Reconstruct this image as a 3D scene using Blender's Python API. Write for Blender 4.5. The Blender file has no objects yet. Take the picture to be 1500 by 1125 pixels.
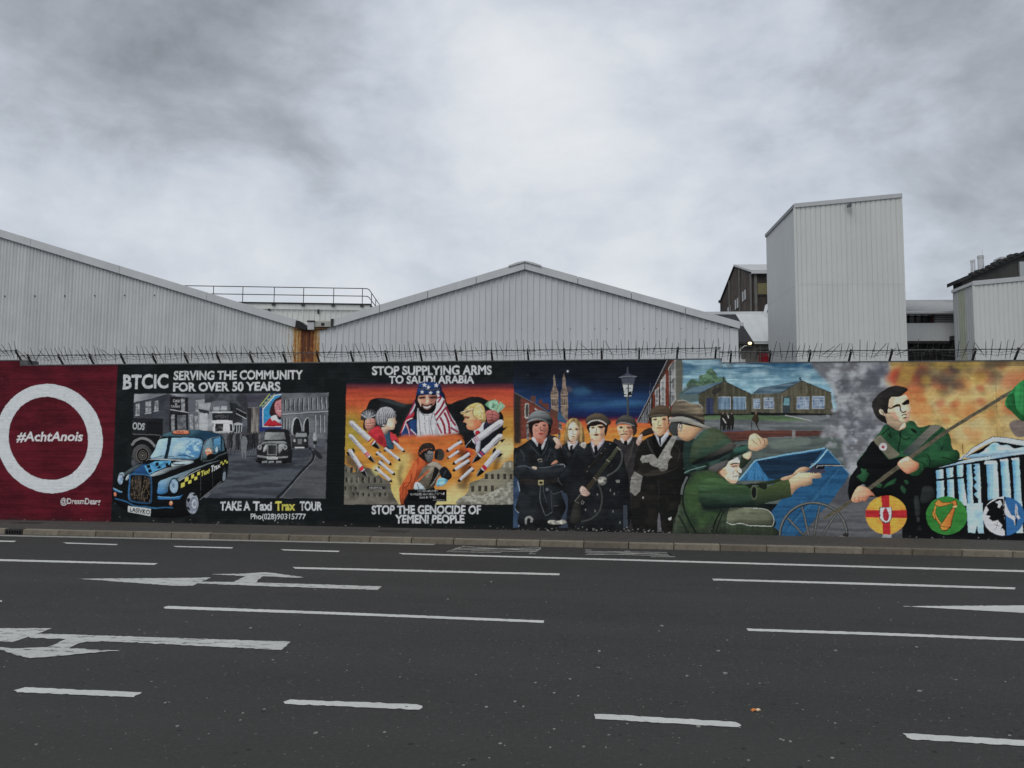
import bpy, bmesh, math, random
import numpy as np
from mathutils import Matrix, Vector

random.seed(7)
RNG = np.random.default_rng(11)
SC = bpy.context.scene
COL = SC.collection
rad = math.radians

# ------------------------------------------------------------------ camera
EYE = np.array([0.0, 0.0, 1.85])
F_PX = 1170.0                       # focal length in pixels of a 1500 px wide frame
PITCH, YAW, ROLL = rad(4.708), rad(-7.956), rad(0.363)


def cam_axes():
    cp, sp, cy, sy = math.cos(PITCH), math.sin(PITCH), math.cos(YAW), math.sin(YAW)
    fwd = np.array([sy * cp, cy * cp, sp])
    right = np.array([cy, -sy, 0.0])
    up = np.cross(right, fwd)
    cr, sr = math.cos(ROLL), math.sin(ROLL)
    return cr * right + sr * up, -sr * right + cr * up, fwd


RIGHT, UP, FWD = cam_axes()
cam_data = bpy.data.cameras.new('camera')
cam = bpy.data.objects.new('camera', cam_data)
COL.objects.link(cam)
cam_data.sensor_fit = 'HORIZONTAL'
cam_data.sensor_width = 36.0
cam_data.lens = F_PX / 1500.0 * 36.0
cam_data.clip_end = 3000.0
m = Matrix.Identity(4)
for i in range(3):
    m[i][0], m[i][1], m[i][2], m[i][3] = RIGHT[i], UP[i], -FWD[i], EYE[i]
cam.matrix_world = m
SC.camera = cam

# ------------------------------------------------------------------ render look
SC.render.engine = 'CYCLES'
SC.view_settings.view_transform = 'Standard'
SC.view_settings.look = 'None'
SC.view_settings.gamma = 1.0
SC.view_settings.exposure = 0.0
SC.view_settings.use_curve_mapping = False

# thicker (+) and thinner (-) parts of the cloud deck: direction, width in degrees, amount
SKY_LOBES = [(150, 30, 12, 0.10), (30, 110, 9, 0.05), (430, 110, 9, 0.08), (1000, -60, 9, 0.05), (745, 115, 4, -0.09), (640, 70, 8, -0.03), (900, 200, 10, -0.07),
             (1150, 90, 7, -0.03), (1470, 250, 9, 0.09), (1450, 60, 8, 0.02), (1320, 200, 4, -0.05), (60, 270, 7, -0.06), (330, 330, 9, -0.06),
             (800, 340, 12, -0.05)]
SKY_GAIN = 0.95
SUN_ELEV, SUN_AZ = rad(52), rad(205)     # high, behind the camera and a little to its left


def ray(px, py):
    d = RIGHT * (px - 750.0) / F_PX - UP * (py - 562.5) / F_PX + FWD
    return d / np.linalg.norm(d)


# ------------------------------------------------------------------ node helpers
class NT:
    def __init__(self, tree):
        self.t = tree
        tree.nodes.clear()

    def n(self, kind, **kw):
        nd = self.t.nodes.new(kind)
        for k, v in kw.items():
            if k.startswith('i_'):
                nd.inputs[k[2:].replace('_', ' ')].default_value = v
            else:
                setattr(nd, k, v)
        return nd

    def l(self, a, b):
        self.t.links.new(a, b)

    def math(self, op, a, b=None, c=None, clamp=False):
        nd = self.t.nodes.new('ShaderNodeMath')
        nd.operation = op
        nd.use_clamp = clamp
        for i, v in enumerate((a, b, c)):
            if v is None:
                continue
            if isinstance(v, (int, float)):
                nd.inputs[i].default_value = v
            else:
                self.l(v, nd.inputs[i])
        return nd.outputs[0]

    def mix(self, fac, a, b, blend='MIX'):
        nd = self.t.nodes.new('ShaderNodeMix')
        nd.data_type = 'RGBA'
        nd.blend_type = blend
        for s, v in ((nd.inputs[0], fac), (nd.inputs[6], a), (nd.inputs[7], b)):
            if isinstance(v, (int, float)):
                s.default_value = v
            elif isinstance(v, tuple):
                s.default_value = v if len(v) == 4 else (*v, 1)
            else:
                self.l(v, s)
        return nd.outputs[2]

    def ramp(self, fac, stops, interp='LINEAR'):
        nd = self.t.nodes.new('ShaderNodeValToRGB')
        nd.color_ramp.interpolation = interp
        els = nd.color_ramp.elements
        while len(els) < len(stops):
            els.new(0.5)
        for e, (p, c) in zip(els, stops):
            e.position = p
            e.color = (c, c, c, 1) if isinstance(c, (int, float)) else (*c, 1)
        self.l(fac, nd.inputs[0])
        return nd.outputs[0]

    def noise(self, vec, scale, detail=4.0, rough=0.55, dist=0.0, out=0):
        nd = self.n('ShaderNodeTexNoise')
        nd.inputs['Scale'].default_value = scale
        nd.inputs['Detail'].default_value = detail
        nd.inputs['Roughness'].default_value = rough
        nd.inputs['Distortion'].default_value = dist
        if vec is not None:
            self.l(vec, nd.inputs['Vector'])
        return nd.outputs[out]


# ------------------------------------------------------------------ world: overcast sky
world = bpy.data.worlds.new('World')
SC.world = world
world.use_nodes = True
W = NT(world.node_tree)
tc = W.n('ShaderNodeTexCoord')
sky = W.n('ShaderNodeTexSky', sky_type='NISHITA', sun_disc=False)
sky.sun_elevation = SUN_ELEV
sky.sun_rotation = SUN_AZ
sky.air_density = 1.5
sky.dust_density = 3.0
sep = W.n('ShaderNodeSeparateXYZ')
W.l(tc.outputs['Generated'], sep.inputs[0])
# billowing overcast: noise by direction, a little flattened
comb = W.n('ShaderNodeVectorMath', operation='MULTIPLY')
W.l(tc.outputs['Generated'], comb.inputs[0])
comb.inputs[1].default_value = (1.0, 1.0, 1.75)
mp = W.n('ShaderNodeMapping')
mp.inputs['Location'].default_value = (2.3, 5.7, 0.4)
W.l(comb.outputs[0], mp.inputs[0])
n_big = W.noise(mp.outputs[0], 2.1, 6.0, 0.50, 0.15)
n_mid = W.noise(mp.outputs[0], 4.6, 10.0, 0.58, 0.25)
n_fin = W.noise(mp.outputs[0], 13.0, 6.0, 0.6, 0.3)
dens = W.math('ADD', W.math('MULTIPLY', n_big, 0.42), W.math('MULTIPLY', n_mid, 0.46))
dens = W.math('ADD', dens, W.math('MULTIPLY', n_fin, 0.12))
dens = W.math('ADD', dens, 0.018)


def lobe(px, py, width, amp):
    """a broad thicker (amp > 0) or thinner (amp < 0) part of the cloud deck, by direction"""
    d = ray(px, py)
    nd = W.n('ShaderNodeVectorMath', operation='DOT_PRODUCT')
    W.l(tc.outputs['Generated'], nd.inputs[0])
    nd.inputs[1].default_value = d
    e = W.math('MULTIPLY', W.math('SUBTRACT', nd.outputs['Value'], 1.0), 1.0 / (1 - math.cos(rad(width))))
    return W.math('MULTIPLY', W.math('POWER', 2.718, e), amp)


for a in SKY_LOBES:
    dens = W.math('ADD', dens, lobe(*a))
grey = W.ramp(dens, [(0.30, (0.86, 0.89, 0.92)), (0.41, (0.76, 0.795, 0.85)), (0.52, (0.60, 0.65, 0.73)),
                     (0.62, (0.42, 0.455, 0.51)), (0.76, (0.22, 0.235, 0.26))])
scl = W.n('ShaderNodeVectorMath', operation='SCALE')
scl.inputs['Scale'].default_value = SKY_GAIN / 0.1
W.l(grey, scl.inputs[0])
skc = W.mix(0.93, sky.outputs[0], scl.outputs[0])
bg = W.n('ShaderNodeBackground')
bg.inputs['Strength'].default_value = 0.1
W.l(skc, bg.inputs['Color'])
wo = W.n('ShaderNodeOutputWorld')
W.l(bg.outputs[0], wo.inputs['Surface'])

sun_data = bpy.data.lights.new('sun', 'SUN')
sun_data.energy = 1.2
sun_data.angle = rad(40)
sun_data.color = (1.0, 0.97, 0.93)
sun = bpy.data.objects.new('sun', sun_data)
COL.objects.link(sun)
# the sun shines from azimuth SUN_AZ, measured clockwise from +Y as in the sky node
sd = Vector((math.sin(SUN_AZ) * math.cos(SUN_ELEV), math.cos(SUN_AZ) * math.cos(SUN_ELEV), math.sin(SUN_ELEV)))
sun.rotation_euler = sd.to_track_quat('Z', 'Y').to_euler()
sun.location = (0, -20, 40)
# ------------------------------------------------------------------ object helpers
def obj(name, me, mat=None, parent=None, kind=None, label=None, cat=None, group=None):
    o = bpy.data.objects.new(name, me)
    COL.objects.link(o)
    if mat is not None and me is not None and not me.materials:
        me.materials.append(mat)
    if parent is not None:
        o.parent = parent
    tag(o, label, cat, group, kind)
    return o


def tag(o, label=None, cat=None, group=None, kind=None):
    for k, v in (('label', label), ('category', cat), ('group', group), ('kind', kind)):
        if v:
            o[k] = v
    return o


def empty(name, loc=(0, 0, 0), rz=0.0, **kw):
    o = bpy.data.objects.new(name, None)
    COL.objects.link(o)
    o.location = loc
    o.rotation_euler = (0, 0, rz)
    o.empty_display_size = 0.3
    return tag(o, **kw)


class MB:
    """collects polygons for one mesh"""

    def __init__(self):
        self.v, self.f = [], []

    def poly(self, pts):
        n = len(self.v)
        self.v += [tuple(map(float, p)) for p in pts]
        self.f.append(list(range(n, n + len(pts))))
        return self

    def box(self, x0, y0, z0, x1, y1, z1):
        n = len(self.v)
        self.v += [(x0, y0, z0), (x1, y0, z0), (x1, y1, z0), (x0, y1, z0), (x0, y0, z1), (x1, y0, z1), (x1, y1, z1), (x0, y1, z1)]
        self.f += [[n + i for i in q] for q in ((3, 2, 1, 0), (4, 5, 6, 7), (0, 1, 5, 4), (1, 2, 6, 5), (2, 3, 7, 6), (3, 0, 4, 7))]
        return self

    def prism(self, pts, off):
        """closed solid: polygon pts (3-d) pushed by off"""
        n, k = len(self.v), len(pts)
        off = np.array(off, float)
        a = [np.array(p, float) for p in pts]
        self.v += [tuple(p) for p in a] + [tuple(p + off) for p in a]
        self.f.append(list(range(n, n + k)))
        self.f.append(list(range(n + 2 * k - 1, n + k - 1, -1)))
        for i in range(k):
            j = (i + 1) % k
            self.f.append([n + i, n + k + i, n + k + j, n + j])
        return self

    def tube(self, pts, r, seg=6, caps=True):
        P_ = [np.array(p, float) for p in pts]
        rr = r if isinstance(r, (list, tuple)) else [r] * len(P_)
        n0 = len(self.v)
        for i, p in enumerate(P_):
            d = P_[min(i + 1, len(P_) - 1)] - P_[max(i - 1, 0)]
            d = d / np.linalg.norm(d)
            u = np.cross(d, [0, 0, 1.0])
            if np.linalg.norm(u) < 1e-3:
                u = np.array([1.0, 0, 0])
            u /= np.linalg.norm(u)
            w = np.cross(d, u)
            for k in range(seg):
                a = 2 * math.pi * k / seg
                self.v.append(tuple(p + rr[i] * (math.cos(a) * u + math.sin(a) * w)))
        for i in range(len(P_) - 1):
            for k in range(seg):
                a, b = n0 + i * seg + k, n0 + i * seg + (k + 1) % seg
                self.f.append([a, b, b + seg, a + seg])
        if caps:
            self.f.append([n0 + k for k in range(seg)][::-1])
            self.f.append([n0 + (len(P_) - 1) * seg + k for k in range(seg)])
        return self

    def mesh(self, name, bevel=0.0, fix=True):
        me = bpy.data.meshes.new(name)
        me.from_pydata(self.v, [], self.f)
        if bevel or fix:
            bm = bmesh.new()
            bm.from_mesh(me)
            if fix:
                bmesh.ops.recalc_face_normals(bm, faces=bm.faces)
            if bevel:
                bmesh.ops.bevel(bm, geom=bm.edges[:], offset=bevel, segments=2, affect='EDGES', profile=0.6)
            bm.to_mesh(me)
            bm.free()
        me.update()
        return me

    def build(self, name, mat, parent=None, bevel=0.0, fix=True, **kw):
        return obj(name, self.mesh(name, bevel, fix), mat, parent, **kw)


# ------------------------------------------------------------------ materials
MATS = {}


def material(name, col, rough=0.7, var=0.12, scale=3.0, bump=0.0, bscale=60.0, metal=0.0, streak=0.0, dirt=None, spec=0.35, coord='Object', obj_var=0.0):
    """painted or mineral surface: colour with uneven patches, optional vertical streaks and grime"""
    if name in MATS:
        return MATS[name]
    ma = bpy.data.materials.new(name)
    ma.use_nodes = True
    N = NT(ma.node_tree)
    out = N.n('ShaderNodeOutputMaterial')
    b = N.n('ShaderNodeBsdfPrincipled')
    N.l(b.outputs[0], out.inputs[0])
    b.inputs['Roughness'].default_value = rough
    b.inputs['Metallic'].default_value = metal
    b.inputs['Specular IOR Level'].default_value = spec
    t = N.n('ShaderNodeTexCoord')
    vec = t.outputs[coord]
    c = (*col, 1)
    f = N.noise(vec, scale, 5.0, 0.6)
    lo = tuple(x * (1 - var) for x in col)
    hi = tuple(min(x * (1 + var), 1) for x in col)
    base = N.mix(N.ramp(f, [(0.3, 0.0), (0.7, 1.0)]), lo, hi)
    if streak:
        mpn = N.n('ShaderNodeMapping')
        mpn.inputs['Scale'].default_value = (1, 1, 0.04)
        N.l(vec, mpn.inputs[0])
        g = N.noise(mpn.outputs[0], 7.0, 5.0, 0.65)
        base = N.mix(N.ramp(g, [(0.42, 0.0), (0.75, streak)]), base, dirt or tuple(x * 0.55 for x in col))
    elif dirt:
        g = N.noise(vec, scale * 2.7, 6.0, 0.7)
        base = N.mix(N.ramp(g, [(0.5, 0.0), (0.72, 0.6)]), base, dirt)
    if obj_var:
        oi = N.n('ShaderNodeObjectInfo')
        k = N.math('ADD', N.math('MULTIPLY', oi.outputs['Random'], 2 * obj_var), 1 - obj_var)
        hv = N.n('ShaderNodeVectorMath', operation='SCALE')
        N.l(base, hv.inputs[0])
        N.l(k, hv.inputs['Scale'])
        base = hv.outputs[0]
    N.l(base, b.inputs['Base Color'])
    if bump:
        bp = N.n('ShaderNodeBump')
        bp.inputs['Strength'].default_value = bump
        bp.inputs['Distance'].default_value = 0.01
        N.l(N.noise(vec, bscale, 4.0, 0.6), bp.inputs['Height'])
        N.l(bp.outputs[0], b.inputs['Normal'])
    MATS[name] = ma
    return ma


# ------------------------------------------------------------------ from a picture point to a place
def on_z(px, py, z=0.0):
    d = ray(px, py)
    t = (z - EYE[2]) / d[2]
    p = EYE + d * t
    return np.array([p[0], p[1], z])


class Plane:
    """an upright plane through point p whose horizontal direction makes the angle ang with the street"""

    def __init__(self, y_at, px, py, ang):
        d = ray(px, py)
        self.o = EYE + d * (y_at / d[1])
        self.u = np.array([math.cos(ang), math.sin(ang), 0])
        self.n = np.array([-math.sin(ang), math.cos(ang), 0])
        self.ang = ang
        self.o = np.array([self.o[0], self.o[1], 0.0])

    def uz(self, px, py, depth=0.0):
        d = ray(px, py)
        o = self.o + self.n * depth
        t = ((o - EYE) @ self.n) / (d @ self.n)
        p = EYE + d * t
        return float((p - self.o) @ self.u), float(p[2])


KERB = 0.11
WALL_Y = float((EYE + ray(750, 776.5) * ((KERB - EYE[2]) / ray(750, 776.5)[2]))[1])


def on_wall(px, py, y=None):
    d = ray(px, py)
    p = EYE + d * ((WALL_Y if y is None else y) / d[1])
    return float(p[0]), float(p[2])


def wall_to_px(x, z, y=None):
    y = WALL_Y if y is None else y
    rx, ry, rz = x - EYE[0], y - EYE[1], z - EYE[2]
    a = RIGHT[0] * rx + RIGHT[1] * ry + RIGHT[2] * rz
    b = UP[0] * rx + UP[1] * ry + UP[2] * rz
    c = FWD[0] * rx + FWD[1] * ry + FWD[2] * rz
    return 750 + F_PX * a / c, 562.5 - F_PX * b / c
# ------------------------------------------------------------------ mural painter
# The murals are painted into one canvas (design units), then read back by the vertices of the brickwork.
CX0, CY0, CX1, CY1, CS = -130, 500, 1630, 830, 3
CWID, CHEI = (CX1 - CX0) * CS, (CY1 - CY0) * CS
CANV = np.zeros((CHEI, CWID, 3), np.float32)


def s2l(c):
    c = np.asarray(c, np.float32) / 255.0
    return np.where(c <= 0.04045, c / 12.92, ((c + 0.055) / 1.055) ** 2.4).astype(np.float32)


def vnoise(h, w, sy, sx, oct=4, rough=0.55):
    out = np.zeros((h, w), np.float32)
    amp, tot = 1.0, 0.0
    for _ in range(oct):
        gy, gx = int(h / sy) + 3, int(w / sx) + 3
        g = RNG.random((gy, gx)).astype(np.float32)
        yy = np.arange(h, dtype=np.float32) / sy
        xx = np.arange(w, dtype=np.float32) / sx
        y0, x0 = yy.astype(int), xx.astype(int)
        fy, fx = yy - y0, xx - x0
        fy, fx = (fy * fy * (3 - 2 * fy))[:, None], (fx * fx * (3 - 2 * fx))[None, :]
        a, b = g[y0][:, x0], g[y0][:, x0 + 1]
        c, d = g[y0 + 1][:, x0], g[y0 + 1][:, x0 + 1]
        out += amp * ((a * (1 - fx) + b * fx) * (1 - fy) + (c * (1 - fx) + d * fx) * fy)
        tot += amp
        amp *= rough
        sy, sx = max(sy / 2, 1.01), max(sx / 2, 1.01)
    out /= tot
    return out


NZ = {'fine': vnoise(CHEI, CWID, 9, 12, 3), 'mid': vnoise(CHEI, CWID, 36, 44, 4, 0.5), 'big': vnoise(CHEI, CWID, 100, 130, 5, 0.6),
      'hor': vnoise(CHEI, CWID, 12, 120, 4), 'ver': vnoise(CHEI, CWID, 100, 8, 3)}
for k in NZ:
    a = NZ[k]
    NZ[k] = np.clip((a - a.mean()) / (a.std() * 3.2) + 0.5, 0, 1)

_v = (0.0, 0.0, 1.0)
VIEWS = dict(Z1=(0, 510, 4.0176), Z2=(160, 520, 4.2857), Z3=(490, 515, 4.168), Z4=(740, 515, 4.089), Z5=(970, 515, 3.9467),
             Z6=(1200, 515, 3.88), A1=(160, 620, 7.761), A2=(185, 570, 9.373), A3=(300, 565, 7.895), A4=(500, 580, 10.231),
             A5=(580, 550, 11.842), A6=(630, 570, 9.377), A7=(500, 640, 10.715), A8=(580, 640, 8.333), B1=(750, 590, 11.25),
             B2=(750, 680, 11.255), B3=(820, 595, 10.717), B4=(825, 680, 10.717), B5=(900, 585, 9.783), B6=(920, 680, 10.71),
             B7=(750, 525, 10.0), B8=(880, 520, 11.246), C1=(970, 580, 9.371), C2=(980, 680, 9.375), C3=(1080, 630, 7.033),
             C4=(990, 520, 6.25), C5=(1230, 550, 7.895), C6=(1230, 660, 7.895), C7=(1360, 630, 6.821), C8=(1200, 520, 5.0),
             PX=(0, 0, 1.0))


def V(k):
    """choose the drawing sheet whose coordinates the next shapes use"""
    global _v
    _v = VIEWS[k]


def pts_of(s):
    if isinstance(s, str):
        s = [tuple(map(float, p.split(','))) for p in s.split()]
    a = np.array(s, np.float64)
    return np.stack([_v[0] + a[:, 0] / _v[2], _v[1] + a[:, 1] / _v[2]], 1)


def to_c(p):
    return (p - [CX0, CY0]) * CS


def catmull(p, closed=True, n=6):
    k = len(p)
    if k < 3:
        return p
    out = []
    t = np.linspace(0, 1, n, endpoint=False)[:, None]
    for i in range(k if closed else k - 1):
        if closed:
            a, b, c, d = p[i - 1], p[i], p[(i + 1) % k], p[(i + 2) % k]
        else:
            a, b, c, d = p[max(i - 1, 0)], p[i], p[i + 1], p[min(i + 2, k - 1)]
        out.append(0.5 * (2 * b + (c - a) * t + (2 * a - 5 * b + 4 * c - d) * t ** 2 + (3 * b - a - 3 * c + d) * t ** 3))
    out = np.concatenate(out)
    return out if closed else np.vstack([out, p[-1:]])


def flip_mask(e, pad=0):
    """even-odd fill of edges (n,4) in canvas pixels -> (mask, x0, y0)"""
    x0 = int(max(np.floor(min(e[:, 0].min(), e[:, 2].min())) - pad, 0))
    x1 = int(min(np.ceil(max(e[:, 0].max(), e[:, 2].max())) + pad + 1, CWID))
    y0 = int(max(np.floor(min(e[:, 1].min(), e[:, 3].min())) - pad, 0))
    y1 = int(min(np.ceil(max(e[:, 1].max(), e[:, 3].max())) + pad + 1, CHEI))
    if x1 <= x0 or y1 <= y0:
        return None, 0, 0
    w, h = x1 - x0, y1 - y0
    fl = np.zeros((h, w + 1), np.uint8)
    for ax, ay, bx, by in e:
        if ay == by:
            continue
        if ay > by:
            ax, ay, bx, by = bx, by, ax, ay
        r0, r1 = max(int(np.ceil(ay - 0.5)), y0), min(int(np.ceil(by - 0.5)), y1)
        if r1 <= r0:
            continue
        r = np.arange(r0, r1)
        x = ax + (r + 0.5 - ay) * (bx - ax) / (by - ay)
        c = np.clip(np.ceil(x - 0.5).astype(int) - x0, 0, w)
        fl[r - y0, c] ^= 1
    return (np.cumsum(fl[:, :w], 1) & 1).astype(np.float32), x0, y0


def blur(m, r):
    r = int(round(r))
    if r < 1:
        return m
    for _ in range(2):
        for ax in (0, 1):
            pad = [(0, 0), (0, 0)]
            pad[ax] = (r + 1, r)
            c = np.cumsum(np.pad(m, pad, mode='edge'), ax)
            n = m.shape[ax]
            hi = np.take(c, np.arange(2 * r + 1, 2 * r + 1 + n), ax)
            lo = np.take(c, np.arange(0, n), ax)
            m = (hi - lo) / (2 * r + 1)
    return m


def put(mask, x0, y0, col, a=1.0, grad=None, mix=None, nz=None, fac=None):
    h, w = mask.shape
    reg = CANV[y0:y0 + h, x0:x0 + w]
    c = s2l(col)
    if grad is not None:
        g0, g1 = to_c(pts_of([grad[0:2]]))[0], to_c(pts_of([grad[2:4]]))[0]
        d = g1 - g0
        yy, xx = np.mgrid[y0:y0 + h, x0:x0 + w]
        t = np.clip(((xx - g0[0]) * d[0] + (yy - g0[1]) * d[1]) / (d @ d), 0, 1)[..., None].astype(np.float32)
        c = c * (1 - t) + s2l(grad[4]) * t
    if mix is not None:              # (colour2, field, contrast, bias)
        f = NZ[mix[1]][y0:y0 + h, x0:x0 + w]
        t = np.clip((f - 0.5) * mix[2] * 0.62 + mix[3], 0, 1)[..., None]
        c = c * (1 - t) + s2l(mix[0]) * t
    if nz is not None:
        f = NZ[nz[0]][y0:y0 + h, x0:x0 + w]
        c = c * (1 + (f - 0.5)[..., None] * nz[1] * 2)
    if fac is not None:
        c = c * fac[..., None]
    k = (mask * a)[..., None]
    reg *= (1 - k)
    reg += k * np.clip(c, 0, 1.5)


def edges_of(p):
    q = np.roll(p, -1, 0)
    return np.concatenate([p, q], 1)


def P(s, col, sm=1, soft=0, a=1.0, sh=None, **kw):
    p = to_c(pts_of(s))
    if sm:
        p = catmull(p)
    r = soft * CS
    mk, x0, y0 = flip_mask(edges_of(p), int(r * 2.2) + 1 if r else 0)
    if mk is None:
        return
    if sh is None:
        sh = 1.0 if (sm and not soft and a == 1.0) else 0.0
    md = min(mk.shape)
    if sh and md > 14:
        # painted modelling: rounder and darker towards the lower right of a form
        rr = max(2, min(md * 0.16, 22))
        pd = int(rr * 2) + 2
        inn = blur(np.pad(mk, pd), rr)
        gy, gx = np.gradient(inn)
        hl = ((gx + gy) * rr)[pd:-pd, pd:-pd]
        inn = inn[pd:-pd, pd:-pd]
        kw['fac'] = 1 + sh * (0.50 * hl - 0.62 * (1 - inn) + 0.14 + 0.12 * (NZ['hor'][y0:y0 + mk.shape[0], x0:x0 + mk.shape[1]] - 0.5))
    put(blur(mk, r) if r else mk, x0, y0, col, a, **kw)


def Q(s, col, **kw):
    P(s, col, sm=0, **kw)


def R(x0, y0, x1, y1, col, **kw):
    Q([(x0, y0), (x1, y0), (x1, y1), (x0, y1)], col, **kw)


def E(cx, cy, rx, ry, col, rot=0, **kw):
    t = np.linspace(0, 2 * math.pi, 40, endpoint=False)
    x, y = rx * np.cos(t), ry * np.sin(t)
    c, s = math.cos(rot), math.sin(rot)
    Q(np.stack([cx + x * c - y * s, cy + x * s + y * c], 1), col, **kw)


def L(s, w, col, sm=1, a=1.0, taper=0, **kw):
    """stroke; w in design units"""
    p = to_c(pts_of(s))
    if sm and len(p) > 2:
        p = catmull(p, False)
    d = np.gradient(p, axis=0)
    n = np.stack([-d[:, 1], d[:, 0]], 1) / (np.linalg.norm(d, axis=1)[:, None] + 1e-9)
    hw = np.full(len(p), w * CS / 2)
    if taper:
        hw *= np.clip(np.sin(np.linspace(0.12, math.pi - 0.12, len(p))) * 1.3, 0.15, 1)
    hw = hw[:, None]
    ring = np.vstack([p + n * hw, (p - n * hw)[::-1]])
    mk, x0, y0 = flip_mask(edges_of(ring))
    if mk is None:
        return
    put(mk, x0, y0, col, a, **kw)


def BL(s, n, col, r0, r1, a=0.6, **kw):
    """n random soft dabs inside the box s = (x0,y0,x1,y1)"""
    for _ in range(n):
        x, y = RNG.uniform(s[0], s[2]), RNG.uniform(s[1], s[3])
        r = RNG.uniform(r0, r1)
        E(x, y, r * RNG.uniform(1, 1.8), r, col, rot=RNG.uniform(-.5, .5), a=a, soft=r / _v[2] * 0.35, **kw)


def T(txt, quad, col, bold=0.02, shear=0.0, gap=1.0, a=1.0):
    """lettering: quad = left-bottom, right-bottom, right-top, left-top of the capitals, on the current sheet"""
    cu = bpy.data.curves.new('txt', 'FONT')
    cu.body = txt
    cu.offset = bold
    cu.shear = shear
    cu.space_character = gap
    cu.resolution_u = 4
    ob = bpy.data.objects.new('txt', cu)
    me = ob.to_mesh()
    n = len(me.vertices)
    co = np.empty(n * 3, np.float32)
    me.vertices.foreach_get('co', co)
    co = co.reshape(-1, 3)[:, :2]
    cnt = {}
    for pl in me.polygons:
        for e in pl.edge_keys:
            cnt[e] = cnt.get(e, 0) + 1
    ed = np.array([e for e, c in cnt.items() if c == 1])
    ob.to_mesh_clear()
    bpy.data.objects.remove(ob)
    bpy.data.curves.remove(cu)
    x0, x1 = co[:, 0].min(), co[:, 0].max()
    cap = 0.69 if any(ch.isupper() or ch.isdigit() for ch in txt) else co[:, 1].max()
    u = ((co[:, 0] - x0) / (x1 - x0))[:, None]
    v = (co[:, 1] / cap)[:, None]
    q = to_c(pts_of(quad))
    p = (q[0] * (1 - u) + q[1] * u) * (1 - v) + (q[3] * (1 - u) + q[2] * u) * v
    e = np.concatenate([p[ed[:, 0]], p[ed[:, 1]]], 1)
    mk, bx, by = flip_mask(e)
    put(mk, bx, by, col, a, nz=('fine', 0.1))


def TB(txt, x0, y0, x1, y1, col, dy=0.0, **kw):
    """lettering in a box, right side raised by dy"""
    T(txt, [(x0, y1), (x1, y1 - dy), (x1, y0 - dy), (x0, y0)], col, **kw)


def star(x, y, r, col, rot=0.0):
    t = np.arange(10) * math.pi / 5 - math.pi / 2 + rot
    rr = np.where(np.arange(10) % 2 == 0, r, r * 0.42)
    Q(np.stack([x + rr * np.cos(t), y + rr * np.sin(t)], 1), col)


def missile(x0, y0, x1, y1, w, nose=0.17, band=None, fins=1):
    a, b = np.array([x0, y0], float), np.array([x1, y1], float)
    d = b - a
    ln = np.linalg.norm(d)
    d /= ln
    n = np.array([-d[1], d[0]])
    if n[1] < 0:
        n = -n

    def at(t, s):
        return tuple(a + d * ln * t + n * w * s)
    if fins:
        for s in (-1, 1):
            Q([at(0.03, .4 * s), at(-.02, .95 * s), at(.1, .95 * s), at(.2, .45 * s)], (22, 22, 24))
    body = [at(.02, -.5), at(1 - nose, -.5), at(1 - nose, .5), at(.02, .5), at(-.03, .25), at(-.04, 0), at(-.03, -.25)]
    Q(body, (188, 187, 190), grad=(*at(.5, -.1), *at(.5, .6), (108, 104, 114)))
    Q([at(0.02, -.42), at(.8, -.42), at(.8, -.05), at(0.02, -.05)], (198, 198, 199), a=.8)
    if w > 50:
        L([at(.05, .12), at(.28, .12)], .7, (60, 60, 66), sm=0)
    P([at(1 - nose, -.5), at(1 - nose * .45, -.36), at(1, 0), at(1 - nose * .45, .36), at(1 - nose, .5), at(1 - nose, 0)], (18, 18, 20))
    if w > 50:
        L([at(1 - nose * .95, -.38), at(1 - nose * .45, -.27), at(.99, -.02)], .7, (150, 150, 155))
    if band:
        t = 1 - nose - .15
        for (p, q, c) in band:
            Q([at(t + .11 * p, -.5), at(t + .11 * q, -.5), at(t + .11 * q, .5), at(t + .11 * p, .5)], c)


def face_marks(eyes, brow, nose, mouth, ink=(45, 35, 32), lip=(120, 60, 55), w=1.0):
    for e in eyes:
        E(e[0], e[1] - 4, 36, 22, (96, 62, 50), a=.42, soft=.55)
    mx = [tuple(map(float, p.split(','))) for p in mouth.split()]
    nx = [tuple(map(float, p.split(','))) for p in nose.split()]
    E(mx[1][0], mx[1][1] + 26, 30, 9, (110, 72, 58), a=.4, soft=.5)
    E(nx[-1][0], nx[-1][1] + 8, 22, 8, (110, 72, 58), a=.4, soft=.4)
    E(nx[0][0] - 8, (nx[0][1] + nx[-1][1]) / 2, 7, 30, (228, 198, 170), a=.35, soft=.4)
    cx, cy = (eyes[0][0] + eyes[1][0]) / 2, (eyes[0][1] + mx[1][1]) / 2
    E(cx + 72, cy + 10, 26, 80, (96, 58, 42), a=.38, soft=1.0)
    E(cx - 78, cy + 30, 14, 60, (110, 70, 54), a=.3, soft=.8)
    for e in eyes:
        E(e[0], e[1] + 4, 17, 8, (186, 176, 166), a=.8)
        E(e[0], e[1] + 4, 8, 8, (44, 40, 40), a=.9)
        L([(e[0] - 26, e[1] + 3), (e[0], e[1] - 4), (e[0] + 26, e[1] + 3)], 1.3 * w, ink, taper=1)
    for b in brow:
        L(b, 1.2 * w, ink, taper=1)
    L(nose, 1.0 * w, ink, a=.7)
    L(mouth, 1.3 * w, lip, taper=1)
BLK = (22, 26, 28)
WHT = (176, 178, 178)


def paint_wall_base():
    V('PX')
    R(CX0, CY0, CX1, CY1, BLK, mix=((30, 34, 36), 'mid', 2.2, .35))


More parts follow.
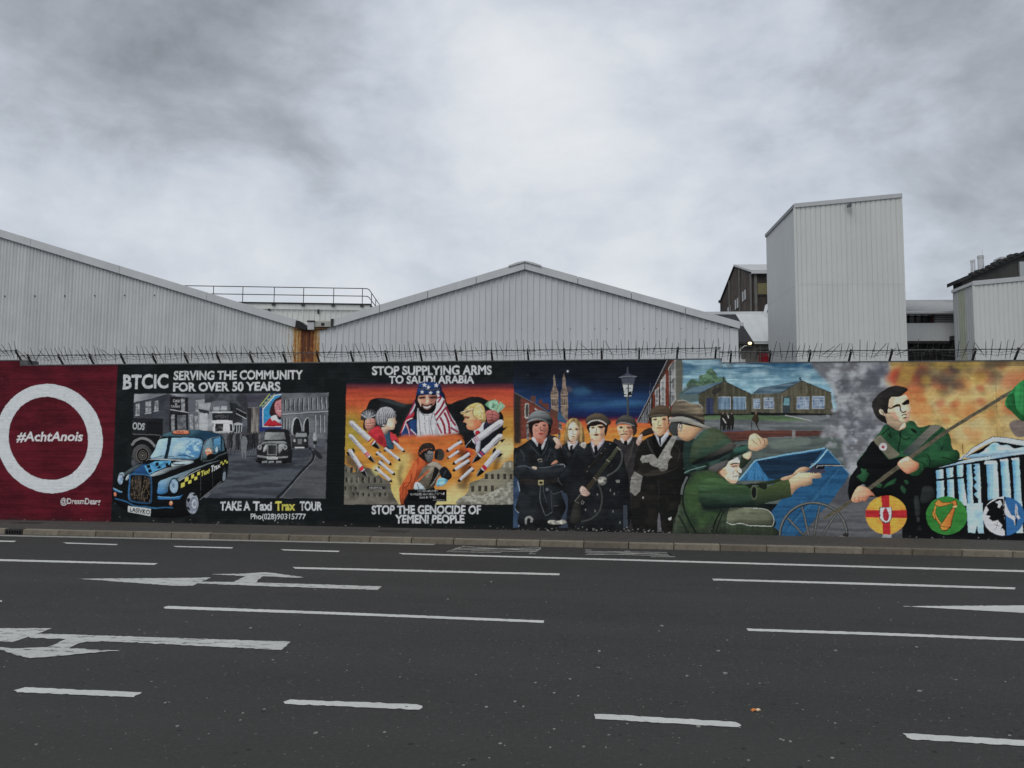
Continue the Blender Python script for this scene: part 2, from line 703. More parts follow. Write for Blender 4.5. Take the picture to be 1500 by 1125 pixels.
def paint_red_panel():
    V('PX')
    Q('-130,500 172.5,500 172,537 162,770 161,830 -130,830', (88, 20, 34), mix=((74, 18, 30), 'big', 2.5, .4), nz=('hor', .1))
    V('Z1')
    E(292, 532, 311, 326, (178, 182, 183), rot=-.5, mix=((168, 172, 174), 'hor', 2, .4))
    E(285, 531, 231, 248, (88, 20, 34), rot=-.45, mix=((76, 18, 30), 'big', 2.5, .4), nz=('hor', .1))
    T('#AchtAnois', [(97, 548), (490, 545), (490, 492), (97, 492)], (190, 192, 188), bold=.022, shear=.22)
    T('@DreamDearg', [(357, 917), (592, 917), (592, 884), (357, 884)], (178, 178, 176), bold=.014)


def paint_taxi_panel():
    V('Z2')
    W1 = (170, 172, 172)
    T('BTCIC', [(86, 212), (371, 206), (371, 122), (88, 128)], W1, bold=.032, gap=1.02)
    T('SERVING THE COMMUNITY', [(404, 155), (1216, 149), (1216, 96), (406, 102)], W1, bold=.032)
    T('FOR OVER 50 YEARS', [(402, 227), (1074, 222), (1074, 170), (402, 175)], W1, bold=.032)
    T('TAKE A', [(695, 974), (885, 974), (885, 921), (697, 921)], W1, bold=.032)
    T('Taxi', [(903, 974), (1020, 974), (1020, 921), (903, 921)], W1, bold=.032)
    T('Trax', [(1042, 974), (1168, 974), (1168, 921), (1042, 921)], (176, 170, 62), bold=.032)
    T('TOUR', [(1195, 975), (1336, 975), (1336, 922), (1195, 922)], W1, bold=.032)
    T('Pho(028)90315777', [(888, 1031), (1233, 1031), (1233, 996), (888, 996)], W1, bold=.012)
    # the grey street picture
    Q('157,245 1376,238 1358,900 600,898 560,880 300,880 140,690', (92, 95, 102), mix=((70, 72, 80), 'mid', 2.5, .5))
    V('A2')
    Q('112,66 600,66 330,140 104,190', (150, 153, 156), grad=(112, 66, 300, 150, (108, 110, 116)))
    Q('104,186 330,136 575,70 620,72 602,600 480,640 92,640', (66, 68, 78), mix=((54, 56, 64), 'mid', 2, .4))
    L('104,188 330,138 580,70', .8, (40, 42, 48), sm=0)
    for x0, y0, x1, y1 in ((128, 196, 182, 362), (264, 166, 340, 330), (388, 155, 440, 302)):
        Q([(x0, y0 + 8), (x1, y0), (x1, y1 - 8), (x0, y1)], (150, 153, 155), mix=((105, 108, 112), 'fine', 3, .5))
        L([(x0, (y0 + y1) / 2), (x1, (y0 + y1) / 2 - 5)], .5, (50, 52, 58), sm=0)
        L([((x0 + x1) / 2, y0), ((x0 + x1) / 2, y1)], .5, (60, 62, 68), sm=0)
        L([(x0 - 12, y1 + 4), (x1 + 6, y1 - 6)], .9, (165, 166, 166), sm=0)
    Q('590,66 1195,66 1190,145 1000,125 850,118 700,98', (140, 142, 148), grad=(700, 66, 800, 140, (96, 98, 106)))
    Q('600,100 850,118 850,322 598,282', (36, 36, 42))
    Q('850,118 1000,128 1000,570 850,570', (92, 94, 102))
    Q('990,140 1190,145 1190,570 990,570', (152, 154, 157), mix=((128, 130, 134), 'mid', 2, .4))
    R(752, 130, 806, 300, (146, 148, 148), mix=((100, 102, 104), 'fine', 3, .4))
    L('752,185 806,188', .6, (60, 60, 64), sm=0)
    L('602,280 850,320', 1.1, (165, 166, 166), sm=0)
    T('CASH', [(640, 178), (748, 182), (748, 146), (640, 142)], (165, 166, 165), bold=.01)
    T('&', [(668, 216), (700, 216), (700, 190), (668, 190)], (165, 166, 165), bold=.01)
    T('CARRY', [(612, 250), (738, 256), (738, 226), (612, 220)], (165, 166, 165), bold=.01)
    Q('598,290 850,326 850,570 590,580', (34, 35, 40))
    R(620, 350, 666, 572, (138, 140, 140), mix=((95, 97, 100), 'fine', 3, .5))
    R(702, 356, 820, 560, (110, 112, 114), mix=((80, 82, 86), 'fine', 3, .5))
    L('745,356 745,560', .6, (60, 60, 64), sm=0)
    for x0, y0, x1, y1 in ((870, 350, 915, 560), (940, 368, 985, 560), (952, 150, 990, 312)):
        R(x0, y0, x1, y1, (150, 152, 152), mix=((110, 112, 116), 'fine', 3, .5))
        L([(x0, (y0 + y1) / 2), (x1, (y0 + y1) / 2)], .5, (60, 60, 64), sm=0)
    Q('988,268 1136,296 1136,348 1000,312', (50, 51, 56))
    R(1010, 330, 1120, 570, (160, 162, 163))
    # lorry
    Q('98,398 505,402 500,640 88,640', (34, 36, 40))
    Q('285,440 490,420 486,625 285,620', (26, 28, 32))
    L('88,616 470,632', .7, (105, 107, 108), sm=0)
    T('ODS', [(86, 548), (248, 560), (252, 470), (90, 455)], (160, 162, 162), bold=.025)
    V('Z2')
    R(100, 420, 147, 520, BLK)
    V('A2')
    Q('86,640 470,640 420,800 330,1000 180,1040 76,960', (22, 24, 27))
    L('78,772 120,715 190,680 250,678 330,715 396,792', 3.6, (118, 118, 118))
    E(215, 905, 132, 148, (80, 80, 80), grad=(120, 800, 300, 1020, (45, 45, 46)))
    E(225, 908, 86, 102, (24, 24, 26))
    for r in (84, 52, 30):
        t = np.linspace(0, 6.3, 40)
        L(np.stack([225 + r * np.cos(t), 908 + r * 1.18 * np.sin(t)], 1), .7, (112, 108, 100), sm=0)
    E(225, 908, 12, 15, (110, 108, 104))
    # bus
    V('A3')
    Q('0,90 500,90 500,180 0,200', (84, 86, 94), mix=((56, 58, 64), 'mid', 3, .5))
    P('360,120 460,95 540,150 560,260 520,380 480,300 400,210', (48, 50, 56), soft=1.2, a=.9)
    Q('285,190 360,210 480,290 482,384 432,362 432,545 290,545', (56, 58, 64), mix=((42, 44, 48), 'mid', 2, .4))
    P('62,300 66,222 92,184 160,172 240,176 282,205 298,305 180,312', (92, 94, 100))
    R(100, 242, 170, 286, (148, 150, 152))
    R(186, 238, 256, 282, (156, 158, 160))
    Q('300,240 322,252 322,312 300,300', (24, 25, 28))
    for i in range(4):
        x = 376 + i * 26
        Q([(x, 286 + i * 14), (x + 20, 296 + i * 14), (x + 20, 342 + i * 14), (x, 330 + i * 14)], (20, 22, 24))
    L('365,320 480,384', .9, (165, 166, 166), sm=0)
    L('366,262 480,322', .8, (140, 142, 142), sm=0)
    Q('80,298 322,300 322,316 84,314', (172, 174, 174))
    R(90, 318, 320, 402, (40, 42, 46))
    for i in range(14):
        x = 125 + i * 11
        L([(x, 340 + RNG.uniform(-4, 4)), (x + RNG.uniform(-4, 6), 372 + RNG.uniform(-8, 8))], .45, (104, 105, 106), sm=0)
    P('80,410 110,402 290,402 322,416 320,536 108,536 104,440 84,436', (178, 180, 181))
    R(120, 440, 212, 526, (40, 42, 44), mix=((92, 92, 92), 'fine', 3, .4))
    Q('288,446 316,446 316,520 290,520', (28, 30, 32))
    Q('340,436 380,424 432,436 430,545 340,545', (150, 152, 154))
    for x in (346, 374, 404):
        R(x, 456, x + 18, 536, (30, 32, 34))
    # gable house with its own small painting
    Q('480,120 520,90 750,90 632,250 500,250', (78, 78, 92), mix=((60, 60, 74), 'hor', 3, .4))
    L('498,252 632,250', .7, (120, 120, 124), sm=0)
    Q('540,252 632,252 628,560 536,560', (128, 123, 118), mix=((88, 84, 80), 'ver', 3, .5))
    Q('494,256 540,256 536,560 490,560', (48, 46, 48))
    Q('632,250 742,90 890,90 886,512 628,536', (38, 66, 128))
    L('636,238 752,92', 1.6, (150, 158, 72), sm=0)
    L('660,250 810,92', 1.2, (150, 158, 92), sm=0)
    for i in range(9):
        t = i / 8
        E(650 + 130 * t, 250 - 150 * t, 7, 7, (170, 172, 100) if i % 2 else (30, 90, 80))
    Q('668,266 806,106 890,92 886,478 668,478', (186, 190, 186))
    Q('680,272 812,118 890,102 884,466 680,466', (30, 126, 182))
    P('748,330 770,230 812,160 850,138 905,130 905,370 800,372', (52, 32, 34))
    P('808,250 816,190 850,172 900,170 900,350 850,350 818,310', (164, 108, 112))
    L('830,220 860,216', .9, (60, 34, 36), sm=0)
    L('838,290 882,292', 1.3, (190, 180, 180), sm=0)
    L('858,230 862,262 876,268', .6, (110, 66, 70))
    P('694,466 712,420 764,372 800,380 850,430 886,440 886,466', (158, 26, 44))
    P('764,364 822,342 850,390 884,402 860,432 806,402 780,412', (184, 186, 184))
    Q('630,486 886,480 886,512 628,536', (40, 52, 116))
    Q('884,84 905,84 905,520 886,520', (86, 88, 94))
    # stone mill on the right
    Q('890,88 1432,80 1418,620 890,566', (104, 107, 110), mix=((82, 84, 88), 'mid', 2.4, .4))
    for i in range(10):
        x = 922 + i * 52.5
        y0, y1 = 158 - i * 3, 296 - i * 3
        L([(x, y0), (x, y1)], 1.3, (44, 46, 52), sm=0)
        L([(x + 12, y0), (x + 12, y1)], .7, (156, 158, 158), sm=0)
    L('890,334 1100,316 1428,296', 1.3, (150, 152, 153), sm=0)
    L('890,346 1428,306', .7, (60, 62, 66), sm=0)
    for x in (912, 945, 978):
        L([(x, 378), (x, 505)], 1.0, (140, 142, 143), sm=0)
        L([(x - 9, 378), (x - 9, 505)], 1.0, (52, 54, 58), sm=0)
    for x in (1284, 1338, 1386):
        L([(x, 340), (x, 540)], 1.2, (146, 148, 149), sm=0)
        L([(x - 10, 340), (x - 10, 540)], .9, (62, 64, 68), sm=0)
    P('1010,565 1008,420 1060,362 1116,420 1128,540', (142, 144, 145))
    P('1028,565 1026,432 1062,374 1100,410 1112,540', (26, 28, 31))
    P('1140,560 1146,420 1190,366 1214,420 1214,575', (132, 134, 135))
    P('1154,560 1158,425 1190,376 1204,420 1204,575', (24, 26, 29))
    # road
    V('Z2')
    Q('740,600 900,560 1150,560 1366,600 1358,898 610,898 690,830 735,760', (80, 84, 94), mix=((58, 61, 70), 'hor', 3, .45))
    Q('1285,590 1366,600 1358,898 1080,898 1230,720', (84, 85, 88), mix=((66, 68, 72), 'hor', 2.5, .4))
    L('1255,585 1282,610 1275,660 1200,740 1120,830 1050,900', 3.4, (34, 36, 40))
    L('1268,590 1292,615 1284,662 1210,745 1135,830 1075,900', .6, (128, 130, 132))
    for y in (650, 720, 805):
        L([(1290, y), (1362, y + 3)], .4, (52, 54, 56), sm=0)
    P('1285,590 1320,615 1338,640 1325,655 1290,625', (40, 42, 46), soft=.5)
    V('A3')
    P('640,900 1000,895 1010,930 700,950', (34, 36, 42), soft=2, a=.8)
    # crowd
    for i in range(17):
        x = 245 + i * 25 + RNG.uniform(-8, 8)
        y = 540 + RNG.uniform(0, 30)
        h = 190 - abs(i - 8) * 3
        g = RNG.choice([34, 44, 58, 92])
        c = (g, g + 1, g + 4)
        P([(x, y), (x + 16, y + 8), (x + 24, y + 60), (x + 20, y + h * .6), (x + 16, y + h), (x + 6, y + h), (x + 4, y + h * .65),
           (x - 6, y + h), (x - 14, y + h), (x - 14, y + h * .5), (x - 20, y + 60), (x - 12, y + 10)], c)
        E(x + 2, y - 4, 9, 13, (70, 68, 66))
        L([(x, y + h), (x - 14, y + h + 65)], 1.1, (104, 106, 112), sm=0, a=.5)
    P('430,600 470,590 492,640 480,740 470,850 450,750 440,850 424,740', (112, 114, 116), a=.85)
    # black cab in the grey street
    P('604,830 600,720 622,676 690,646 692,540 728,508 830,500 940,505 985,545 1002,640 1016,700 1012,790 1000,872 962,892 612,890', (34, 35, 37))
    Q('700,540 920,536 938,622 690,624', (142, 145, 143), grad=(700, 540, 920, 640, (98, 100, 100)))
    L('750,612 830,560', .6, (60, 62, 62), sm=0)
    L('780,616 880,556', .6, (60, 62, 62), sm=0)
    P('640,690 700,648 900,640 950,670 860,672 720,668', (122, 124, 124))
    P('676,770 690,700 720,680 716,740', (146, 148, 148))
    P('850,690 900,670 930,690 880,760 860,790', (132, 134, 134))
    R(722, 676, 836, 804, (118, 120, 120))
    R(732, 690, 826, 796, (52, 53, 54), nz=('ver', .5))
    for x in (636, 928):
        E(x, 712, 26, 30, (136, 138, 138))
        E(x, 712, 14, 17, (92, 94, 94))
    Q('604,800 760,824 960,814 962,834 760,846 604,822', (118, 120, 120))
    Q('718,820 846,820 842,852 722,852', (168, 170, 168))
    for i in range(7):
        L([(732 + i * 15, 828), (738 + i * 15, 845)], .7, (56, 56, 56), sm=0)
    for x in (660, 740, 826):
        Q([(x, 872), (x + 60, 868), (x + 60, 892), (x, 894)], (120, 122, 122))
    P('620,850 655,850 655,896 620,896', (20, 20, 22))
    P('900,850 940,850 940,896 905,896', (20, 20, 22))
    L('985,560 1000,640 1010,740', .8, (96, 98, 98))
    # second cab
    P('1022,722 1018,640 1046,600 1052,544 1120,528 1180,540 1194,610 1196,700 1180,724', (42, 43, 46))
    Q('1056,548 1176,546 1184,590 1050,594', (128, 130, 130))
    R(1076, 616, 1124, 676, (104, 106, 106))
    E(1040, 634, 14, 18, (150, 152, 150))
    E(1160, 634, 14, 18, (150, 152, 150))
    Q('1040,708 1156,708 1154,724 1044,724', (162, 164, 162))
    P('1248,600 1262,545 1282,540 1300,600 1290,640 1256,640', (140, 142, 142))
    R(1252, 640, 1296, 680, (34, 35, 38))
    L('1264,680 1264,712', .9, (150, 150, 150), sm=0)
    # ------------- the big black taxi in front
    V('A1')
    P('38,745 80,640 120,570 200,530 330,462 455,408 520,280 580,176 650,112 770,78 960,74 1110,88 1230,120 1290,160 1320,240 1352,390 1350,540 1320,640 1180,740 1030,870 1000,1000 860,1060 600,1075 460,1060 210,1000 40,870', (15, 17, 20))
    P('600,150 660,108 770,80 960,74 1110,88 1230,118 1296,160 1240,150 1160,158 1080,204 1050,172 900,156 740,150', (66, 100, 116), grad=(900, 80, 980, 165, (28, 58, 84)))
    P('1080,200 1100,160 1180,130 1260,140 1296,165 1220,160 1140,170', (26, 64, 100))
    P('722,92 900,84 914,112 880,132 730,128', (18, 18, 20))
    P('738,88 876,82 908,103 878,124 740,120', (206, 116, 84))
    T('TAXI', [(756, 117), (840, 115), (840, 89), (756, 91)], (90, 30, 26), bold=.012)
    P('572,186 680,168 900,164 1036,178 1064,220 1046,310 1018,386 986,410 840,408 700,402 476,402 520,300', (146, 172, 188), grad=(560, 200, 1030, 330, (92, 140, 182)))
    P('900,190 1056,206 1040,310 1000,380 820,392 780,350 880,270', (66, 122, 180), soft=2.2, a=.85, mix=((150, 180, 198), 'fine', 3, .35))
    P('740,250 880,190 900,210 780,330 720,360', (168, 188, 200), soft=1.6, a=.7)
    Q('672,164 714,164 688,270 660,402 618,402 650,280', (22, 40, 56))
    L('580,176 690,164 900,160 1040,176 1066,218 1046,312 1018,388 984,412', 1.1, (14, 18, 22))
    L('500,392 600,372 740,376', 1.0, (24, 40, 54), taper=1)
    L('760,376 860,366 990,402', 1.2, (24, 40, 54), taper=1)
    P('1056,404 1076,270 1110,206 1168,176 1186,260 1190,352 1120,400 1066,424', (104, 132, 150), grad=(1100, 200, 1130, 420, (52, 66, 66)))
    P('1090,320 1120,276 1160,300 1170,350 1120,370', (196, 112, 82), mix=((210, 180, 160), 'fine', 4, .4))
    Q('1186,182 1262,158 1274,318 1196,350', (78, 138, 186), grad=(1200, 170, 1260, 330, (52, 90, 124)))
    P('1196,330 1220,256 1258,300 1262,320', (30, 48, 76))
    P('1205,290 1225,262 1240,300 1215,330', (170, 190, 204), a=.7)
    Q('1278,160 1302,204 1312,310 1284,320', (62, 88, 108))
    L('1044,420 1062,300 1086,220 1140,176 1260,150', .9, (112, 124, 130))
    P('1108,400 1112,366 1150,344 1196,356 1186,396 1130,412', (12, 13, 15))
    L('1060,432 1160,420 1240,372 1340,330', 1.6, (70, 78, 80))
    P('770,640 900,540 1080,470 1270,418 1180,452 1020,508 880,590 800,662', (128, 142, 148))
    L('800,655 900,592 1040,518', .8, (176, 180, 178), a=.8)
    # bonnet
    P('450,412 620,406 800,416 960,428 830,428 640,420', (158, 164, 166))
    P('270,566 330,500 410,462 430,520 440,580 350,572', (30, 72, 128))
    Q('396,486 520,432 705,424 690,470 600,516 540,540 452,584', (72, 142, 196), nz=('fine', .3))
    for q in ('420,480 456,466 470,500 432,514', '440,530 470,516 486,552 450,562', '520,455 560,440 566,478 530,490',
              '545,500 580,484 592,506 556,520', '640,452 672,446 684,482 650,488'):
        Q(q, (18, 20, 24))
    P('726,446 880,430 968,440 840,482 720,490 708,468', (148, 164, 170))
    L('716,450 760,470 860,468', 1.4, (20, 24, 28))
    P('462,588 640,512 800,480 850,486 700,536 600,580 484,604', (156, 166, 170), grad=(480, 600, 840, 480, (60, 66, 70)))
    P('552,800 552,720 570,660 640,630 740,594 940,520 900,556 770,622 700,660 672,720 668,768 630,800', (122, 148, 164), grad=(660, 620, 600, 800, (56, 120, 184)))
    P('160,574 240,516 330,470 380,462 300,530 196,588', (74, 88, 94))
    P('186,640 200,600 240,580 226,620 200,650', (150, 160, 162))
    # lamps, grille, bumpers, wheels
    P('110,580 130,560 166,564 172,600 150,610', (140, 156, 164))
    E(128, 638, 38, 66, (10, 12, 14))
    E(126, 636, 31, 58, (152, 166, 184), mix=((96, 124, 156), 'fine', 3, .4))
    E(738, 716, 62, 96, (10, 12, 14))
    E(736, 714, 48, 82, (142, 164, 188), mix=((84, 120, 160), 'fine', 3, .45))
    E(730, 706, 16, 30, (100, 120, 146), a=.8)
    P('232,582 340,566 452,588 486,640 484,870 446,920 290,902 216,860 224,660', (46, 92, 144))
    P('248,596 340,584 440,600 468,646 466,862 436,902 296,886 236,850 242,660', (34, 32, 30), nz=('ver', .9))
    for i in range(26):
        x = 252 + i * 8.2
        for k in range(3):
            y = RNG.uniform(600, 850)
            L([(x, y), (x + 1, y + RNG.uniform(20, 60))], .38, (132, 112, 86), sm=0, a=.8)
    for y in (680, 760, 830):
        L([(244, y), (464, y + 14)], .4, (16, 16, 16), sm=0)
    L('44,742 86,764 148,786', 3.0, (52, 116, 172), taper=1)
    L('44,734 90,758 150,778', .7, (140, 170, 190))
    Q('554,828 700,838 800,828 842,808 800,862 700,868 556,862', (40, 104, 172))
    L('556,832 700,842 800,832', .7, (120, 165, 200))
    L('62,858 180,886 290,938 420,952 520,966 640,956 726,962', 1.9, (40, 92, 140))
    E(65, 806, 15, 24, (196, 116, 90))
    E(700, 908, 20, 25, (204, 118, 86))
    E(702, 900, 9, 12, (220, 170, 140))
    E(946, 912, 72, 128, (60, 64, 72))
    E(946, 910, 66, 120, (146, 152, 166), mix=((110, 116, 132), 'mid', 3, .4))
    E(962, 916, 42, 84, (112, 118, 134))
    E(966, 918, 28, 56, (158, 164, 176))
    E(970, 918, 14, 28, (120, 126, 140))
    for q in ('960,800 990,808 976,826 950,820', '888,860 912,850 920,880 896,896', '884,950 910,960 918,996 896,980'):
        P(q, (24, 26, 30))
    P('1286,560 1306,500 1330,520 1334,600 1300,670 1284,640', (34, 38, 44))
    E(1306, 600, 18, 56, (112, 122, 136), rot=.15)
    L('1030,868 1160,760 1270,656', 1.1, (96, 98, 98))
    L('1038,600 1036,860', .5, (70, 74, 76), sm=0)
    L('1176,540 1180,740', .5, (56, 60, 62), sm=0)
    Y = (178, 172, 60)
    for q in ('815,685 860,666 858,720 815,738', '860,622 900,606 898,652 860,666', '896,655 932,640 930,680 896,692',
              '932,590 966,574 966,616 932,634', '966,618 1000,602 1000,638 966,650', '1000,558 1030,546 1030,584 1000,596',
              '1262,442 1286,432 1286,452 1264,460', '1286,456 1306,448 1304,470 1286,476', '1308,420 1330,412 1330,436 1308,444',
              '1330,438 1350,430 1348,452 1330,458'):
        Q(q, Y)
    T('Taxi', [(1043, 605), (1142, 560), (1142, 512), (1043, 548)], Y, bold=.032, shear=.1)
    T('Trax', [(1158, 556), (1266, 498), (1266, 450), (1158, 490)], (176, 178, 176), bold=.032, shear=.1)
    Q('212,938 476,974 470,1056 210,1008', (168, 170, 168))
    T('LASIVKO', [(232, 1002), (462, 1040), (466, 988), (236, 954)], (18, 18, 20), bold=.02)
    L('60,900 80,930 70,915', .5, (90, 95, 98))


def paint_yemen_panel():
    V('Z3')
    W1 = (172, 174, 174)
    # picture ground
    stops = [(190, (32, 28, 46)), (212, (96, 46, 52)), (240, (158, 62, 40)), (320, (172, 80, 40)), (420, (166, 112, 36)), (520, (166, 126, 34)),
             (640, (176, 122, 30)), (780, (178, 134, 42)), (932, (186, 166, 108))]
    for (y0, c0), (y1, c1) in zip(stops, stops[1:]):
        Q([(72 - (y0 - 190) * .02, y0), (1096, y0), (1094, y1 + 1), (72 - (y1 - 190) * .02, y1 + 1)], c0, grad=(0, y0, 0, y1, c1), nz=('hor', .08))
    P('72,380 140,400 150,520 110,620 64,640 66,480', (140, 134, 34), soft=8, a=.8)
    P('980,420 1094,400 1092,600 1000,560', (164, 124, 34), soft=8, a=.8)
    P('300,540 560,520 850,545 860,700 700,830 480,800 420,640', (184, 90, 30), soft=9, a=.85, nz=('mid', .25))
    P('400,620 470,640 430,760 400,900 340,900 350,760', (184, 166, 96), soft=5, a=.9)
    P('640,700 720,640 780,700 740,840 640,860', (186, 132, 40), soft=7, a=.8)
    P('690,830 800,810 760,932 600,932', (188, 168, 110), soft=5, a=.9)
    P('980,560 1092,540 1092,620 1000,680', (186, 178, 130), soft=5, a=.85)
    V('A8')
    for p in ('770,150 860,160 880,260 820,330 780,260', '800,330 900,300 930,430 880,560 820,580 790,440', '40,380 70,320 90,360 60,470 90,560 50,600 20,480',
              '750,560 880,580 860,640 760,630', '1200,300 1270,200 1290,240 1230,400 1190,420'):
        P(p, (54, 32, 22), soft=2.6, a=.7)
    P('830,150 900,140 940,190 900,240', (178, 66, 34), soft=2, a=.8)
    # ruins
    V('A7')
    P('40,420 120,470 200,560 300,500 420,480 520,520 640,640 760,700 790,860 900,1060 40,1062', (104, 101, 90), sm=0, mix=((82, 79, 70), 'mid', 2.5, .4))
    P('60,300 200,300 330,420 420,520 300,560 120,460', (70, 66, 58), soft=2.4, a=.8)
    P('480,480 560,430 620,520 560,610 500,560', (176, 168, 108), soft=1.5, a=.8)
    for y, xs in ((480, (60, 140, 224)), (632, (60, 140, 224, 320, 420, 505, 605)), (778, (50, 140, 210)), (876, (180, 240, 325, 410, 505, 590, 675))):
        for x in xs:
            R(x, y, x + 38, y + (88 if y < 700 else 60), (44, 42, 38), mix=((84, 80, 72), 'fine', 3, .3))
            L([(x + 40, y), (x + 40, y + 70)], .5, (136, 132, 120), sm=0)
    Q('270,738 780,734 780,822 270,826', (88, 86, 78))
    Q('404,776 690,774 688,820 406,822', (44, 44, 44))
    T('HOSPITAL', [(440, 814), (642, 812), (642, 782), (440, 784)], (158, 158, 152), bold=.012)
    P('40,900 300,930 600,1000 900,1062 40,1062', (112, 108, 98), soft=2, a=.8, mix=((90, 87, 78), 'mid', 3, .5))
    V('A8')
    Q('760,828 880,660 900,560 1080,500 1080,438 1260,390 1330,310 1390,290 1432,300 1432,828', (126, 122, 104), mix=((104, 100, 84), 'mid', 2.5, .4))
    for x in (1086, 1156, 1232, 1310, 1388):
        R(x, 450, x + 36, 522, (58, 54, 46))
        L([(x, 524), (x + 38, 524)], .6, (156, 152, 134), sm=0)
    for x in (918, 1000, 1076, 1156):
        R(x, 598, x + 38, 670, (60, 56, 48))
        L([(x, 672), (x + 40, 672)], .6, (156, 152, 134), sm=0)
    for x in (1380, 1310):
        R(x, 310, x + 26, 372, (150, 148, 134))
    P('760,828 860,700 1000,720 1190,660 1300,600 1390,545 1434,570 1434,828', (140, 138, 126), mix=((104, 102, 92), 'fine', 3.5, .45))
    for _ in range(40):
        x, y = RNG.uniform(850, 1410), RNG.uniform(690, 815)
        P([(x, y), (x + RNG.uniform(10, 40), y - RNG.uniform(4, 16)), (x + RNG.uniform(20, 50), y + 12), (x + 8, y + RNG.uniform(8, 20))],
          random.choice([(160, 158, 146), (92, 90, 82), (124, 121, 110)]), a=.7)
    L('1200,640 1240,620 1270,645 1350,655', .5, (40, 40, 38))
    # cloak
    V('Z3')
    P('176,470 188,370 212,305 258,285 340,292 430,320 490,306 505,240 560,225 660,240 690,318 760,300 850,276 925,292 1000,352 1032,420 1000,560 880,600 800,575 750,525 400,528 370,505 300,505 226,485', (20, 22, 24), mix=((32, 35, 37), 'mid', 2, .4))
    P('260,290 340,296 440,322 420,336 320,312', (66, 72, 74), soft=1.2, a=.7)
    P('400,500 440,340 470,330 440,500', (34, 44, 42), soft=2, a=.7)
    # headline over the night edge
    T('STOP SUPPLYING ARMS', [(228, 142), (960, 138), (960, 86), (228, 91)], W1, bold=.032)
    T('TO SAUDI ARABIA', [(332, 196), (852, 192), (852, 146), (332, 150)], W1, bold=.032)
    # robed figure in the middle
    V('A5')
    P('372,560 500,640 650,560 700,800 775,1050 640,1090 340,1080 350,900 365,740', (178, 178, 180), mix=((160, 160, 164), 'ver', 2.5, .4))
    for s, w in (('395,600 400,760 430,1040', .9), ('500,690 500,860 520,1000', .7), ('570,690 575,860 580,1000', .6), ('640,640 600,820 640,1040', .8),
                 ('500,690 540,680 580,690', .8), ('430,640 480,680 500,700', .9)):
        L(s, w, (84, 86, 92))
    E(532, 790, 9, 9, (110, 112, 116))
    P('372,570 440,660 500,700 480,640', (120, 122, 128), soft=.5)
    P('330,420 392,470 372,560 352,780 360,1060 80,1070 110,900 160,770 250,580', (30, 30, 40))
    P('215,820 350,760 362,900 362,1050 240,1050 250,900', (28, 60, 116))
    P('150,850 200,900 230,1060 90,1060', (28, 60, 116))
    P('160,772 205,690 310,632 292,740 210,790 140,820', (168, 34, 56))
    P('300,500 330,470 300,640 210,690', (150, 120, 140))
    for s, w, c in (('330,440 260,600 190,720', 1.6, (150, 46, 80)), ('345,470 300,590 240,660', 1.3, (186, 184, 188)), ('290,740 180,790 140,900 90,1000', 1.6, (190, 188, 190)),
                    ('150,810 110,930 80,1010', 2.0, (160, 40, 60)), ('170,830 220,940 244,1060', 1.8, (178, 150, 160)), ('190,830 230,930 250,1030', 1.0, (150, 36, 58)),
                    ('260,930 320,990 356,1036', 1.6, (190, 188, 192)), ('250,960 300,1010 330,1060', 1.5, (140, 36, 60))):
        L(s, w, c)
    P('702,312 802,300 852,470 900,590 960,700 1040,830 1084,940 1086,1004 980,1030 770,1048 720,900 676,760 660,650 700,500', (190, 186, 188))
    RD = (132, 30, 58)
    for s, w in (('842,430 770,570 676,694', 2.9), ('878,540 800,640 700,780', 3.0), ('770,720 830,850 856,1020', 3.2), ('838,640 905,800 930,1020', 3.2),
                 ('712,830 755,920 795,1006', 2.8), ('872,560 960,770 1034,872', 3.0), ('948,905 1010,950 1084,985', 2.6), ('700,400 750,380 770,340', 2.4),
                 ('800,330 770,400 720,470', 2.2)):
        L(s, w, RD)
    L('660,640 680,740 720,830', .9, (30, 26, 30))
    L('945,700 950,850 950,1000', .6, (90, 60, 70))
    P('358,380 362,280 388,175 430,128 520,108 620,106 720,122 786,190 810,280 836,410 770,350 700,318 560,340 410,352 370,430', (28, 58, 118), mix=((20, 40, 92), 'mid', 2.5, .4))
    P('352,380 390,350 400,470 380,560 330,470', (22, 24, 40))
    P('400,352 480,340 540,332 640,342 704,330 712,400 694,470 650,600 580,662 460,650 402,560 384,440', (176, 130, 106), grad=(400, 400, 700, 400, (150, 98, 84)))
    P('520,350 560,340 572,400 582,470 560,500 515,490 505,470 530,420', (204, 160, 138))
    P('404,400 440,460 430,520 404,480', (200, 164, 144), a=.8)
    P('406,372 500,360 510,390 450,402 408,400', (62, 42, 38), soft=.4)
    P('582,366 700,356 700,390 640,404 590,392', (62, 42, 38), soft=.4)
    P('384,440 404,470 430,540 452,486 540,520 622,486 640,530 700,420 690,560 640,640 560,668 470,655 400,590', (20, 18, 20))
    P('456,510 530,530 622,506 604,560 560,590 500,580', (150, 116, 104))
    P('478,532 540,548 602,528 580,562 510,566', (206, 200, 196))
    P('452,492 540,512 620,484 640,500 560,530 510,522 452,510', (22, 18, 20))
    P('590,420 690,400 680,470 640,520 620,480', (150, 100, 86), a=.8)
    WS = (188, 190, 194)
    for x, y, r in ((492, 166, 48), (560, 206, 44), (700, 166, 50), (600, 300, 40), (452, 290, 38), (730, 288, 44)):
        star(x, y, r, WS, .1)
    L('388,214 480,238 580,252 690,244 786,208', 2.4, (16, 18, 24))
    L('400,222 500,240 600,250 760,226', .6, (110, 112, 120))
    P('120,1040 260,1030 420,1050 560,1030 760,1040 900,1020 1090,1030 1080,1120 100,1120', (180, 92, 34), soft=1.6, a=.95)
    # woman with grey hair
    V('A4')
    P('290,330 300,262 350,208 400,200 470,206 524,240 510,330 440,350 360,362 304,362', (60, 60, 64))
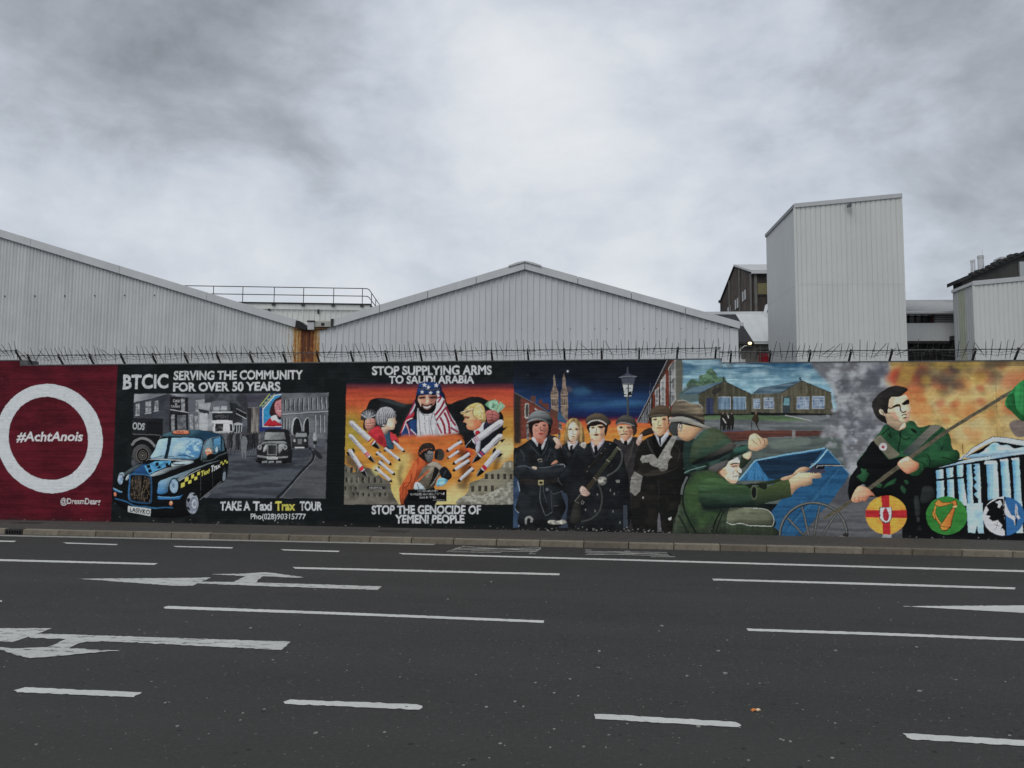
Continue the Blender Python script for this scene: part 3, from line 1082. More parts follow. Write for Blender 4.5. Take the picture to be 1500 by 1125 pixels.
    for i in range(7):
        t = i / 6
        L([(400, 345), (298 + 210 * t, 330 - 118 * math.sin(.5 + 2.2 * t) * .95)], 2.1, (150, 152, 154) if i % 2 == 0 else (122, 124, 128), sm=0)
    for i in range(26):
        x, y = RNG.uniform(305, 505), RNG.uniform(215, 345)
        L([(x, y), (x + RNG.uniform(-22, 22), y + RNG.uniform(-14, 14))], .6, (26, 26, 28), sm=0)
    P('352,420 364,360 420,338 500,342 514,400 496,470 420,524 372,500', (186, 136, 118), grad=(360, 360, 500, 500, (140, 92, 80)))
    for s in ('366,404 430,410 500,396', '362,440 430,450 500,436', '370,478 430,488 492,472', '430,344 440,400'):
        L(s, .7, (96, 60, 54))
    P('398,560 440,510 548,448 620,486 690,620 686,786 600,744 560,720 430,592', (182, 44, 56), mix=((156, 34, 46), 'mid', 2.5, .35))
    P('700,520 800,580 846,620 862,700 760,716 716,600', (182, 44, 56))
    P('560,600 640,640 600,720 560,680', (124, 28, 38), soft=1, a=.8)
    L('548,450 620,520 680,640', 1.0, (80, 22, 34))
    P('640,575 720,520 742,640 790,780 740,806 690,780 664,650', (44, 78, 104))
    P('600,470 720,470 716,520 690,560 650,580', (178, 150, 128), grad=(620, 500, 700, 560, (120, 104, 96)))
    P('690,346 790,312 812,350 832,402 804,420 806,446 800,470 782,502 700,500 640,468 664,400', (206, 178, 150), grad=(700, 450, 800, 350, (190, 160, 138)))
    P('512,340 528,252 584,184 680,164 760,190 812,260 822,312 790,320 740,330 700,346 670,420 650,450 610,474 556,440', (146, 146, 150), grad=(660, 170, 590, 470, (78, 80, 86)), nz=('ver', .3))
    for i in range(16):
        x = 540 + i * 16
        L([(x + 40, 190 + abs(i - 7) * 5), (x + 5, 280), (x - 4 if i > 8 else x + 20, 330 if i > 8 else 420)], .45, (86, 86, 92) if i % 2 else (176, 176, 180))
    P('600,440 660,400 690,360 680,440 640,470', (40, 40, 46), a=.7)
    L('740,352 790,336', 1.3, (50, 44, 44), taper=1)
    L('752,372 786,366', 1.0, (50, 44, 44), taper=1)
    L('796,340 826,402 804,416', .6, (110, 80, 70))
    L('772,444 806,440', 1.1, (150, 66, 64), taper=1)
    P('660,430 720,460 760,500 700,500 650,470', (170, 140, 118), soft=.8, a=.7)
    E(632, 440, 18, 9, (190, 190, 192))
    # man with yellow hair
    V('A6')
    P('560,640 700,520 780,470 960,500 960,700 700,860 620,840', (24, 26, 34))
    P('600,575 680,520 742,446 764,540 690,620 640,650', (176, 178, 184))
    P('628,576 668,568 690,610 640,652 622,620', (160, 30, 44))
    P('456,352 520,318 600,286 700,400 700,500 630,560 560,566 512,546 500,500 506,470 456,452 478,404', (206, 146, 106), grad=(480, 430, 690, 500, (190, 122, 82)))
    P('620,420 700,430 690,520 640,550 600,480', (176, 104, 70), soft=1, a=.7)
    P('408,318 440,322 480,272 540,222 620,190 690,194 742,262 766,380 758,440 730,462 690,420 640,410 592,366 590,292 520,306 470,342 430,342', (206, 178, 116), mix=((168, 140, 78), 'fine', 3, .4))
    L('606,254 590,300 594,350 640,404 690,420', .9, (70, 54, 34))
    L('420,318 520,286 610,270', .8, (232, 214, 170))
    L('640,214 700,280 720,400', .8, (236, 218, 176))
    P('592,300 640,250 720,330 720,400 660,412 604,362', (196, 170, 112), a=.7, nz=('fine', .5))
    E(660, 428, 17, 22, (196, 134, 96))
    P('462,372 530,376 540,402 480,404', (90, 52, 40), soft=.4, a=.85)
    L('500,400 530,396', .9, (40, 30, 28), sm=0)
    L('500,492 536,494', 1.1, (120, 56, 50), taper=1)
    L('478,404 458,450 500,460', .7, (130, 80, 56))
    P('742,470 790,450 860,470 800,540 740,560', (36, 34, 56))
    Q('748,212 800,170 880,210 850,290', (92, 136, 104))
    for q in ('770,176 852,140 880,270 820,270', '800,160 900,140 900,290 850,286', '880,170 930,150 940,290 880,300'):
        Q(q, (116, 156, 126), nz=('fine', .5))
        L(q, .4, (40, 66, 50), sm=0)
    Q('962,166 1032,232 940,326 888,292', (138, 172, 142))
    L('966,186 1012,234 938,308 906,286 966,186', .7, (58, 92, 66), sm=0)
    P('764,320 800,290 880,290 946,340 936,420 880,460 806,470 776,420', (152, 92, 86), mix=((120, 66, 62), 'mid', 2, .4))
    for s in ('780,350 850,346 930,372', '780,392 850,392 930,410', '800,432 860,434 906,440', '850,300 850,450'):
        L(s, .7, (84, 42, 42))
    # bombs
    V('A4')
    sp = [(0, .28, (164, 32, 40)), (.28, .72, (208, 150, 40)), (.72, 1, (164, 32, 40))]
    ca = [(0, .3, (178, 34, 48)), (.4, .6, (178, 34, 48)), (.7, 1, (178, 34, 48))]
    ba = [(0, 1, (178, 34, 48))]
    missile(140, 398, 577, 795, 82, .2, sp, 0)
    missile(130, 590, 506, 1008, 64, .22, ca, 0)
    V('A7')
    missile(128, 212, 405, 624, 68, .22, ba)
    for a in ((815, 72, 997, 238), (684, 178, 932, 378), (560, 242, 792, 447), (592, 392, 847, 602), (548, 488, 803, 708)):
        missile(*a, 46, .14)
    V('A6')
    us = [(0, .2, (160, 120, 136)), (.2, .4, (190, 170, 176)), (.4, .6, (150, 96, 116)), (.6, .8, (190, 170, 176)), (.8, 1, (120, 90, 120))]
    Q('960,540 1062,516 1010,570', (20, 20, 24))
    missile(985, 448, 478, 808, 92, .22, us, 0)
    P('640,740 690,700 680,840 630,880', (150, 150, 158))
    Q('960,700 1036,680 990,740', (20, 20, 24))
    missile(972, 636, 580, 1012, 78, .24, [(0, .35, (60, 60, 110)), (.35, .65, (170, 40, 56)), (.65, 1, (80, 70, 120))], 0)
    V('A8')
    missile(1254, 172, 984, 484, 66, .26, [(0, 1, (164, 34, 52))])
    for a in ((795, 55, 613, 182, 38), (762, 175, 623, 268, 30), (893, 203, 690, 338, 42), (888, 287, 692, 418, 40), (937, 383, 754, 547, 40)):
        missile(*a[:4], a[4], .15)
    # mother and child
    P('120,830 60,822 44,700 46,620 130,480 216,330 286,240 370,292 410,330 300,460 240,560 204,640 150,720', (184, 88, 34), mix=((150, 66, 26), 'ver', 2.5, .35))
    for s in ('200,430 180,520 120,640', '260,400 240,500 200,590', '70,640 120,560 210,570', '60,720 110,610 200,600'):
        L(s, 1.2, (116, 50, 24), taper=1)
    P('120,830 130,720 200,640 330,600 470,620 470,830', (24, 25, 28))
    P('274,230 280,150 326,88 400,72 466,104 492,190 440,150 376,170 356,240 400,322 330,280', (46, 38, 36), nz=('mid', .4))
    for t in range(6):
        E(296 + t * 20 + t * t * 1.5, 200 - t * 26 + t * t * 3, 10, 12, (150, 84, 50))
    P('352,200 400,150 450,170 462,215 450,270 420,316 372,286', (118, 117, 116), grad=(450, 200, 370, 260, (82, 80, 78)))
    P('356,190 400,140 460,160 458,178 400,168 372,210', (34, 32, 34))
    for x in (396, 436):
        E(x, 214, 10, 7, (38, 36, 36))
    L('416,214 420,248 434,250', .7, (60, 58, 58))
    L('404,274 440,272', 1.0, (66, 46, 46), taper=1)
    E(532, 216, 58, 76, (62, 60, 55), mix=((46, 44, 40), 'mid', 2, .4))
    P('474,190 510,150 500,260 474,270', (30, 28, 28))
    P('284,470 330,376 400,328 470,300 540,340 560,430 500,520 460,616 340,634 240,572', (106, 98, 85), mix=((80, 74, 64), 'mid', 2.5, .45))
    P('360,480 420,372 474,376 470,420 400,500', (128, 120, 104))
    P('470,372 500,380 520,420 450,560 400,600 440,500', (30, 28, 28))
    L('540,420 470,540 420,600', 1.5, (150, 142, 128), a=.6)
    P('380,346 440,306 500,310 556,360 590,400 548,420 490,370 420,360', (142, 134, 120))
    P('530,410 596,360 670,440 682,490 640,530 590,522 548,480', (26, 29, 36))
    L('580,470 600,430 616,410', .9, (80, 82, 88))
    P('490,580 540,500 634,530 590,590 520,604', (88, 152, 190), mix=((130, 180, 205), 'fine', 3, .4))
    L('404,410 330,480 240,560', 2.6, (178, 92, 40))
    P('232,562 290,562 352,640 230,642', (166, 178, 186))
    L('262,580 280,640', 1.3, (90, 108, 126))
    Q('144,643 618,643 616,786 144,778', (16, 17, 19))
    C2 = (158, 158, 156)
    T('1 CHILD DIES EVERY', [(266, 672), (512, 672), (512, 651), (266, 651)], C2, bold=.01, shear=.15)
    T('10 MINUTES AS A RESULT OF THE', [(178, 711), (596, 709), (596, 684), (178, 686)], C2, bold=.01)
    T('WAR IN YEMEN', [(292, 750), (492, 749), (492, 725), (292, 726)], C2, bold=.01)
    for i in range(16):
        L([(452 + i * 9.4, 778), (455 + i * 9.4, 766)], .45, C2, sm=0, a=.7)
    V('Z3')
    Q('-60,150 73,190 57,934 -60,940', BLK)
    Q('-60,933 1100,933 1100,1090 -60,1090', BLK)
    T('STOP THE GENOCIDE OF', [(227, 990), (893, 990), (893, 940), (227, 940)], W1, bold=.032)
    T('YEMENI PEOPLE', [(371, 1047), (792, 1047), (792, 998), (371, 998)], W1, bold=.032)
def paint_company_panel():
    V('Z4')
    # night sky over a terrace
    stops = [(36, (22, 25, 31)), (140, (24, 30, 46)), (230, (26, 44, 82)), (300, (30, 60, 112)), (350, (27, 52, 106)), (385, (30, 34, 84)),
             (402, (70, 30, 52)), (420, (176, 74, 40)), (465, (188, 112, 38)), (520, (186, 126, 36)), (580, (150, 100, 40))]
    for (y0, c0), (y1, c1) in zip(stops, stops[1:]):
        R(50, y0, 1010, y1 + 1, c0, grad=(0, y0, 0, y1, c1), nz=('hor', .13))
    R(50, 575, 1010, 1100, (24, 26, 29), mix=((32, 34, 37), 'mid', 2.5, .4))
    for p in ('380,110 600,80 760,120 900,90 960,200 820,230 640,200 480,220', '60,120 200,100 300,160 200,220 80,190', '560,210 700,190 760,240 640,260'):
        P(p, (20, 24, 32), soft=6, a=.65, nz=('mid', .4))
    for p in ('400,320 520,300 640,316 520,335', '620,300 820,296 840,320 640,330', '390,230 470,215 520,245 430,260'):
        P(p, (52, 98, 142), soft=2.5, a=.55)
    P('370,210 395,215 400,235 375,240', (96, 84, 92), soft=1.5, a=.6)
    B = (104, 57, 46)
    V('B7')
    for s in ('570,500 588,450 604,410 610,300 620,225 630,300 646,410 664,450 680,500 682,790 575,730', '710,500 728,450 738,380 746,280 764,205 778,280 790,380 806,450 820,500 822,920 720,830'):
        Q(s, (134, 117, 101), mix=((98, 86, 78), 'fine', 3.5, .45))
    for x in (592, 628, 660, 735, 768, 800):
        L([(x, 600), (x, 690)], .9, (70, 62, 60), sm=0)
        L([(x, 480), (x, 520)], .6, (84, 74, 70), sm=0)
    for y in (540, 590, 700):
        L([(570, y), (680, y)], .6, (164, 148, 130), sm=0)
        L([(712, y - 14), (820, y - 14)], .6, (164, 148, 130), sm=0)
    L('605,305 620,240 634,305', .5, (150, 152, 148), sm=0)
    E(815, 188, 13, 15, (196, 200, 212))
    E(815, 188, 22, 24, (150, 156, 176), a=.25, soft=.6)
    # left terrace
    Q('270,560 300,545 346,556 336,660 270,620', (92, 62, 56))
    Q('386,620 410,590 444,600 446,690 390,660', (92, 56, 48))
    Q('446,650 540,660 540,760 446,700', (98, 58, 48))
    Q('30,500 340,650 560,800 670,770 700,900 700,1100 30,1200', B, grad=(30, 700, 260, 700, (110, 58, 46)), nz=('fine', .16))
    Q('30,505 130,560 130,1250 30,1250', (50, 44, 40), soft=1.5)
    L('32,500 200,590 340,660 560,800', 1.3, (92, 96, 100), sm=0)
    L('40,512 560,812', .8, (36, 34, 34), sm=0)
    Q('560,730 680,790 668,890 560,810', (92, 62, 48))
    Q('670,800 700,780 800,920 810,960 700,930 668,900', (56, 86, 120))
    P('185,860 190,690 208,655 245,660 250,690 240,865', (150, 148, 140))
    P('200,850 204,690 226,668 238,690 230,850', (64, 62, 60))
    L('188,860 245,866', 1.1, (170, 168, 160), sm=0)
    Q('330,720 370,742 380,760 332,748', (168, 166, 160))
    V('B1')
    for q in ('232,350 262,345 292,600 246,620', '760,320 820,340 818,440 760,430', '756,490 800,498 795,600 756,610'):
        Q(q, (124, 124, 122), mix=((66, 64, 64), 'fine', 3, .5))
    L('764,425 826,444', .9, (170, 168, 164), sm=0)
    L('240,402 300,410', .8, (34, 30, 30), sm=0)
    # right terrace
    V('B8')
    Q('590,1125 840,620 1105,64 1345,60 1345,760 1240,1125', (106, 53, 41), nz=('fine', .14))
    Q('590,1125 832,640 834,900 760,1125', (100, 103, 108), mix=((74, 76, 82), 'ver', 3, .5))
    for i in range(7):
        x = 640 + i * 27
        L([(x, 1120), (x + 2, 1045 - i * 55)], .8, (40, 42, 46), sm=0)
        L([(x + 10, 1120), (x + 12, 1030 - i * 55)], .6, (150, 150, 150), sm=0)
    Q('836,630 856,600 856,860 836,900', (26, 26, 28))
    Q('598,1105 840,612 1105,64 1180,62 1120,190 1000,400 860,640 700,960 640,1090', (62, 50, 46))
    L('598,1105 840,612 1104,64', 1.1, (128, 130, 132), sm=0)
    L('612,1105 850,630 1000,330', .9, (28, 26, 28), sm=0)
    for q, i in (('1118,206 1220,80 1238,70 1238,740 1130,880', '1142,212 1212,112 1212,730 1160,800'), ('976,440 1068,312 1066,870 984,860', '1002,450 1046,392 1040,850 1004,850'),
                 ('892,580 958,520 956,870 900,870', '906,592 942,562 938,860 910,860')):
        Q(q, (150, 149, 146), nz=('fine', .14))
        Q(i, (104, 104, 104), mix=((142, 142, 140), 'fine', 3.5, .5))
    L('1142,212 1142,880', 1.6, (36, 34, 34), sm=0)
    L('1150,460 1212,384', 1.2, (30, 30, 32), sm=0)
    L('1146,206 1214,108', 1.0, (30, 30, 32), sm=0)
    L('970,430 970,880', 1.3, (34, 32, 32), sm=0)
    L('812,460 810,640 826,760', .5, (130, 132, 134), sm=0)
    Q('1238,62 1350,60 1330,620 1300,780 1240,800', (104, 103, 92), grad=(1240, 300, 1340, 300, (84, 88, 78)))
    # street lamp
    Q('424,690 456,690 474,1010 432,1010', (78, 82, 82), grad=(424, 800, 474, 800, (44, 48, 52)))
    Q('354,488 545,488 514,660 500,690 390,690 378,650', (162, 165, 162), mix=((128, 132, 132), 'mid', 2, .4))
    for s in ('454,480 454,690', '354,490 382,650', '420,545 500,545', '540,490 512,650'):
        L(s, 1.1, (24, 26, 30), sm=0)
    P('370,645 440,652 520,640 512,662 460,668 384,664', (20, 22, 26))
    P('448,620 500,600 500,650 450,680', (22, 24, 28))
    P('388,660 434,664 430,690 400,688', (176, 178, 176), sm=0)
    Q('300,368 400,312 428,288 434,200 444,186 452,200 456,288 490,318 602,352 566,378 546,470 350,474 336,386', (72, 76, 92), mix=((54, 58, 72), 'hor', 3, .4))
    L('302,368 440,350 600,356', .9, (120, 124, 134), sm=0)
    L('352,474 548,470', 1.2, (92, 96, 104), sm=0)
    # ---- figures: two in the second row first
    V('B3')
    P('-20,700 60,592 122,530 262,536 380,560 430,700 410,1150 -20,1150', (25, 28, 33), mix=((36, 40, 46), 'mid', 2.5, .4))
    P('64,600 80,400 90,310 140,220 210,184 290,210 350,300 384,440 380,570 300,570 130,560', (128, 104, 66), mix=((92, 74, 50), 'ver', 3, .45))
    P('122,360 156,280 215,236 280,290 310,380 302,470 256,540 200,556 144,510', (216, 188, 158), grad=(130, 400, 310, 430, (196, 162, 132)))
    P('90,330 140,224 210,186 216,240 150,296 124,400 128,540 84,560', (158, 132, 82), nz=('ver', .4))
    P('210,186 290,212 352,304 384,440 376,560 316,560 316,400 282,300 218,240', (146, 120, 74), nz=('ver', .5))
    face_marks([(160, 366), (262, 366)], ['132,350 180,352', '236,352 292,350'], '206,372 200,430 216,444 238,440', '178,482 210,478 250,486')
    L('184,510 206,516 232,508', .7, (150, 110, 92))
    P('120,534 150,560 205,560 262,540 286,560 240,640 200,680 156,690 130,620', (178, 174, 176))
    P('140,545 200,562 262,548 240,585 180,590', (180, 150, 126))
    P('160,630 205,612 200,680 210,740 170,740', (20, 22, 26))
    L('60,610 110,700 150,780', .8, (60, 64, 68))
    L('290,560 250,680 220,800', .8, (52, 56, 60))
    Q('100,740 160,730 180,770 130,800', (52, 50, 50))
    V('Z4')
    P('640,570 690,530 760,510 830,540 830,700 790,1060 640,1060', (49, 46, 47), mix=((38, 36, 38), 'mid', 2, .4))
    V('B3')
    P('900,320 960,300 1100,296 1156,320 1160,400 1110,474 1080,520 1030,560 980,520 940,460 916,400', (214, 166, 132), grad=(930, 380, 1150, 400, (176, 122, 92)))
    P('1120,320 1200,300 1200,420 1150,470 1150,380', (58, 44, 40))
    P('876,270 920,196 1000,146 1080,142 1170,200 1216,290 1206,330 1150,300 1040,262 940,262 900,292', (74, 71, 66), grad=(1000, 140, 1020, 300, (50, 48, 46)))
    P('888,284 960,250 1080,258 1180,300 1160,312 1060,282 950,276 900,300', (112, 112, 110))
    face_marks([(966, 336), (1084, 338)], ['936,320 1000,318', '1050,320 1116,322'], '1016,340 1000,392 1030,402 1054,394', '970,440 1020,432 1062,440', w=1.2)
    for x in (966, 1084):
        E(x, 344, 9, 7, (60, 70, 84))
    P('950,438 1020,424 1070,438 1060,450 1010,444 960,454', (96, 64, 46))
    P('950,480 1000,530 1040,560 1126,470 1136,500 1070,600 1010,590 960,540', (180, 176, 172))
    P('1006,560 1040,540 1064,570 1050,612 1010,600', (20, 20, 22))
    L('930,600 980,760 1040,920', 1.1, (70, 66, 66))
    L('1160,560 1120,740 1040,920', 1.2, (78, 74, 72))
    P('980,900 1060,700 1160,620 1080,860 1030,990', (62, 58, 56), soft=1, a=.7)
    # ---- first man on the left, arms folded
    V('Z4')
    Q('50,735 84,770 88,840 62,950 86,968 80,1056 48,1056', (58, 78, 110), mix=((44, 60, 92), 'mid', 2, .4))
    L('52,740 84,772 74,780 88,842 62,950 86,968 82,1050', .9, (150, 160, 170), sm=0)
    Q('320,820 374,860 376,1056 320,1056', (54, 62, 82))
    P('50,705 62,592 108,556 165,520 252,512 322,540 350,620 368,682 342,724 322,760 332,832 362,930 336,1000 330,1045 92,1045 84,966 62,940 88,830 78,772 52,742', (25, 27, 30), mix=((36, 39, 43), 'mid', 2.5, .4))
    BL((80, 570, 330, 720), 26, (50, 54, 60), 6, 14, .22)
    BL((90, 800, 330, 1000), 26, (46, 50, 56), 6, 16, .2)
    V('B1')
    P('300,470 320,380 350,320 480,296 590,320 620,420 590,540 560,600 500,640 440,650 380,620 340,570', (180, 130, 112), grad=(340, 430, 600, 470, (160, 102, 86)))
    P('400,590 500,600 560,560 540,680 450,680 380,640', (150, 88, 70))
    P('270,330 400,296 560,296 650,350 640,450 616,530 584,540 596,430 570,330 480,318 440,340 366,352 338,420 352,570 310,520', (32, 26, 26))
    P('242,322 268,250 320,172 400,128 470,120 560,150 640,226 674,320 650,384 600,330 520,292 420,276 330,292', (124, 128, 128), grad=(440, 130, 470, 310, (42, 45, 48)))
    P('246,312 330,266 440,254 540,280 606,326 640,370 600,344 520,300 420,282 330,296 256,326', (138, 141, 141), grad=(300, 280, 620, 350, (76, 80, 82)))
    face_marks([(398, 376), (530, 376)], ['360,366 430,362', '494,362 566,366'], '470,380 460,440 482,462 500,450', '428,512 470,506 524,514', ink=(60, 38, 36), lip=(140, 58, 54), w=1.3)
    P('430,506 476,498 524,510 480,530', (150, 66, 60))
    P('326,590 366,568 420,650 446,690 480,720 560,586 576,600 500,770 440,730 390,690', (186, 185, 186))
    P('424,684 470,664 486,760 500,820 470,850 440,760', (18, 20, 24))
    P('270,640 330,610 420,720 490,860 560,700 620,640 600,760 480,930 400,780', (34, 38, 44))
    for s, w in (('270,650 360,760 470,880', 1.0), ('600,640 560,760 500,880', .9), ('130,760 190,850 200,970', 1.2), ('70,800 50,950 60,1020', .8), ('640,760 600,880 560,960', .8),
                 ('720,800 700,880 740,960', .8)):
        L(s, w, (64, 68, 74), taper=1)
    Q('414,930 486,918 504,974 440,984', (112, 110, 100))
    Q('430,944 476,936 488,962 448,970', (40, 40, 40))
    P('40,1060 200,1010 330,1050 420,1062 560,1046 720,1000 860,1010 880,1090 820,1150 500,1170 200,1150 50,1120', (30, 33, 38), mix=((46, 50, 57), 'mid', 2.5, .35))
    L('60,1070 200,1040 330,1080 400,1110', 1.2, (84, 92, 104), taper=1)
    L('420,1070 600,1060 740,1020 830,1040', 1.0, (88, 96, 108), taper=1)
    L('780,1010 850,1020 870,1060', 1.2, (120, 126, 132))
    P('330,1046 408,1060 404,1102 346,1082', (172, 154, 134))
    P('636,1022 680,970 730,944 756,980 700,1010', (166, 120, 96))
    P('560,540 640,530 740,560 720,620 660,680 620,640', (40, 42, 46))
    P('676,590 720,572 800,640 824,700 812,752 796,700 780,740 740,756 708,730 728,680 700,640', (196, 168, 148), grad=(700, 600, 780, 750, (170, 136, 118)))
    L('740,690 730,740', .6, (110, 76, 66), sm=0)
    L('770,690 768,736', .6, (110, 76, 66), sm=0)
    V('B2')
    Q('120,240 270,236 430,262 770,226 780,300 420,330 130,330', (46, 42, 40), nz=('mid', .3))
    Q('430,258 522,258 520,342 432,346', (146, 138, 96))
    Q('450,282 504,280 502,322 454,326', (34, 34, 32))
    E(578, 416, 26, 28, (92, 96, 100))
    L('470,350 462,480 470,640 540,820 574,842 664,782', 1.1, (84, 88, 92))
    L('514,350 520,450 570,630', .8, (72, 76, 80))
    L('640,430 680,490 836,440', 1.2, (70, 74, 80))
    L('650,500 655,650 660,780', .7, (70, 76, 82))
    L('680,690 770,680', .7, (84, 88, 92), sm=0)
    L('760,215 780,300 830,350', .9, (72, 76, 80))
    P('210,910 250,862 310,856 350,900 340,960 300,960 310,920 280,890 250,920 240,990 220,990', (140, 140, 136))
    P('600,934 700,920 760,930 840,910 890,940 880,980 700,996 606,984', (146, 144, 134), nz=('fine', .4))
    # ---- third man with the rifle
    V('Z4')
    P('396,720 420,640 440,590 520,540 625,536 690,580 722,690 742,800 724,1065 396,1056 380,900 400,800', (23, 25, 29), mix=((34, 37, 41), 'mid', 2.4, .35))
    BL((430, 600, 690, 1000), 34, (44, 47, 50), 6, 16, .2)
    V('B3')
    P('440,330 500,290 660,284 716,330 706,440 668,520 640,560 560,580 500,540 468,440', (214, 181, 152), grad=(480, 420, 700, 440, (190, 148, 118)))
    P('500,500 560,540 640,530 690,480 680,560 590,640 510,580', (184, 140, 114))
    P('428,300 560,226 690,270 756,300 740,400 716,470 700,400 706,330 650,290 580,300 520,316 470,330 462,420 436,370', (38, 32, 30))
    P('398,230 440,165 540,112 640,112 740,166 806,250 770,296 730,292 680,246 590,216 500,232 440,284', (88, 77, 64), grad=(560, 110, 590, 260, (62, 55, 48)))
    L('432,280 500,236 590,220 670,242 734,290', 2.1, (158, 156, 148))
    face_marks([(520, 340), (640, 336)], ['480,334 560,322', '600,318 690,320'], '580,340 570,400 548,412 580,420', '524,452 570,444 620,450', w=1.3)
    P('596,312 690,310 680,340 620,344', (44, 34, 32), a=.85)
    P('528,450 570,444 612,450 590,464 555,464', (70, 40, 38))
    L('552,500 590,506', .8, (150, 104, 84), sm=0)
    P('488,536 530,590 566,646 690,506 694,560 600,690 546,730 506,640', (172, 166, 172))
    P('540,640 576,612 592,660 580,760 552,740', (20, 22, 26))
    L('480,560 500,680 545,800', 1.1, (60, 64, 70))
    L('700,560 650,680 560,800', 1.0, (56, 60, 66))
    P('380,1010 560,840 720,660 760,690 600,880 400,1050', (46, 42, 42), mix=((34, 32, 32), 'mid', 2, .4))
    for x, y in ((460, 946), (430, 1030), (650, 740), (706, 660), (786, 590), (806, 936)):
        E(x, y, 8, 8, (110, 108, 104))
    P('312,600 350,576 400,570 416,620 390,664 330,630', (178, 168, 156))
    for i in range(4):
        L([(330 + i * 22, 582 + i * 3), (326 + i * 22, 640)], .7, (60, 54, 52), sm=0)
    V('Z4')
    L('692,582 700,650 664,712 606,748', 2.4, (70, 74, 72))
    L('556,790 572,830 580,880 566,950 520,998 456,1020', 2.4, (64, 66, 64))
    Q('664,574 684,584 560,752 542,738', (78, 80, 62), grad=(600, 640, 620, 660, (48, 50, 40)))
    Q('540,736 564,752 490,850 466,836', (58, 52, 42))
    L('668,570 690,590', 1.6, (130, 126, 114), sm=0)
    L('608,646 626,660', 1.2, (128, 124, 108), sm=0)
    L('526,752 548,770', 1.2, (120, 116, 102), sm=0)
    P('416,900 456,852 476,868 452,905 450,1018 396,1024 390,1000', (46, 46, 42))
    L('455,850 416,898 440,908', .9, (116, 114, 106), sm=0)
    E(464, 902, 9, 12, (30, 30, 30))
    L('456,912 460,890 472,900 464,914 456,912', .8, (130, 130, 126), sm=0)
    P('448,826 462,806 480,816 500,840 510,850 490,866 466,862 452,848', (190, 160, 146))
    for y in (832, 842, 852):
        L([(462, y - 6), (496, y + 4)], .6, (92, 60, 56), sm=0)
    P('556,762 576,748 604,756 606,784 580,802 560,788', (132, 130, 122), nz=('fine', .6))
    Q('660,770 686,768 684,786 664,786', (110, 110, 106))
    # ---- fifth man, arms folded
    V('Z4')
    P('770,700 790,600 830,530 900,500 1000,500 1060,540 1090,640 1080,760 1020,1080 780,1075 760,900 770,780', (25, 25, 24), mix=((36, 34, 31), 'mid', 2.2, .35))
    BL((800, 560, 1070, 1000), 34, (48, 45, 40), 6, 16, .2)
    V('B5')
    P('360,500 440,430 560,400 580,470 420,530', (46, 38, 34))
    P('520,260 640,244 772,240 780,380 744,450 700,500 650,530 600,500 550,440 530,370', (216, 176, 138), grad=(560, 330, 780, 350, (192, 142, 104)))
    P('490,260 530,256 536,340 550,390 520,370 500,320', (40, 32, 28))
    P('760,240 806,250 800,320 780,360 770,300', (40, 32, 28))
    P('790,260 824,260 820,310 796,360 786,320', (178, 150, 126))
    P('486,240 506,176 560,118 640,86 720,88 790,136 834,206 812,250 760,236 640,220 520,250', (88, 74, 58), grad=(640, 90, 650, 250, (64, 54, 44)))
    P('500,240 600,214 720,218 766,236 700,250 560,262 510,262', (76, 70, 60))
    face_marks([(580, 292), (712, 290)], ['548,286 610,270', '676,270 742,274'], '640,300 622,368 640,380 664,372', '596,416 650,410 704,414', w=1.2)
    P('594,410 648,400 706,408 690,418 610,420', (150, 110, 76))
    P('570,460 590,470 620,530 662,560 744,470 776,432 776,530 690,640 660,668 610,570', (176, 178, 186))
    P('636,560 660,548 672,590 664,660 642,610', (30, 34, 44))
    P('550,480 660,680 780,520 860,560 700,820 610,860 560,700', (18, 18, 19))
    L('470,560 500,680 570,800', 2.4, (54, 54, 52))
    P('370,852 400,806 480,800 520,784 570,800 604,840 622,850 700,720 836,508 906,526 812,720 800,790 832,830 800,850 772,900 764,1000 716,1030 668,1034 624,968 560,960 516,930 500,900 400,910', (130, 128, 122), nz=('fine', .2), sm=0)
    L('280,1000 420,1070 560,1080 760,1040 900,980', 1.4, (62, 56, 48), taper=1)
    L('860,640 940,760 900,900', 1.0, (60, 56, 50), taper=1)
    P('314,612 336,548 384,490 402,520 392,600 350,660 322,640', (186, 158, 144))
    for i in range(3):
        L([(336 + i * 18, 570 + i * 6), (332 + i * 18, 640)], .6, (100, 70, 64), sm=0)
    V('B4')
    Q('1118,108 1248,184 1236,240 1204,430 1132,496 1048,432 1062,220', (118, 116, 110), nz=('fine', .16))
    L('1064,236 1140,242 1236,220', .8, (84, 82, 78))
    V('B6')
    Q('484,752 500,800 524,1060 458,1060 466,850', (92, 92, 96))
    L('470,250 480,420 470,660', .9, (46, 46, 46))
    P('250,170 420,90 560,60 600,110 400,180', (60, 56, 50), soft=.8, a=.7)
    V('B4')
    Q('940,640 1000,640 1018,990 946,1000', (58, 64, 76))
    for x, y in ((786, 740), (800, 465), (740, 410), (350, 716), (500, 735), (890, 915), (535, 475), (1255, 526)):
        P([(x - 10, y), (x, y - 22), (x + 12, y - 4), (x + 4, y + 22)], (120, 120, 116), a=.8)
    V('B6')
    P('626,850 660,838 680,822 676,870 650,880', (176, 178, 174))
    P('228,520 250,514 240,545', (150, 150, 148))
    V('PX')
    for _ in range(120):
        x = RNG.uniform(756, 1010)
        y = 779.5 + (x - 756) * .018 - abs(RNG.normal(0, 3.5))
        r = RNG.uniform(.3, .9)
        E(x, y, r * 1.6, r, (150, 150, 146), a=RNG.uniform(.3, .9))


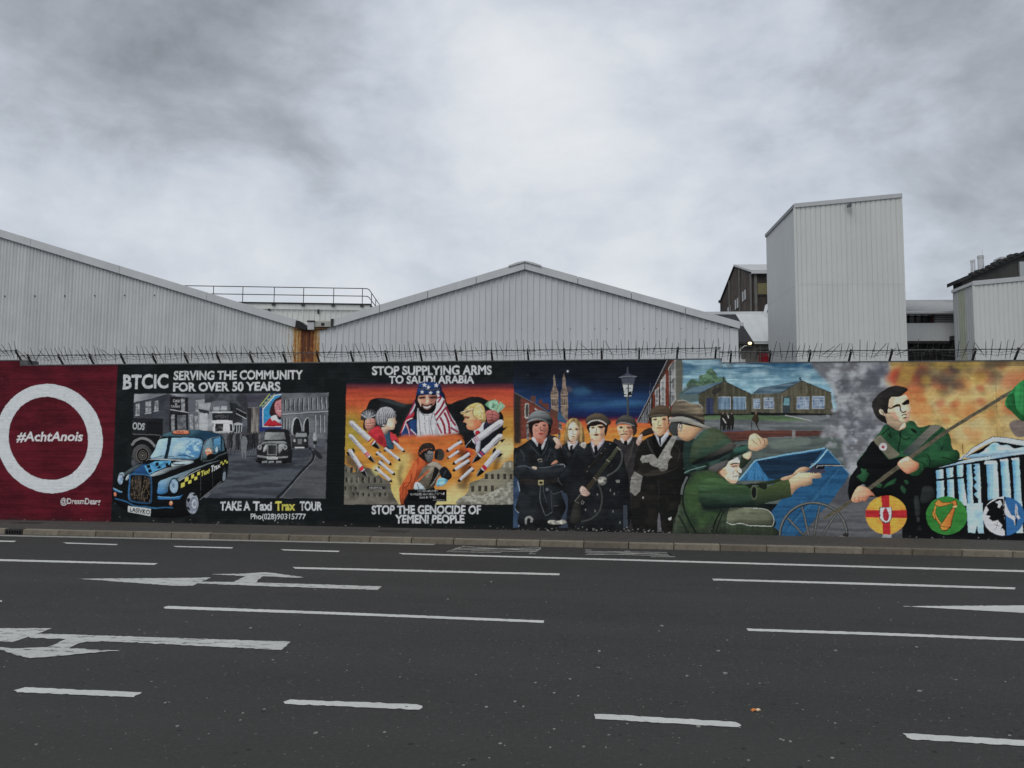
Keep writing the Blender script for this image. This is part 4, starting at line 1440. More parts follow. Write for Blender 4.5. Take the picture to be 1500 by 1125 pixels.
def paint_rising_panel():
    V('C4')
    # sky, yard
    Q('60,0 1700,0 1700,520 60,520', (30, 78, 120), grad=(300, 40, 300, 330, (120, 158, 176)), mix=((150, 178, 188), 'hor', 1.6, .2))
    BL((480, 150, 1300, 330), 26, (152, 178, 186), 14, 40, .35)
    BL((120, 110, 420, 230), 12, (120, 152, 162), 10, 26, .4)
    BL((500, 60, 1300, 130), 14, (34, 84, 130), 12, 34, .45)
    BL((400, 40, 520, 120), 6, (92, 108, 116), 12, 24, .5)
    P('100,285 120,240 160,220 210,235 215,190 270,175 280,145 320,124 365,160 385,200 440,205 465,250 400,300 200,320', (74, 98, 76), nz=('fine', .4))
    P('40,420 40,340 160,260 230,330 210,420', (70, 84, 80), soft=2)
    Q('0,60 60,60 66,200 50,330 0,360', (92, 92, 82), soft=1.5)
    Q('30,364 150,300 430,240 448,240 212,358', (64, 86, 106), mix=((88, 110, 128), 'hor', 3, .4))
    Q('30,362 212,358 212,420 30,440', (84, 100, 98))
    Q('210,356 445,240 692,356 692,540 210,540', (82, 80, 66), mix=((66, 64, 52), 'ver', 3, .45))
    L('208,360 445,240 694,358', 1.2, (44, 48, 52), sm=0)
    P('330,330 400,290 420,320 380,350 350,370', (52, 50, 48), soft=.8)
    R(280, 392, 342, 552, (48, 54, 86), nz=('ver', .4))
    for x0, x1 in ((390, 502), (526, 640)):
        R(x0, 384, x1, 500, (112, 134, 160), mix=((84, 104, 130), 'ver', 3, .5))
        L([(x0, 384), (x1, 384), (x1, 500)], .8, (160, 168, 172), sm=0)
    Q('690,358 975,348 985,535 690,522', (98, 95, 82), mix=((80, 78, 66), 'ver', 3, .4))
    Q('970,350 1150,235 1420,346 1445,545 980,545', (92, 88, 72), mix=((74, 70, 56), 'ver', 3, .45))
    Q('694,358 770,300 1000,262 1138,234 972,348', (62, 84, 104), mix=((92, 112, 128), 'hor', 3, .35))
    L('966,350 1150,234 1424,348', 1.1, (50, 54, 56), sm=0)
    for x0, y0, x1, y1 in ((710, 402, 772, 490), (806, 392, 896, 492), (1108, 384, 1222, 496), (1250, 380, 1364, 492)):
        R(x0, y0, x1, y1, (84, 104, 142), mix=((120, 138, 166), 'fine', 3, .4))
        n = int((x1 - x0) / 11)
        for i in range(n + 1):
            L([(x0 + (x1 - x0) * i / n, y0), (x0 + (x1 - x0) * i / n, y1)], .45, (158, 164, 170), sm=0)
        for i in range(5):
            L([(x0, y0 + (y1 - y0) * i / 4), (x1, y0 + (y1 - y0) * i / 4)], .5, (158, 164, 170), sm=0)
    R(980, 386, 1048, 548, (58, 66, 70))
    R(990, 396, 1040, 460, (96, 136, 146))
    L('974,382 974,548', .8, (128, 126, 110), sm=0)
    for x in (1055, 1200):
        L([(x, 290), (x, 350)], .5, (120, 116, 98), sm=0)
    Q('430,205 442,190 446,236 432,236', (44, 48, 52))
    R(1130, 204, 1146, 232, (48, 52, 56))
    Q('210,540 690,540 960,528 1450,540 1450,560 950,556 690,548 210,562', (28, 30, 30))
    # ground
    Q('210,556 1460,552 1700,552 1700,780 0,780 60,600', (88, 92, 94), mix=((104, 108, 110), 'hor', 3, .4))
    Q('250,556 700,548 1000,560 1240,600 900,606 640,590 260,590', (78, 100, 72), mix=((92, 112, 80), 'hor', 3, .4))
    L('1000,552 1120,575 1244,606', 1.1, (156, 158, 154), sm=0)
    for x in (430, 470, 512):
        P([(x - 20, 560), (x, 535), (x + 18, 560), (x + 22, 620), (x + 10, 690), (x, 690), (x - 6, 640), (x - 14, 690), (x - 24, 690)], (36, 34, 32))
        E(x, 536, 8, 11, (120, 104, 92))
    L('432,580 462,625', 1.3, (176, 176, 172), sm=0)
    L('474,550 484,580', 1.2, (176, 176, 172), sm=0)
    P('695,590 712,556 732,526 752,560 762,600 748,640 775,700 764,702 736,640 716,610 704,600', (58, 46, 36))
    L('692,600 694,700', .8, (36, 34, 34), sm=0)
    E(732, 532, 8, 11, (120, 96, 76))
    Q('400,700 700,690 1290,694 1700,694 1700,740 900,750 560,785 430,800', (104, 63, 52), mix=((80, 52, 46), 'hor', 3, .4))
    L('420,698 620,694', 1.2, (70, 84, 120), sm=0)
    V('C3')
    Q('-40,120 330,90 820,60 1266,60 1266,760 -40,760', (88, 98, 92), mix=((72, 80, 78), 'hor', 3, .45))
    Q('560,0 600,0 596,90 566,90', (120, 118, 116))
    P('320,120 500,90 730,80 720,150 400,190', (108, 118, 110), soft=1.5, a=.7)
    Q('640,720 1300,690 1900,690 1900,1130 400,1130', (96, 97, 100), mix=((76, 78, 82), 'hor', 3, .45))
    P('980,520 1160,460 1180,740 960,740', (78, 78, 84), soft=2)
    # smoke and fire
    V('PX')
    P('1196,527 1312,522 1316,560 1300,590 1300,650 1292,690 1262,712 1240,690 1230,640 1202,640 1224,600 1216,566 1200,548', (146, 149, 152), soft=2.2, mix=((100, 101, 107), 'mid', 2.0, .5))
    BL((1222, 545, 1290, 640), 40, (80, 82, 90), 2.5, 8, .42)
    BL((1208, 532, 1300, 690), 90, (160, 162, 168), 1, 4, .38)
    BL((1225, 560, 1285, 680), 50, (84, 85, 98), 1, 3.5, .4)
    BL((1280, 530, 1296, 560), 4, (84, 86, 100), 4, 8, .5)
    Q('1303,518 1640,514 1640,700 1380,700 1390,650 1318,620 1308,590', (174, 146, 86), soft=2.5, nz=('mid', .25))
    BL((1310, 535, 1600, 650), 40, (178, 164, 116), 6, 14, .5)
    BL((1308, 532, 1600, 605), 40, (170, 74, 44), 5, 13, .6)
    BL((1308, 535, 1345, 560), 6, (168, 66, 46), 6, 11, .6)
    BL((1330, 560, 1480, 650), 20, (186, 120, 58), 5, 12, .5)
    BL((1310, 528, 1480, 560), 16, (84, 72, 60), 6, 13, .5)
    BL((1375, 535, 1405, 575), 8, (74, 64, 62), 6, 11, .55)
    BL((1320, 530, 1440, 560), 10, (166, 142, 54), 4, 10, .5)
    R(1304, 520, 1640, 536, (96, 84, 60), a=.55, mix=((160, 130, 60), 'big', 3, .5))
    P('1478,622 1490,615 1510,618 1512,634 1490,640', (112, 100, 94), soft=.8)
    L('1458,537 1461,640', .5, (110, 96, 66), sm=0)
    # blue cart
    V('C3')
    Q('14,522 188,312 900,188 932,198 1154,452 1120,520 960,742 830,880 690,1050 640,1130 330,1130 400,960 352,836 450,716 560,680 300,520', (37, 92, 142), mix=((28, 72, 116), 'hor', 2.2, .4))
    for i in range(11):
        x = 480 + i * 36
        L([(x, 1090 - i * 42), (x + 250, 720 - i * 36)], .8, (66, 124, 172) if i % 2 else (28, 72, 118), sm=0, a=.6)
    Q('200,318 880,212 740,392 450,520 312,494', (30, 56, 86), mix=((24, 42, 66), 'hor', 2.5, .4))
    Q('190,314 200,320 320,500 300,522 20,520', (44, 104, 158), nz=('ver', .2))
    for k in range(6):
        L([(60 + k * 45, 510), (150 + k * 16, 370 + k * 8)], .7, (86, 142, 184), sm=0, a=.6)
    L('14,522 188,312 560,244 900,188', 2.1, (112, 158, 186), sm=0)
    L('930,200 830,320 740,396', 2.2, (128, 170, 192), sm=0)
    L('930,200 1060,340 1154,452', .9, (92, 140, 176), sm=0)
    for k in range(7):
        L([(470 + k * 70, 1060 - k * 78), (700 + k * 60, 760 - k * 70)], 1.0, (22, 58, 96), sm=0, a=.55)
    # background man in the brown hat
    V('C1')
    P('300,640 420,580 500,700 480,950 330,1060 290,900', (34, 50, 46))
    P('88,450 130,356 240,366 230,530 130,530', (58, 61, 59))
    P('220,440 290,376 460,388 566,440 500,500 420,590 330,620 230,560', (188, 154, 118), grad=(300, 420, 400, 600, (160, 124, 90)))
    P('214,420 236,370 272,376 282,430 262,488 230,470', (170, 156, 140))
    L('236,440 240,396 262,392 266,430 246,450', .8, (60, 52, 48))
    P('470,410 560,436 520,440', (60, 44, 36))
    P('110,356 126,300 330,288 470,352 600,404 700,440 560,446 430,386 260,356', (142, 140, 132))
    P('116,360 250,362 420,388 560,440 520,436 300,392 230,384', (46, 44, 42))
    P('128,240 136,140 190,66 290,52 390,92 500,104 560,160 576,376 480,330 360,290 240,268 150,276', (98, 88, 74), mix=((124, 112, 92), 'hor', 3, .35), grad=(300, 60, 330, 360, (64, 60, 52)))
    L('200,70 300,62 390,100 500,110 556,170', 1.5, (140, 138, 130))
    P('140,250 300,250 480,300 576,380 560,392 440,320 260,284 150,290', (46, 44, 42))
    # kneeling man in green with the pistol
    V('C2')
    P('40,960 70,770 150,560 196,350 262,200 300,120 420,96 560,80 680,110 760,200 880,268 1060,292 1180,520 1260,600 1360,620 1440,740 1436,850 1430,990 40,990', (56, 66, 50), mix=((44, 52, 42), 'mid', 2.4, .4), nz=('ver', .15))
    P('210,420 250,280 330,160 470,110 600,110 720,190 640,330 460,420 420,560 460,640 700,620 720,640 600,800 330,860 230,700', (58, 82, 48), soft=2, a=.9, mix=((44, 62, 44), 'mid', 2.4, .4))
    P('240,360 330,200 460,120 560,130 480,250 360,380 260,420', (64, 90, 50), soft=3.5, a=.5)
    L('296,140 220,290 190,420 200,580 270,760 370,940', 2.4, (22, 28, 26))
    L('250,170 190,300 170,420', 3.2, (104, 110, 108), a=.8)
    L('150,560 110,740 80,930', 3.0, (82, 88, 76), a=.6)
    L('120,690 210,840 270,960', 3.0, (30, 36, 32), a=.8)
    P('740,600 830,590 830,680 800,690 750,640', (58, 70, 60))
    L('720,620 640,780 590,930', 2.0, (22, 26, 24))
    L('750,640 690,790 650,940', 1.6, (24, 28, 26))
    P('836,594 1000,588 1160,604 1300,612 1400,660 1440,760 1424,840 1380,852 1160,844 980,820 860,830 790,792', (108, 112, 90), mix=((90, 94, 76), 'mid', 2.4, .4), grad=(1100, 620, 1150, 850, (74, 78, 64)))
    L('1150,604 1300,614 1400,664 1440,756 1424,842 1380,852', .9, (166, 170, 160))
    L('790,794 860,828 980,816 1100,840 1390,852', 1.0, (172, 176, 166))
    L('840,596 1000,590 1150,604', .8, (140, 144, 130))
    V('C3')
    P('-60,560 140,556 300,528 450,500 470,516 320,560 100,566 -60,580', (46, 58, 38))
    P('455,494 560,458 620,404 680,382 734,386 744,412 690,430 640,442 580,480 530,520 460,516', (196, 164, 130), grad=(560, 440, 600, 500, (160, 120, 90)))
    P('530,520 600,462 650,430 760,436 846,440 868,470 860,494 772,502 770,552 700,578 656,580 600,620 548,668', (204, 174, 140), grad=(640, 450, 660, 600, (172, 138, 106)))
    L('640,436 740,438 830,450', .8, (90, 62, 48))
    L('772,470 860,480', .7, (120, 86, 66))
    Q('742,400 806,350 892,348 894,404 922,436 880,448 752,436', (62, 62, 82))
    P('806,360 890,356 892,400 812,404', (28, 28, 36))
    L('816,392 824,368 886,366', 1.2, (150, 150, 154), sm=0)
    Q('890,352 1108,356 1108,374 892,376', (34, 34, 38))
    L('894,366 1106,366', 1.0, (150, 148, 142), sm=0)
    L('760,350 790,340 780,370', .9, (150, 150, 148), sm=0)
    V('C2')
    P('400,300 480,215 600,180 740,200 880,268 1060,292 1120,304 1300,330 1300,560 1100,590 860,600 640,610 470,590 410,470', (58, 84, 50), grad=(760, 220, 760, 590, (32, 46, 44)), nz=('hor', .12))
    P('460,560 640,600 860,590 1000,570 880,640 640,660 480,630', (24, 32, 30), soft=2, a=.8)
    V('C3')
    Q('190,590 300,590 420,530 530,508 548,560 560,690 440,716 300,750 180,780', (74, 88, 50), grad=(360, 540, 380, 740, (40, 50, 40)))
    P('90,560 130,600 160,560 210,570 240,595 290,610 300,560 200,550', (34, 38, 30))
    E(172, 644, 36, 76, (84, 90, 70))
    E(170, 644, 25, 60, (24, 28, 26))
    V('C1')
    P('790,1050 880,925 935,886 1040,846 1064,884 1074,940 1067,962 1082,1002 1096,1042 1086,1057 1054,1062 1050,1084 1062,1093 1048,1106 1046,1132 1030,1172 998,1200 955,1196 895,1160 830,1095', (214, 184, 154), sm=0, grad=(840, 1060, 1060, 980, (224, 198, 170)))
    P('780,1040 860,990 890,1070 850,1110 810,1080', (204, 136, 104), soft=1, a=.75)
    P('880,1110 960,1150 1030,1150 1000,1202 930,1190', (150, 112, 88), soft=.9, a=.6)
    P('930,930 1050,920 1066,955 1040,985 960,985', (120, 88, 72), soft=.8, a=.6)
    P('1000,1000 1040,1010 1050,1058 1010,1056', (150, 112, 92), soft=.7, a=.5)
    L('928,944 1000,924 1062,934', 1.5, (40, 32, 32), taper=1)
    L('955,972 1000,962 1040,966', 1.3, (40, 32, 32), taper=1)
    L('1036,1030 1040,1052 1062,1060', 1.0, (80, 58, 50))
    L('988,1030 974,1078 988,1124', .8, (120, 90, 76))
    L('992,1104 1054,1095', 1.2, (78, 48, 44))
    V('C1')
    P('630,1000 760,920 900,880 880,960 800,1010 740,1040', (84, 82, 80))
    P('376,900 390,760 420,640 520,510 620,450 700,436 790,462 870,530 940,610 1012,694 900,760 740,820 560,880 430,930', (58, 88, 74), grad=(700, 450, 560, 900, (42, 58, 46)), mix=((68, 76, 54), 'big', 2, .3))
    P('422,910 600,820 800,720 950,632 1014,694 900,764 740,826 560,890 440,950', (84, 80, 74), grad=(960, 660, 560, 880, (26, 34, 32)))
    P('298,1062 400,968 560,920 740,880 900,800 1000,726 1100,672 1190,690 1200,726 1110,796 960,856 780,920 600,990 430,1046', (52, 88, 78), grad=(500, 900, 560, 1010, (70, 98, 90)), mix=((34, 52, 46), 'mid', 2.5, .35))
    L('300,1060 420,1010 600,960', 1.2, (110, 134, 126))
    # raised hand
    V('C3')
    P('20,360 60,250 140,280 110,340 40,400', (40, 50, 38))
    P('56,262 130,222 146,250 128,296 100,304', (204, 178, 146))
    P('-30,190 110,158 130,190 60,228 -20,240', (48, 84, 72))
    P('112,170 124,70 160,38 200,40 232,66 262,80 300,86 320,130 300,170 250,200 196,216 140,206', (202, 172, 138), grad=(150, 60, 260, 210, (178, 144, 112)))
    for s in ('150,90 180,130 220,150', '190,56 230,100 240,150', '250,80 280,110 276,160'):
        L(s, .8, (110, 84, 66))
    # cart wheel
    t = np.linspace(math.pi * 1.0, math.pi * 2.0, 40)
    arc = np.stack([785 + 345 * np.cos(t), 1085 + 335 * np.sin(t)], 1)
    L(arc, 4.4, (40, 42, 42), sm=0)
    L(arc + [-3, -3], 2.4, (104, 106, 102), sm=0)
    for s in ('518,906 600,990 690,1090', '664,790 700,930 738,1100', '852,782 815,930 790,1100', '1012,876 940,980 874,1090'):
        L(s, 3.6, (40, 42, 42), sm=0)
        L(s, 1.9, (104, 106, 102), sm=0)
    Q('1160,730 1180,750 1030,860 1010,850', (96, 80, 66))
    P('1080,1080 1120,1060 1140,1080 1130,1100', (40, 40, 38))
    # standing man in the green jacket
    V('C7')
    Q('60,370 300,300 960,220 1400,200 1400,1200 -200,1200 -200,900', (18, 20, 22))
    V('C6')
    P('96,470 100,420 124,300 200,190 240,120 320,-10 620,-30 900,0 1090,170 1112,540 1010,620 1000,1050 600,1050 740,1010 760,760 640,560 420,530 320,420 240,400 150,560 118,592', (17, 19, 20))
    P('760,700 840,560 1010,600 1010,1060 740,1060', (17, 19, 20))
    Q('760,600 1100,560 1100,1100 730,1100', (17, 19, 20))
    P('196,290 250,260 244,200 290,220 300,200 318,250 340,276 310,330 280,366 230,340', (38, 82, 52))
    P('416,420 470,384 494,400 470,430', (38, 82, 52))
    P('494,440 560,370 650,320 640,370 560,410', (38, 82, 52))
    P('740,350 780,340 800,380 770,390', (38, 72, 50))
    P('704,440 720,404 770,450 750,504', (38, 72, 50))
    P('940,600 960,430 1010,410 1080,430 1090,560', (42, 45, 44))
    P('862,545 915,540 930,740 880,750', (44, 47, 46))
    R(890, 770, 926, 820, (52, 54, 52))
    R(900, 870, 940, 920, (36, 38, 38))
    Q('598,960 604,1040 480,1030 500,970', (150, 154, 156))
    V('C5')
    P('230,1060 300,870 390,740 460,660 534,570 680,640 760,590 750,540 850,528 922,600 1050,574 1172,586 1272,690 1300,830 1382,930 1372,980 1200,1026 950,1050', (36, 82, 52), mix=((28, 66, 44), 'mid', 2.5, .4))
    for s in ('690,640 700,740 680,850 700,920', '760,600 700,680 760,740 850,700', '540,640 600,720 560,600', '560,600 640,700', '850,620 890,660', '880,900 1000,800 1180,700', '1180,900 1260,880 1350,960',
              '1050,1000 1150,900 1210,800', '470,700 540,640 580,600', '920,600 960,620'):
        L(s, 1.5, (14, 24, 18), taper=1)
    P('820,620 880,630 890,670 850,660', (16, 28, 20))
    P('1190,780 1260,720 1300,860 1230,900', (28, 72, 46), a=.7)
    P('210,1060 300,880 386,752 470,850 570,966 700,940 780,960 700,1060', (17, 19, 20))
    P('950,1050 1000,930 1180,860 1300,900 1376,960 1200,1040', (30, 76, 46))
    # right sleeve below
    V('C6')
    P('812,262 900,120 1000,20 1340,-10 1386,90 1320,130 1080,200 1000,190 940,260 880,292', (34, 80, 48), mix=((26, 62, 40), 'mid', 2.5, .4))
    for s in ('900,120 980,160 960,230', '1010,40 1050,120 1030,190', '1150,80 1250,90 1330,120'):
        L(s, 1.3, (14, 24, 18), taper=1)
    V('C5')
    Q('382,744 468,686 694,914 640,950 570,968', (112, 108, 90), mix=((94, 92, 78), 'mid', 2, .4))
    Q('716,906 780,840 1060,574 1184,586 1060,700 830,930', (112, 108, 96), grad=(1080, 600, 760, 920, (50, 66, 66)))
    P('960,850 1150,640 1180,600 1180,640 1020,800', (24, 44, 32), a=.6)
    E(502, 825, 45, 45, (186, 186, 182))
    star(502, 826, 30, (150, 40, 56), .3)
    L('470,805 500,790 530,810', .6, (120, 60, 70))
    # head
    P('554,400 566,330 590,250 690,244 760,220 790,270 812,330 824,400 806,480 786,540 740,540 760,600 686,640 600,590 540,540 520,460 548,430', (226, 184, 152), grad=(640, 300, 800, 420, (222, 178, 146)))
    P('520,450 560,425 640,440 690,520 740,545 762,600 686,640 600,590 544,540', (150, 130, 106))
    P('560,380 590,260 640,250 620,330 660,440 700,500 640,500 600,440', (212, 150, 124), soft=1, a=.7)
    P('700,600 754,545 762,600 690,636', (214, 180, 150))
    P('374,340 396,280 460,205 530,160 600,126 680,120 786,158 744,206 690,242 590,250 566,320 556,430 524,440 500,400 466,396 474,430 524,470 546,560 440,500 390,420', (50, 46, 43), mix=((38, 36, 36), 'mid', 2, .4))
    P('456,404 476,388 510,420 530,470 510,466 470,440', (196, 172, 146))
    L('476,404 500,430 512,458', .7, (40, 34, 32))
    P('718,324 786,276 806,324 770,338 738,342', (26, 22, 22))
    L('556,372 600,378 630,352 688,338 704,400 716,420', 1.9, (26, 20, 20))
    P('600,370 640,344 690,336 690,352 650,362 620,376', (26, 20, 20))
    P('708,414 730,420 764,408 766,424 730,434 712,428', (30, 22, 22))
    L('714,468 744,450 776,454', 1.3, (50, 28, 28))
    P('730,490 774,478 770,494 744,498', (50, 28, 28))
    # pole
    V('PX')
    Q('1206,758 1232,741 1283,705 1347,657 1388,628 1516,550 1518,554.5 1391,632 1351,661 1289,708 1236,745 1208,761', (98, 92, 76), mix=((78, 73, 60), 'fine', 2.5, .4))
    P('1472,588 1500,556 1560,540 1600,580 1560,640 1510,620 1486,606', (34, 124, 66), mix=((26, 100, 52), 'ver', 2.5, .4))
    P('1474,586 1484,575 1490,600 1504,612 1496,616 1480,600', (22, 92, 46))
    V('C6')
    P('668,156 700,110 786,68 850,110 912,150 904,214 840,250 784,266 724,228 690,190', (216, 156, 122), grad=(700, 120, 860, 250, (196, 128, 94)))
    for i in range(4):
        P([(690 + i * 27, 128 - i * 12), (716 + i * 27, 104 - i * 10), (728 + i * 24, 130 - i * 8), (704 + i * 26, 150 - i * 8)], (222, 190, 158))
    P('136,556 170,470 220,412 280,412 360,466 412,530 360,520 320,560 300,590 260,580 220,596 180,600 146,590', (216, 156, 124), grad=(180, 450, 300, 590, (196, 130, 98)))
    for s in ('176,540 172,590', '222,540 222,590', '270,540 262,584'):
        L(s, .8, (140, 86, 66), sm=0)
    # colonnade
    V('C7')
    CB, CD = (172, 194, 210), (98, 154, 198)
    Q('80,382 430,284 960,214 1400,170 1400,214 960,238 430,318 96,378', (168, 184, 198), mix=((128, 156, 180), 'hor', 2.5, .35))
    P('296,300 430,190 560,110 640,68 760,74 960,108 1200,160 1200,200 960,180 650,110 520,170 400,250 340,296', (170, 186, 200), sm=0)
    Q('372,268 640,120 700,112 960,160 960,214 420,286', (18, 20, 24))
    P('430,246 520,226 580,180 640,130 690,128 720,150 800,150 860,186 960,170 960,214 640,256 380,280', (160, 188, 210), mix=((110, 156, 196), 'mid', 2.4, .35))
    L('330,296 430,188 560,108 640,66 760,72 960,106', .8, (18, 20, 26), sm=0)
    L('342,140 346,240', 1.0, (30, 28, 28), sm=0)

    def colm(q, g=0):
        q = [tuple(map(float, p.split(','))) for p in q.split()]
        xa = (q[0][0] + q[3][0]) / 2
        xb = (q[1][0] + q[2][0]) / 2
        Q(q, CB if g else CD, grad=(xa, 500, xb, 500, CD if g else CB), nz=('ver', .1))
    for q in ('74,404 146,390 152,482 80,490', '180,380 246,370 250,466 186,476', '284,354 344,346 348,464 290,470', '80,510 154,504 160,700 86,700', '186,494 252,488 262,700 192,700'):
        colm(q)
    colm('290,488 350,484 392,760 312,740')
    colm('380,344 428,336 460,900 400,900')
    colm('440,338 512,336 536,900 470,900')
    Q('440,340 470,352 450,380 470,400 450,420 474,450 448,480 480,520 452,560 490,610 456,640 500,690 496,730 456,730', (18, 20, 24))
    Q('380,735 540,730 556,1030 500,1030 486,950 468,1028 396,1022', (164, 190, 208), mix=((140, 172, 196), 'mid', 2, .4))
    Q('558,330 572,308 680,304 690,330 688,346 562,346', (172, 188, 202))
    colm('580,346 688,340 706,680 596,700', 0)
    Q('716,292 790,286 800,310 718,318', (172, 188, 202))
    colm('722,310 796,306 828,690 740,690')
    Q('828,284 900,272 910,296 832,300', (172, 188, 202))
    colm('838,300 908,296 950,1030 880,1030')
    for x in (985, 1100, 1215):
        Q([(x - 10, 270 - (x - 985) * .1), (x + 76, 262 - (x - 985) * .1), (x + 70, 292), (x, 296)], (172, 188, 202))
        colm(f'{x},290 {x+66},286 {x+100},1030 {x+34},1030')
    # badges
    V('C6')
    E(540, 745, 240, 226, (212, 152, 28), mix=((196, 132, 24), 'mid', 2, .35))
    Q('483,522 572,520 590,968 498,968', (164, 34, 40))
    Q('303,690 776,690 778,782 302,770', (164, 34, 40))
    P('458,652 606,652 606,780 580,826 536,846 490,822 466,790', (16, 16, 18), sm=0)
    P('466,658 600,658 598,776 576,820 536,836 494,816 472,784', (186, 188, 186), sm=0)
    P('500,720 512,680 524,664 540,668 556,700 570,740 566,790 548,818 520,808 506,770', (152, 34, 48))
    for x in (516, 530, 546):
        L([(x, 690), (x + 2, 730)], .5, (96, 24, 34), sm=0)
    E(1237, 752, 240, 222, (44, 118, 44), nz=('mid', .1))
    H, HO = (202, 132, 38), (60, 36, 16)
    P('1096,610 1142,564 1200,598 1270,600 1330,570 1358,590 1360,640 1310,640 1300,606 1230,640 1160,656 1110,636', HO, sm=0)
    P('1104,610 1144,572 1200,606 1270,606 1330,578 1350,596 1352,634 1316,634 1308,600 1230,632 1160,648 1116,630', H, sm=0, grad=(1100, 600, 1350, 620, (184, 110, 34)))
    Q('1310,640 1362,634 1350,664 1304,660', (206, 170, 110))
    Q('1302,662 1342,664 1286,890 1240,930 1180,926 1150,880 1220,780', HO)
    Q('1308,668 1334,668 1278,884 1236,920 1184,916 1160,878 1228,780', H, grad=(1200, 780, 1300, 800, (170, 100, 30)))
    L('1156,876 1278,886', .8, HO, sm=0)
    L('1112,640 1096,700 1110,770 1170,852', 3.6, HO)
    L('1112,640 1098,700 1112,770 1172,850', 2.4, H)
    P('1068,720 1084,694 1098,740 1110,790 1090,800 1074,760', HO)
    P('1074,724 1084,704 1092,744 1104,786 1092,790 1080,756', H)
    V('C7')
    E(755, 862, 208, 196, (42, 98, 162))
    t = np.linspace(math.pi / 2, math.pi * 1.5, 30)
    Q(np.vstack([np.stack([752 + 206 * np.cos(t), 862 + 194 * np.sin(t)], 1), [[752, 668], [768, 1056]]]), (182, 184, 186))
    Q('578,760 630,720 690,690 748,690 764,1010 740,980 700,1000 720,960 690,950 700,900 640,910 600,880 620,860 574,850 600,800', (16, 18, 20))
    P('668,720 720,700 740,740 712,780 690,770 700,740', (176, 178, 180), sm=0)
    P('640,930 690,900 740,950 720,1000 660,990', (184, 186, 188), sm=0)
    L('660,940 710,960', .7, (20, 20, 22), sm=0)
    L('690,920 680,980', .6, (20, 20, 22), sm=0)
    Q('752,668 768,668 780,1056 764,1056', (18, 20, 22))
    P('762,700 786,770 800,800 830,850 862,860 880,920 870,960 850,900 800,870 764,840', (184, 186, 188), sm=0)
    P('868,770 874,736 888,770 890,820 900,850 922,880 900,890 872,860 864,820', (184, 186, 188), sm=0)
    L('876,760 878,880', .5, (30, 34, 40), sm=0)
    P('866,890 886,880 880,960 872,962', (20, 22, 26), sm=0)
    L('880,850 920,830', .6, (30, 34, 40), sm=0)


def paint_murals():
    paint_wall_base()
    paint_yemen_panel()
    paint_taxi_panel()
    paint_red_panel()
    paint_company_panel()
    paint_rising_panel()
    # right edge of the company mural laps over the rising one: redraw the shoulder line, then wear over everything
    V('PX')
    yy = np.linspace(CY0, CY1, CHEI)[:, None]
    xx = np.linspace(CX0, CX1, CWID)[None, :]
    base = 762.0 + (xx - 0) * 0.0211
    low = np.clip((yy - (base - 9)) / 10.0, 0, 1) * (0.55 + 0.9 * (NZ['mid'] - 0.4))
    low = np.clip(low, 0, 1)[..., None]
    CANV[:] = CANV * (1 - 0.75 * low) + s2l((40, 40, 38)) * 0.75 * low
    CANV[:] *= (1.0 + 0.10 * (NZ['fine'] - 0.5) + 0.14 * (NZ['hor'] - 0.5))[..., None]
    # brushwork: the outlines wander a little and the paint lies unevenly
    wx, wy = (NZ['mid'] - .5) * 1.6, (np.roll(NZ['mid'], 211, 1) - .5) * 1.6
    gy, gx = np.mgrid[0:CHEI, 0:CWID]
    CANV[:] = CANV[np.clip(gy + wy.round().astype(int), 0, CHEI - 1), np.clip(gx + wx.round().astype(int), 0, CWID - 1)]
    CANV[:] *= (1 + 0.14 * (np.roll(NZ['fine'], 333, 0) - 0.5) * (NZ['big']))[..., None]
    for _ in range(160):
        x = RNG.uniform(0, 1500)
        y = 764 + x * .0205 - abs(RNG.normal(0, 4))
        r = RNG.uniform(.3, .8)
        E(x, y, r * RNG.uniform(1, 2.6), r, (132, 130, 124), a=RNG.uniform(.2, .75))
    for _ in range(90):
        x, y = RNG.uniform(0, 1500), RNG.uniform(540, 770)
        r = RNG.uniform(.2, .55)
        E(x, y, r * RNG.uniform(1, 2), r, (128, 128, 126), a=RNG.uniform(.15, .6))
# ------------------------------------------------------------------ ground, road, pavement
KERB_Y = 15.5
PAINT_K, PAINT_G, PAINT_SAT = 2.05, 1.12, 0.88


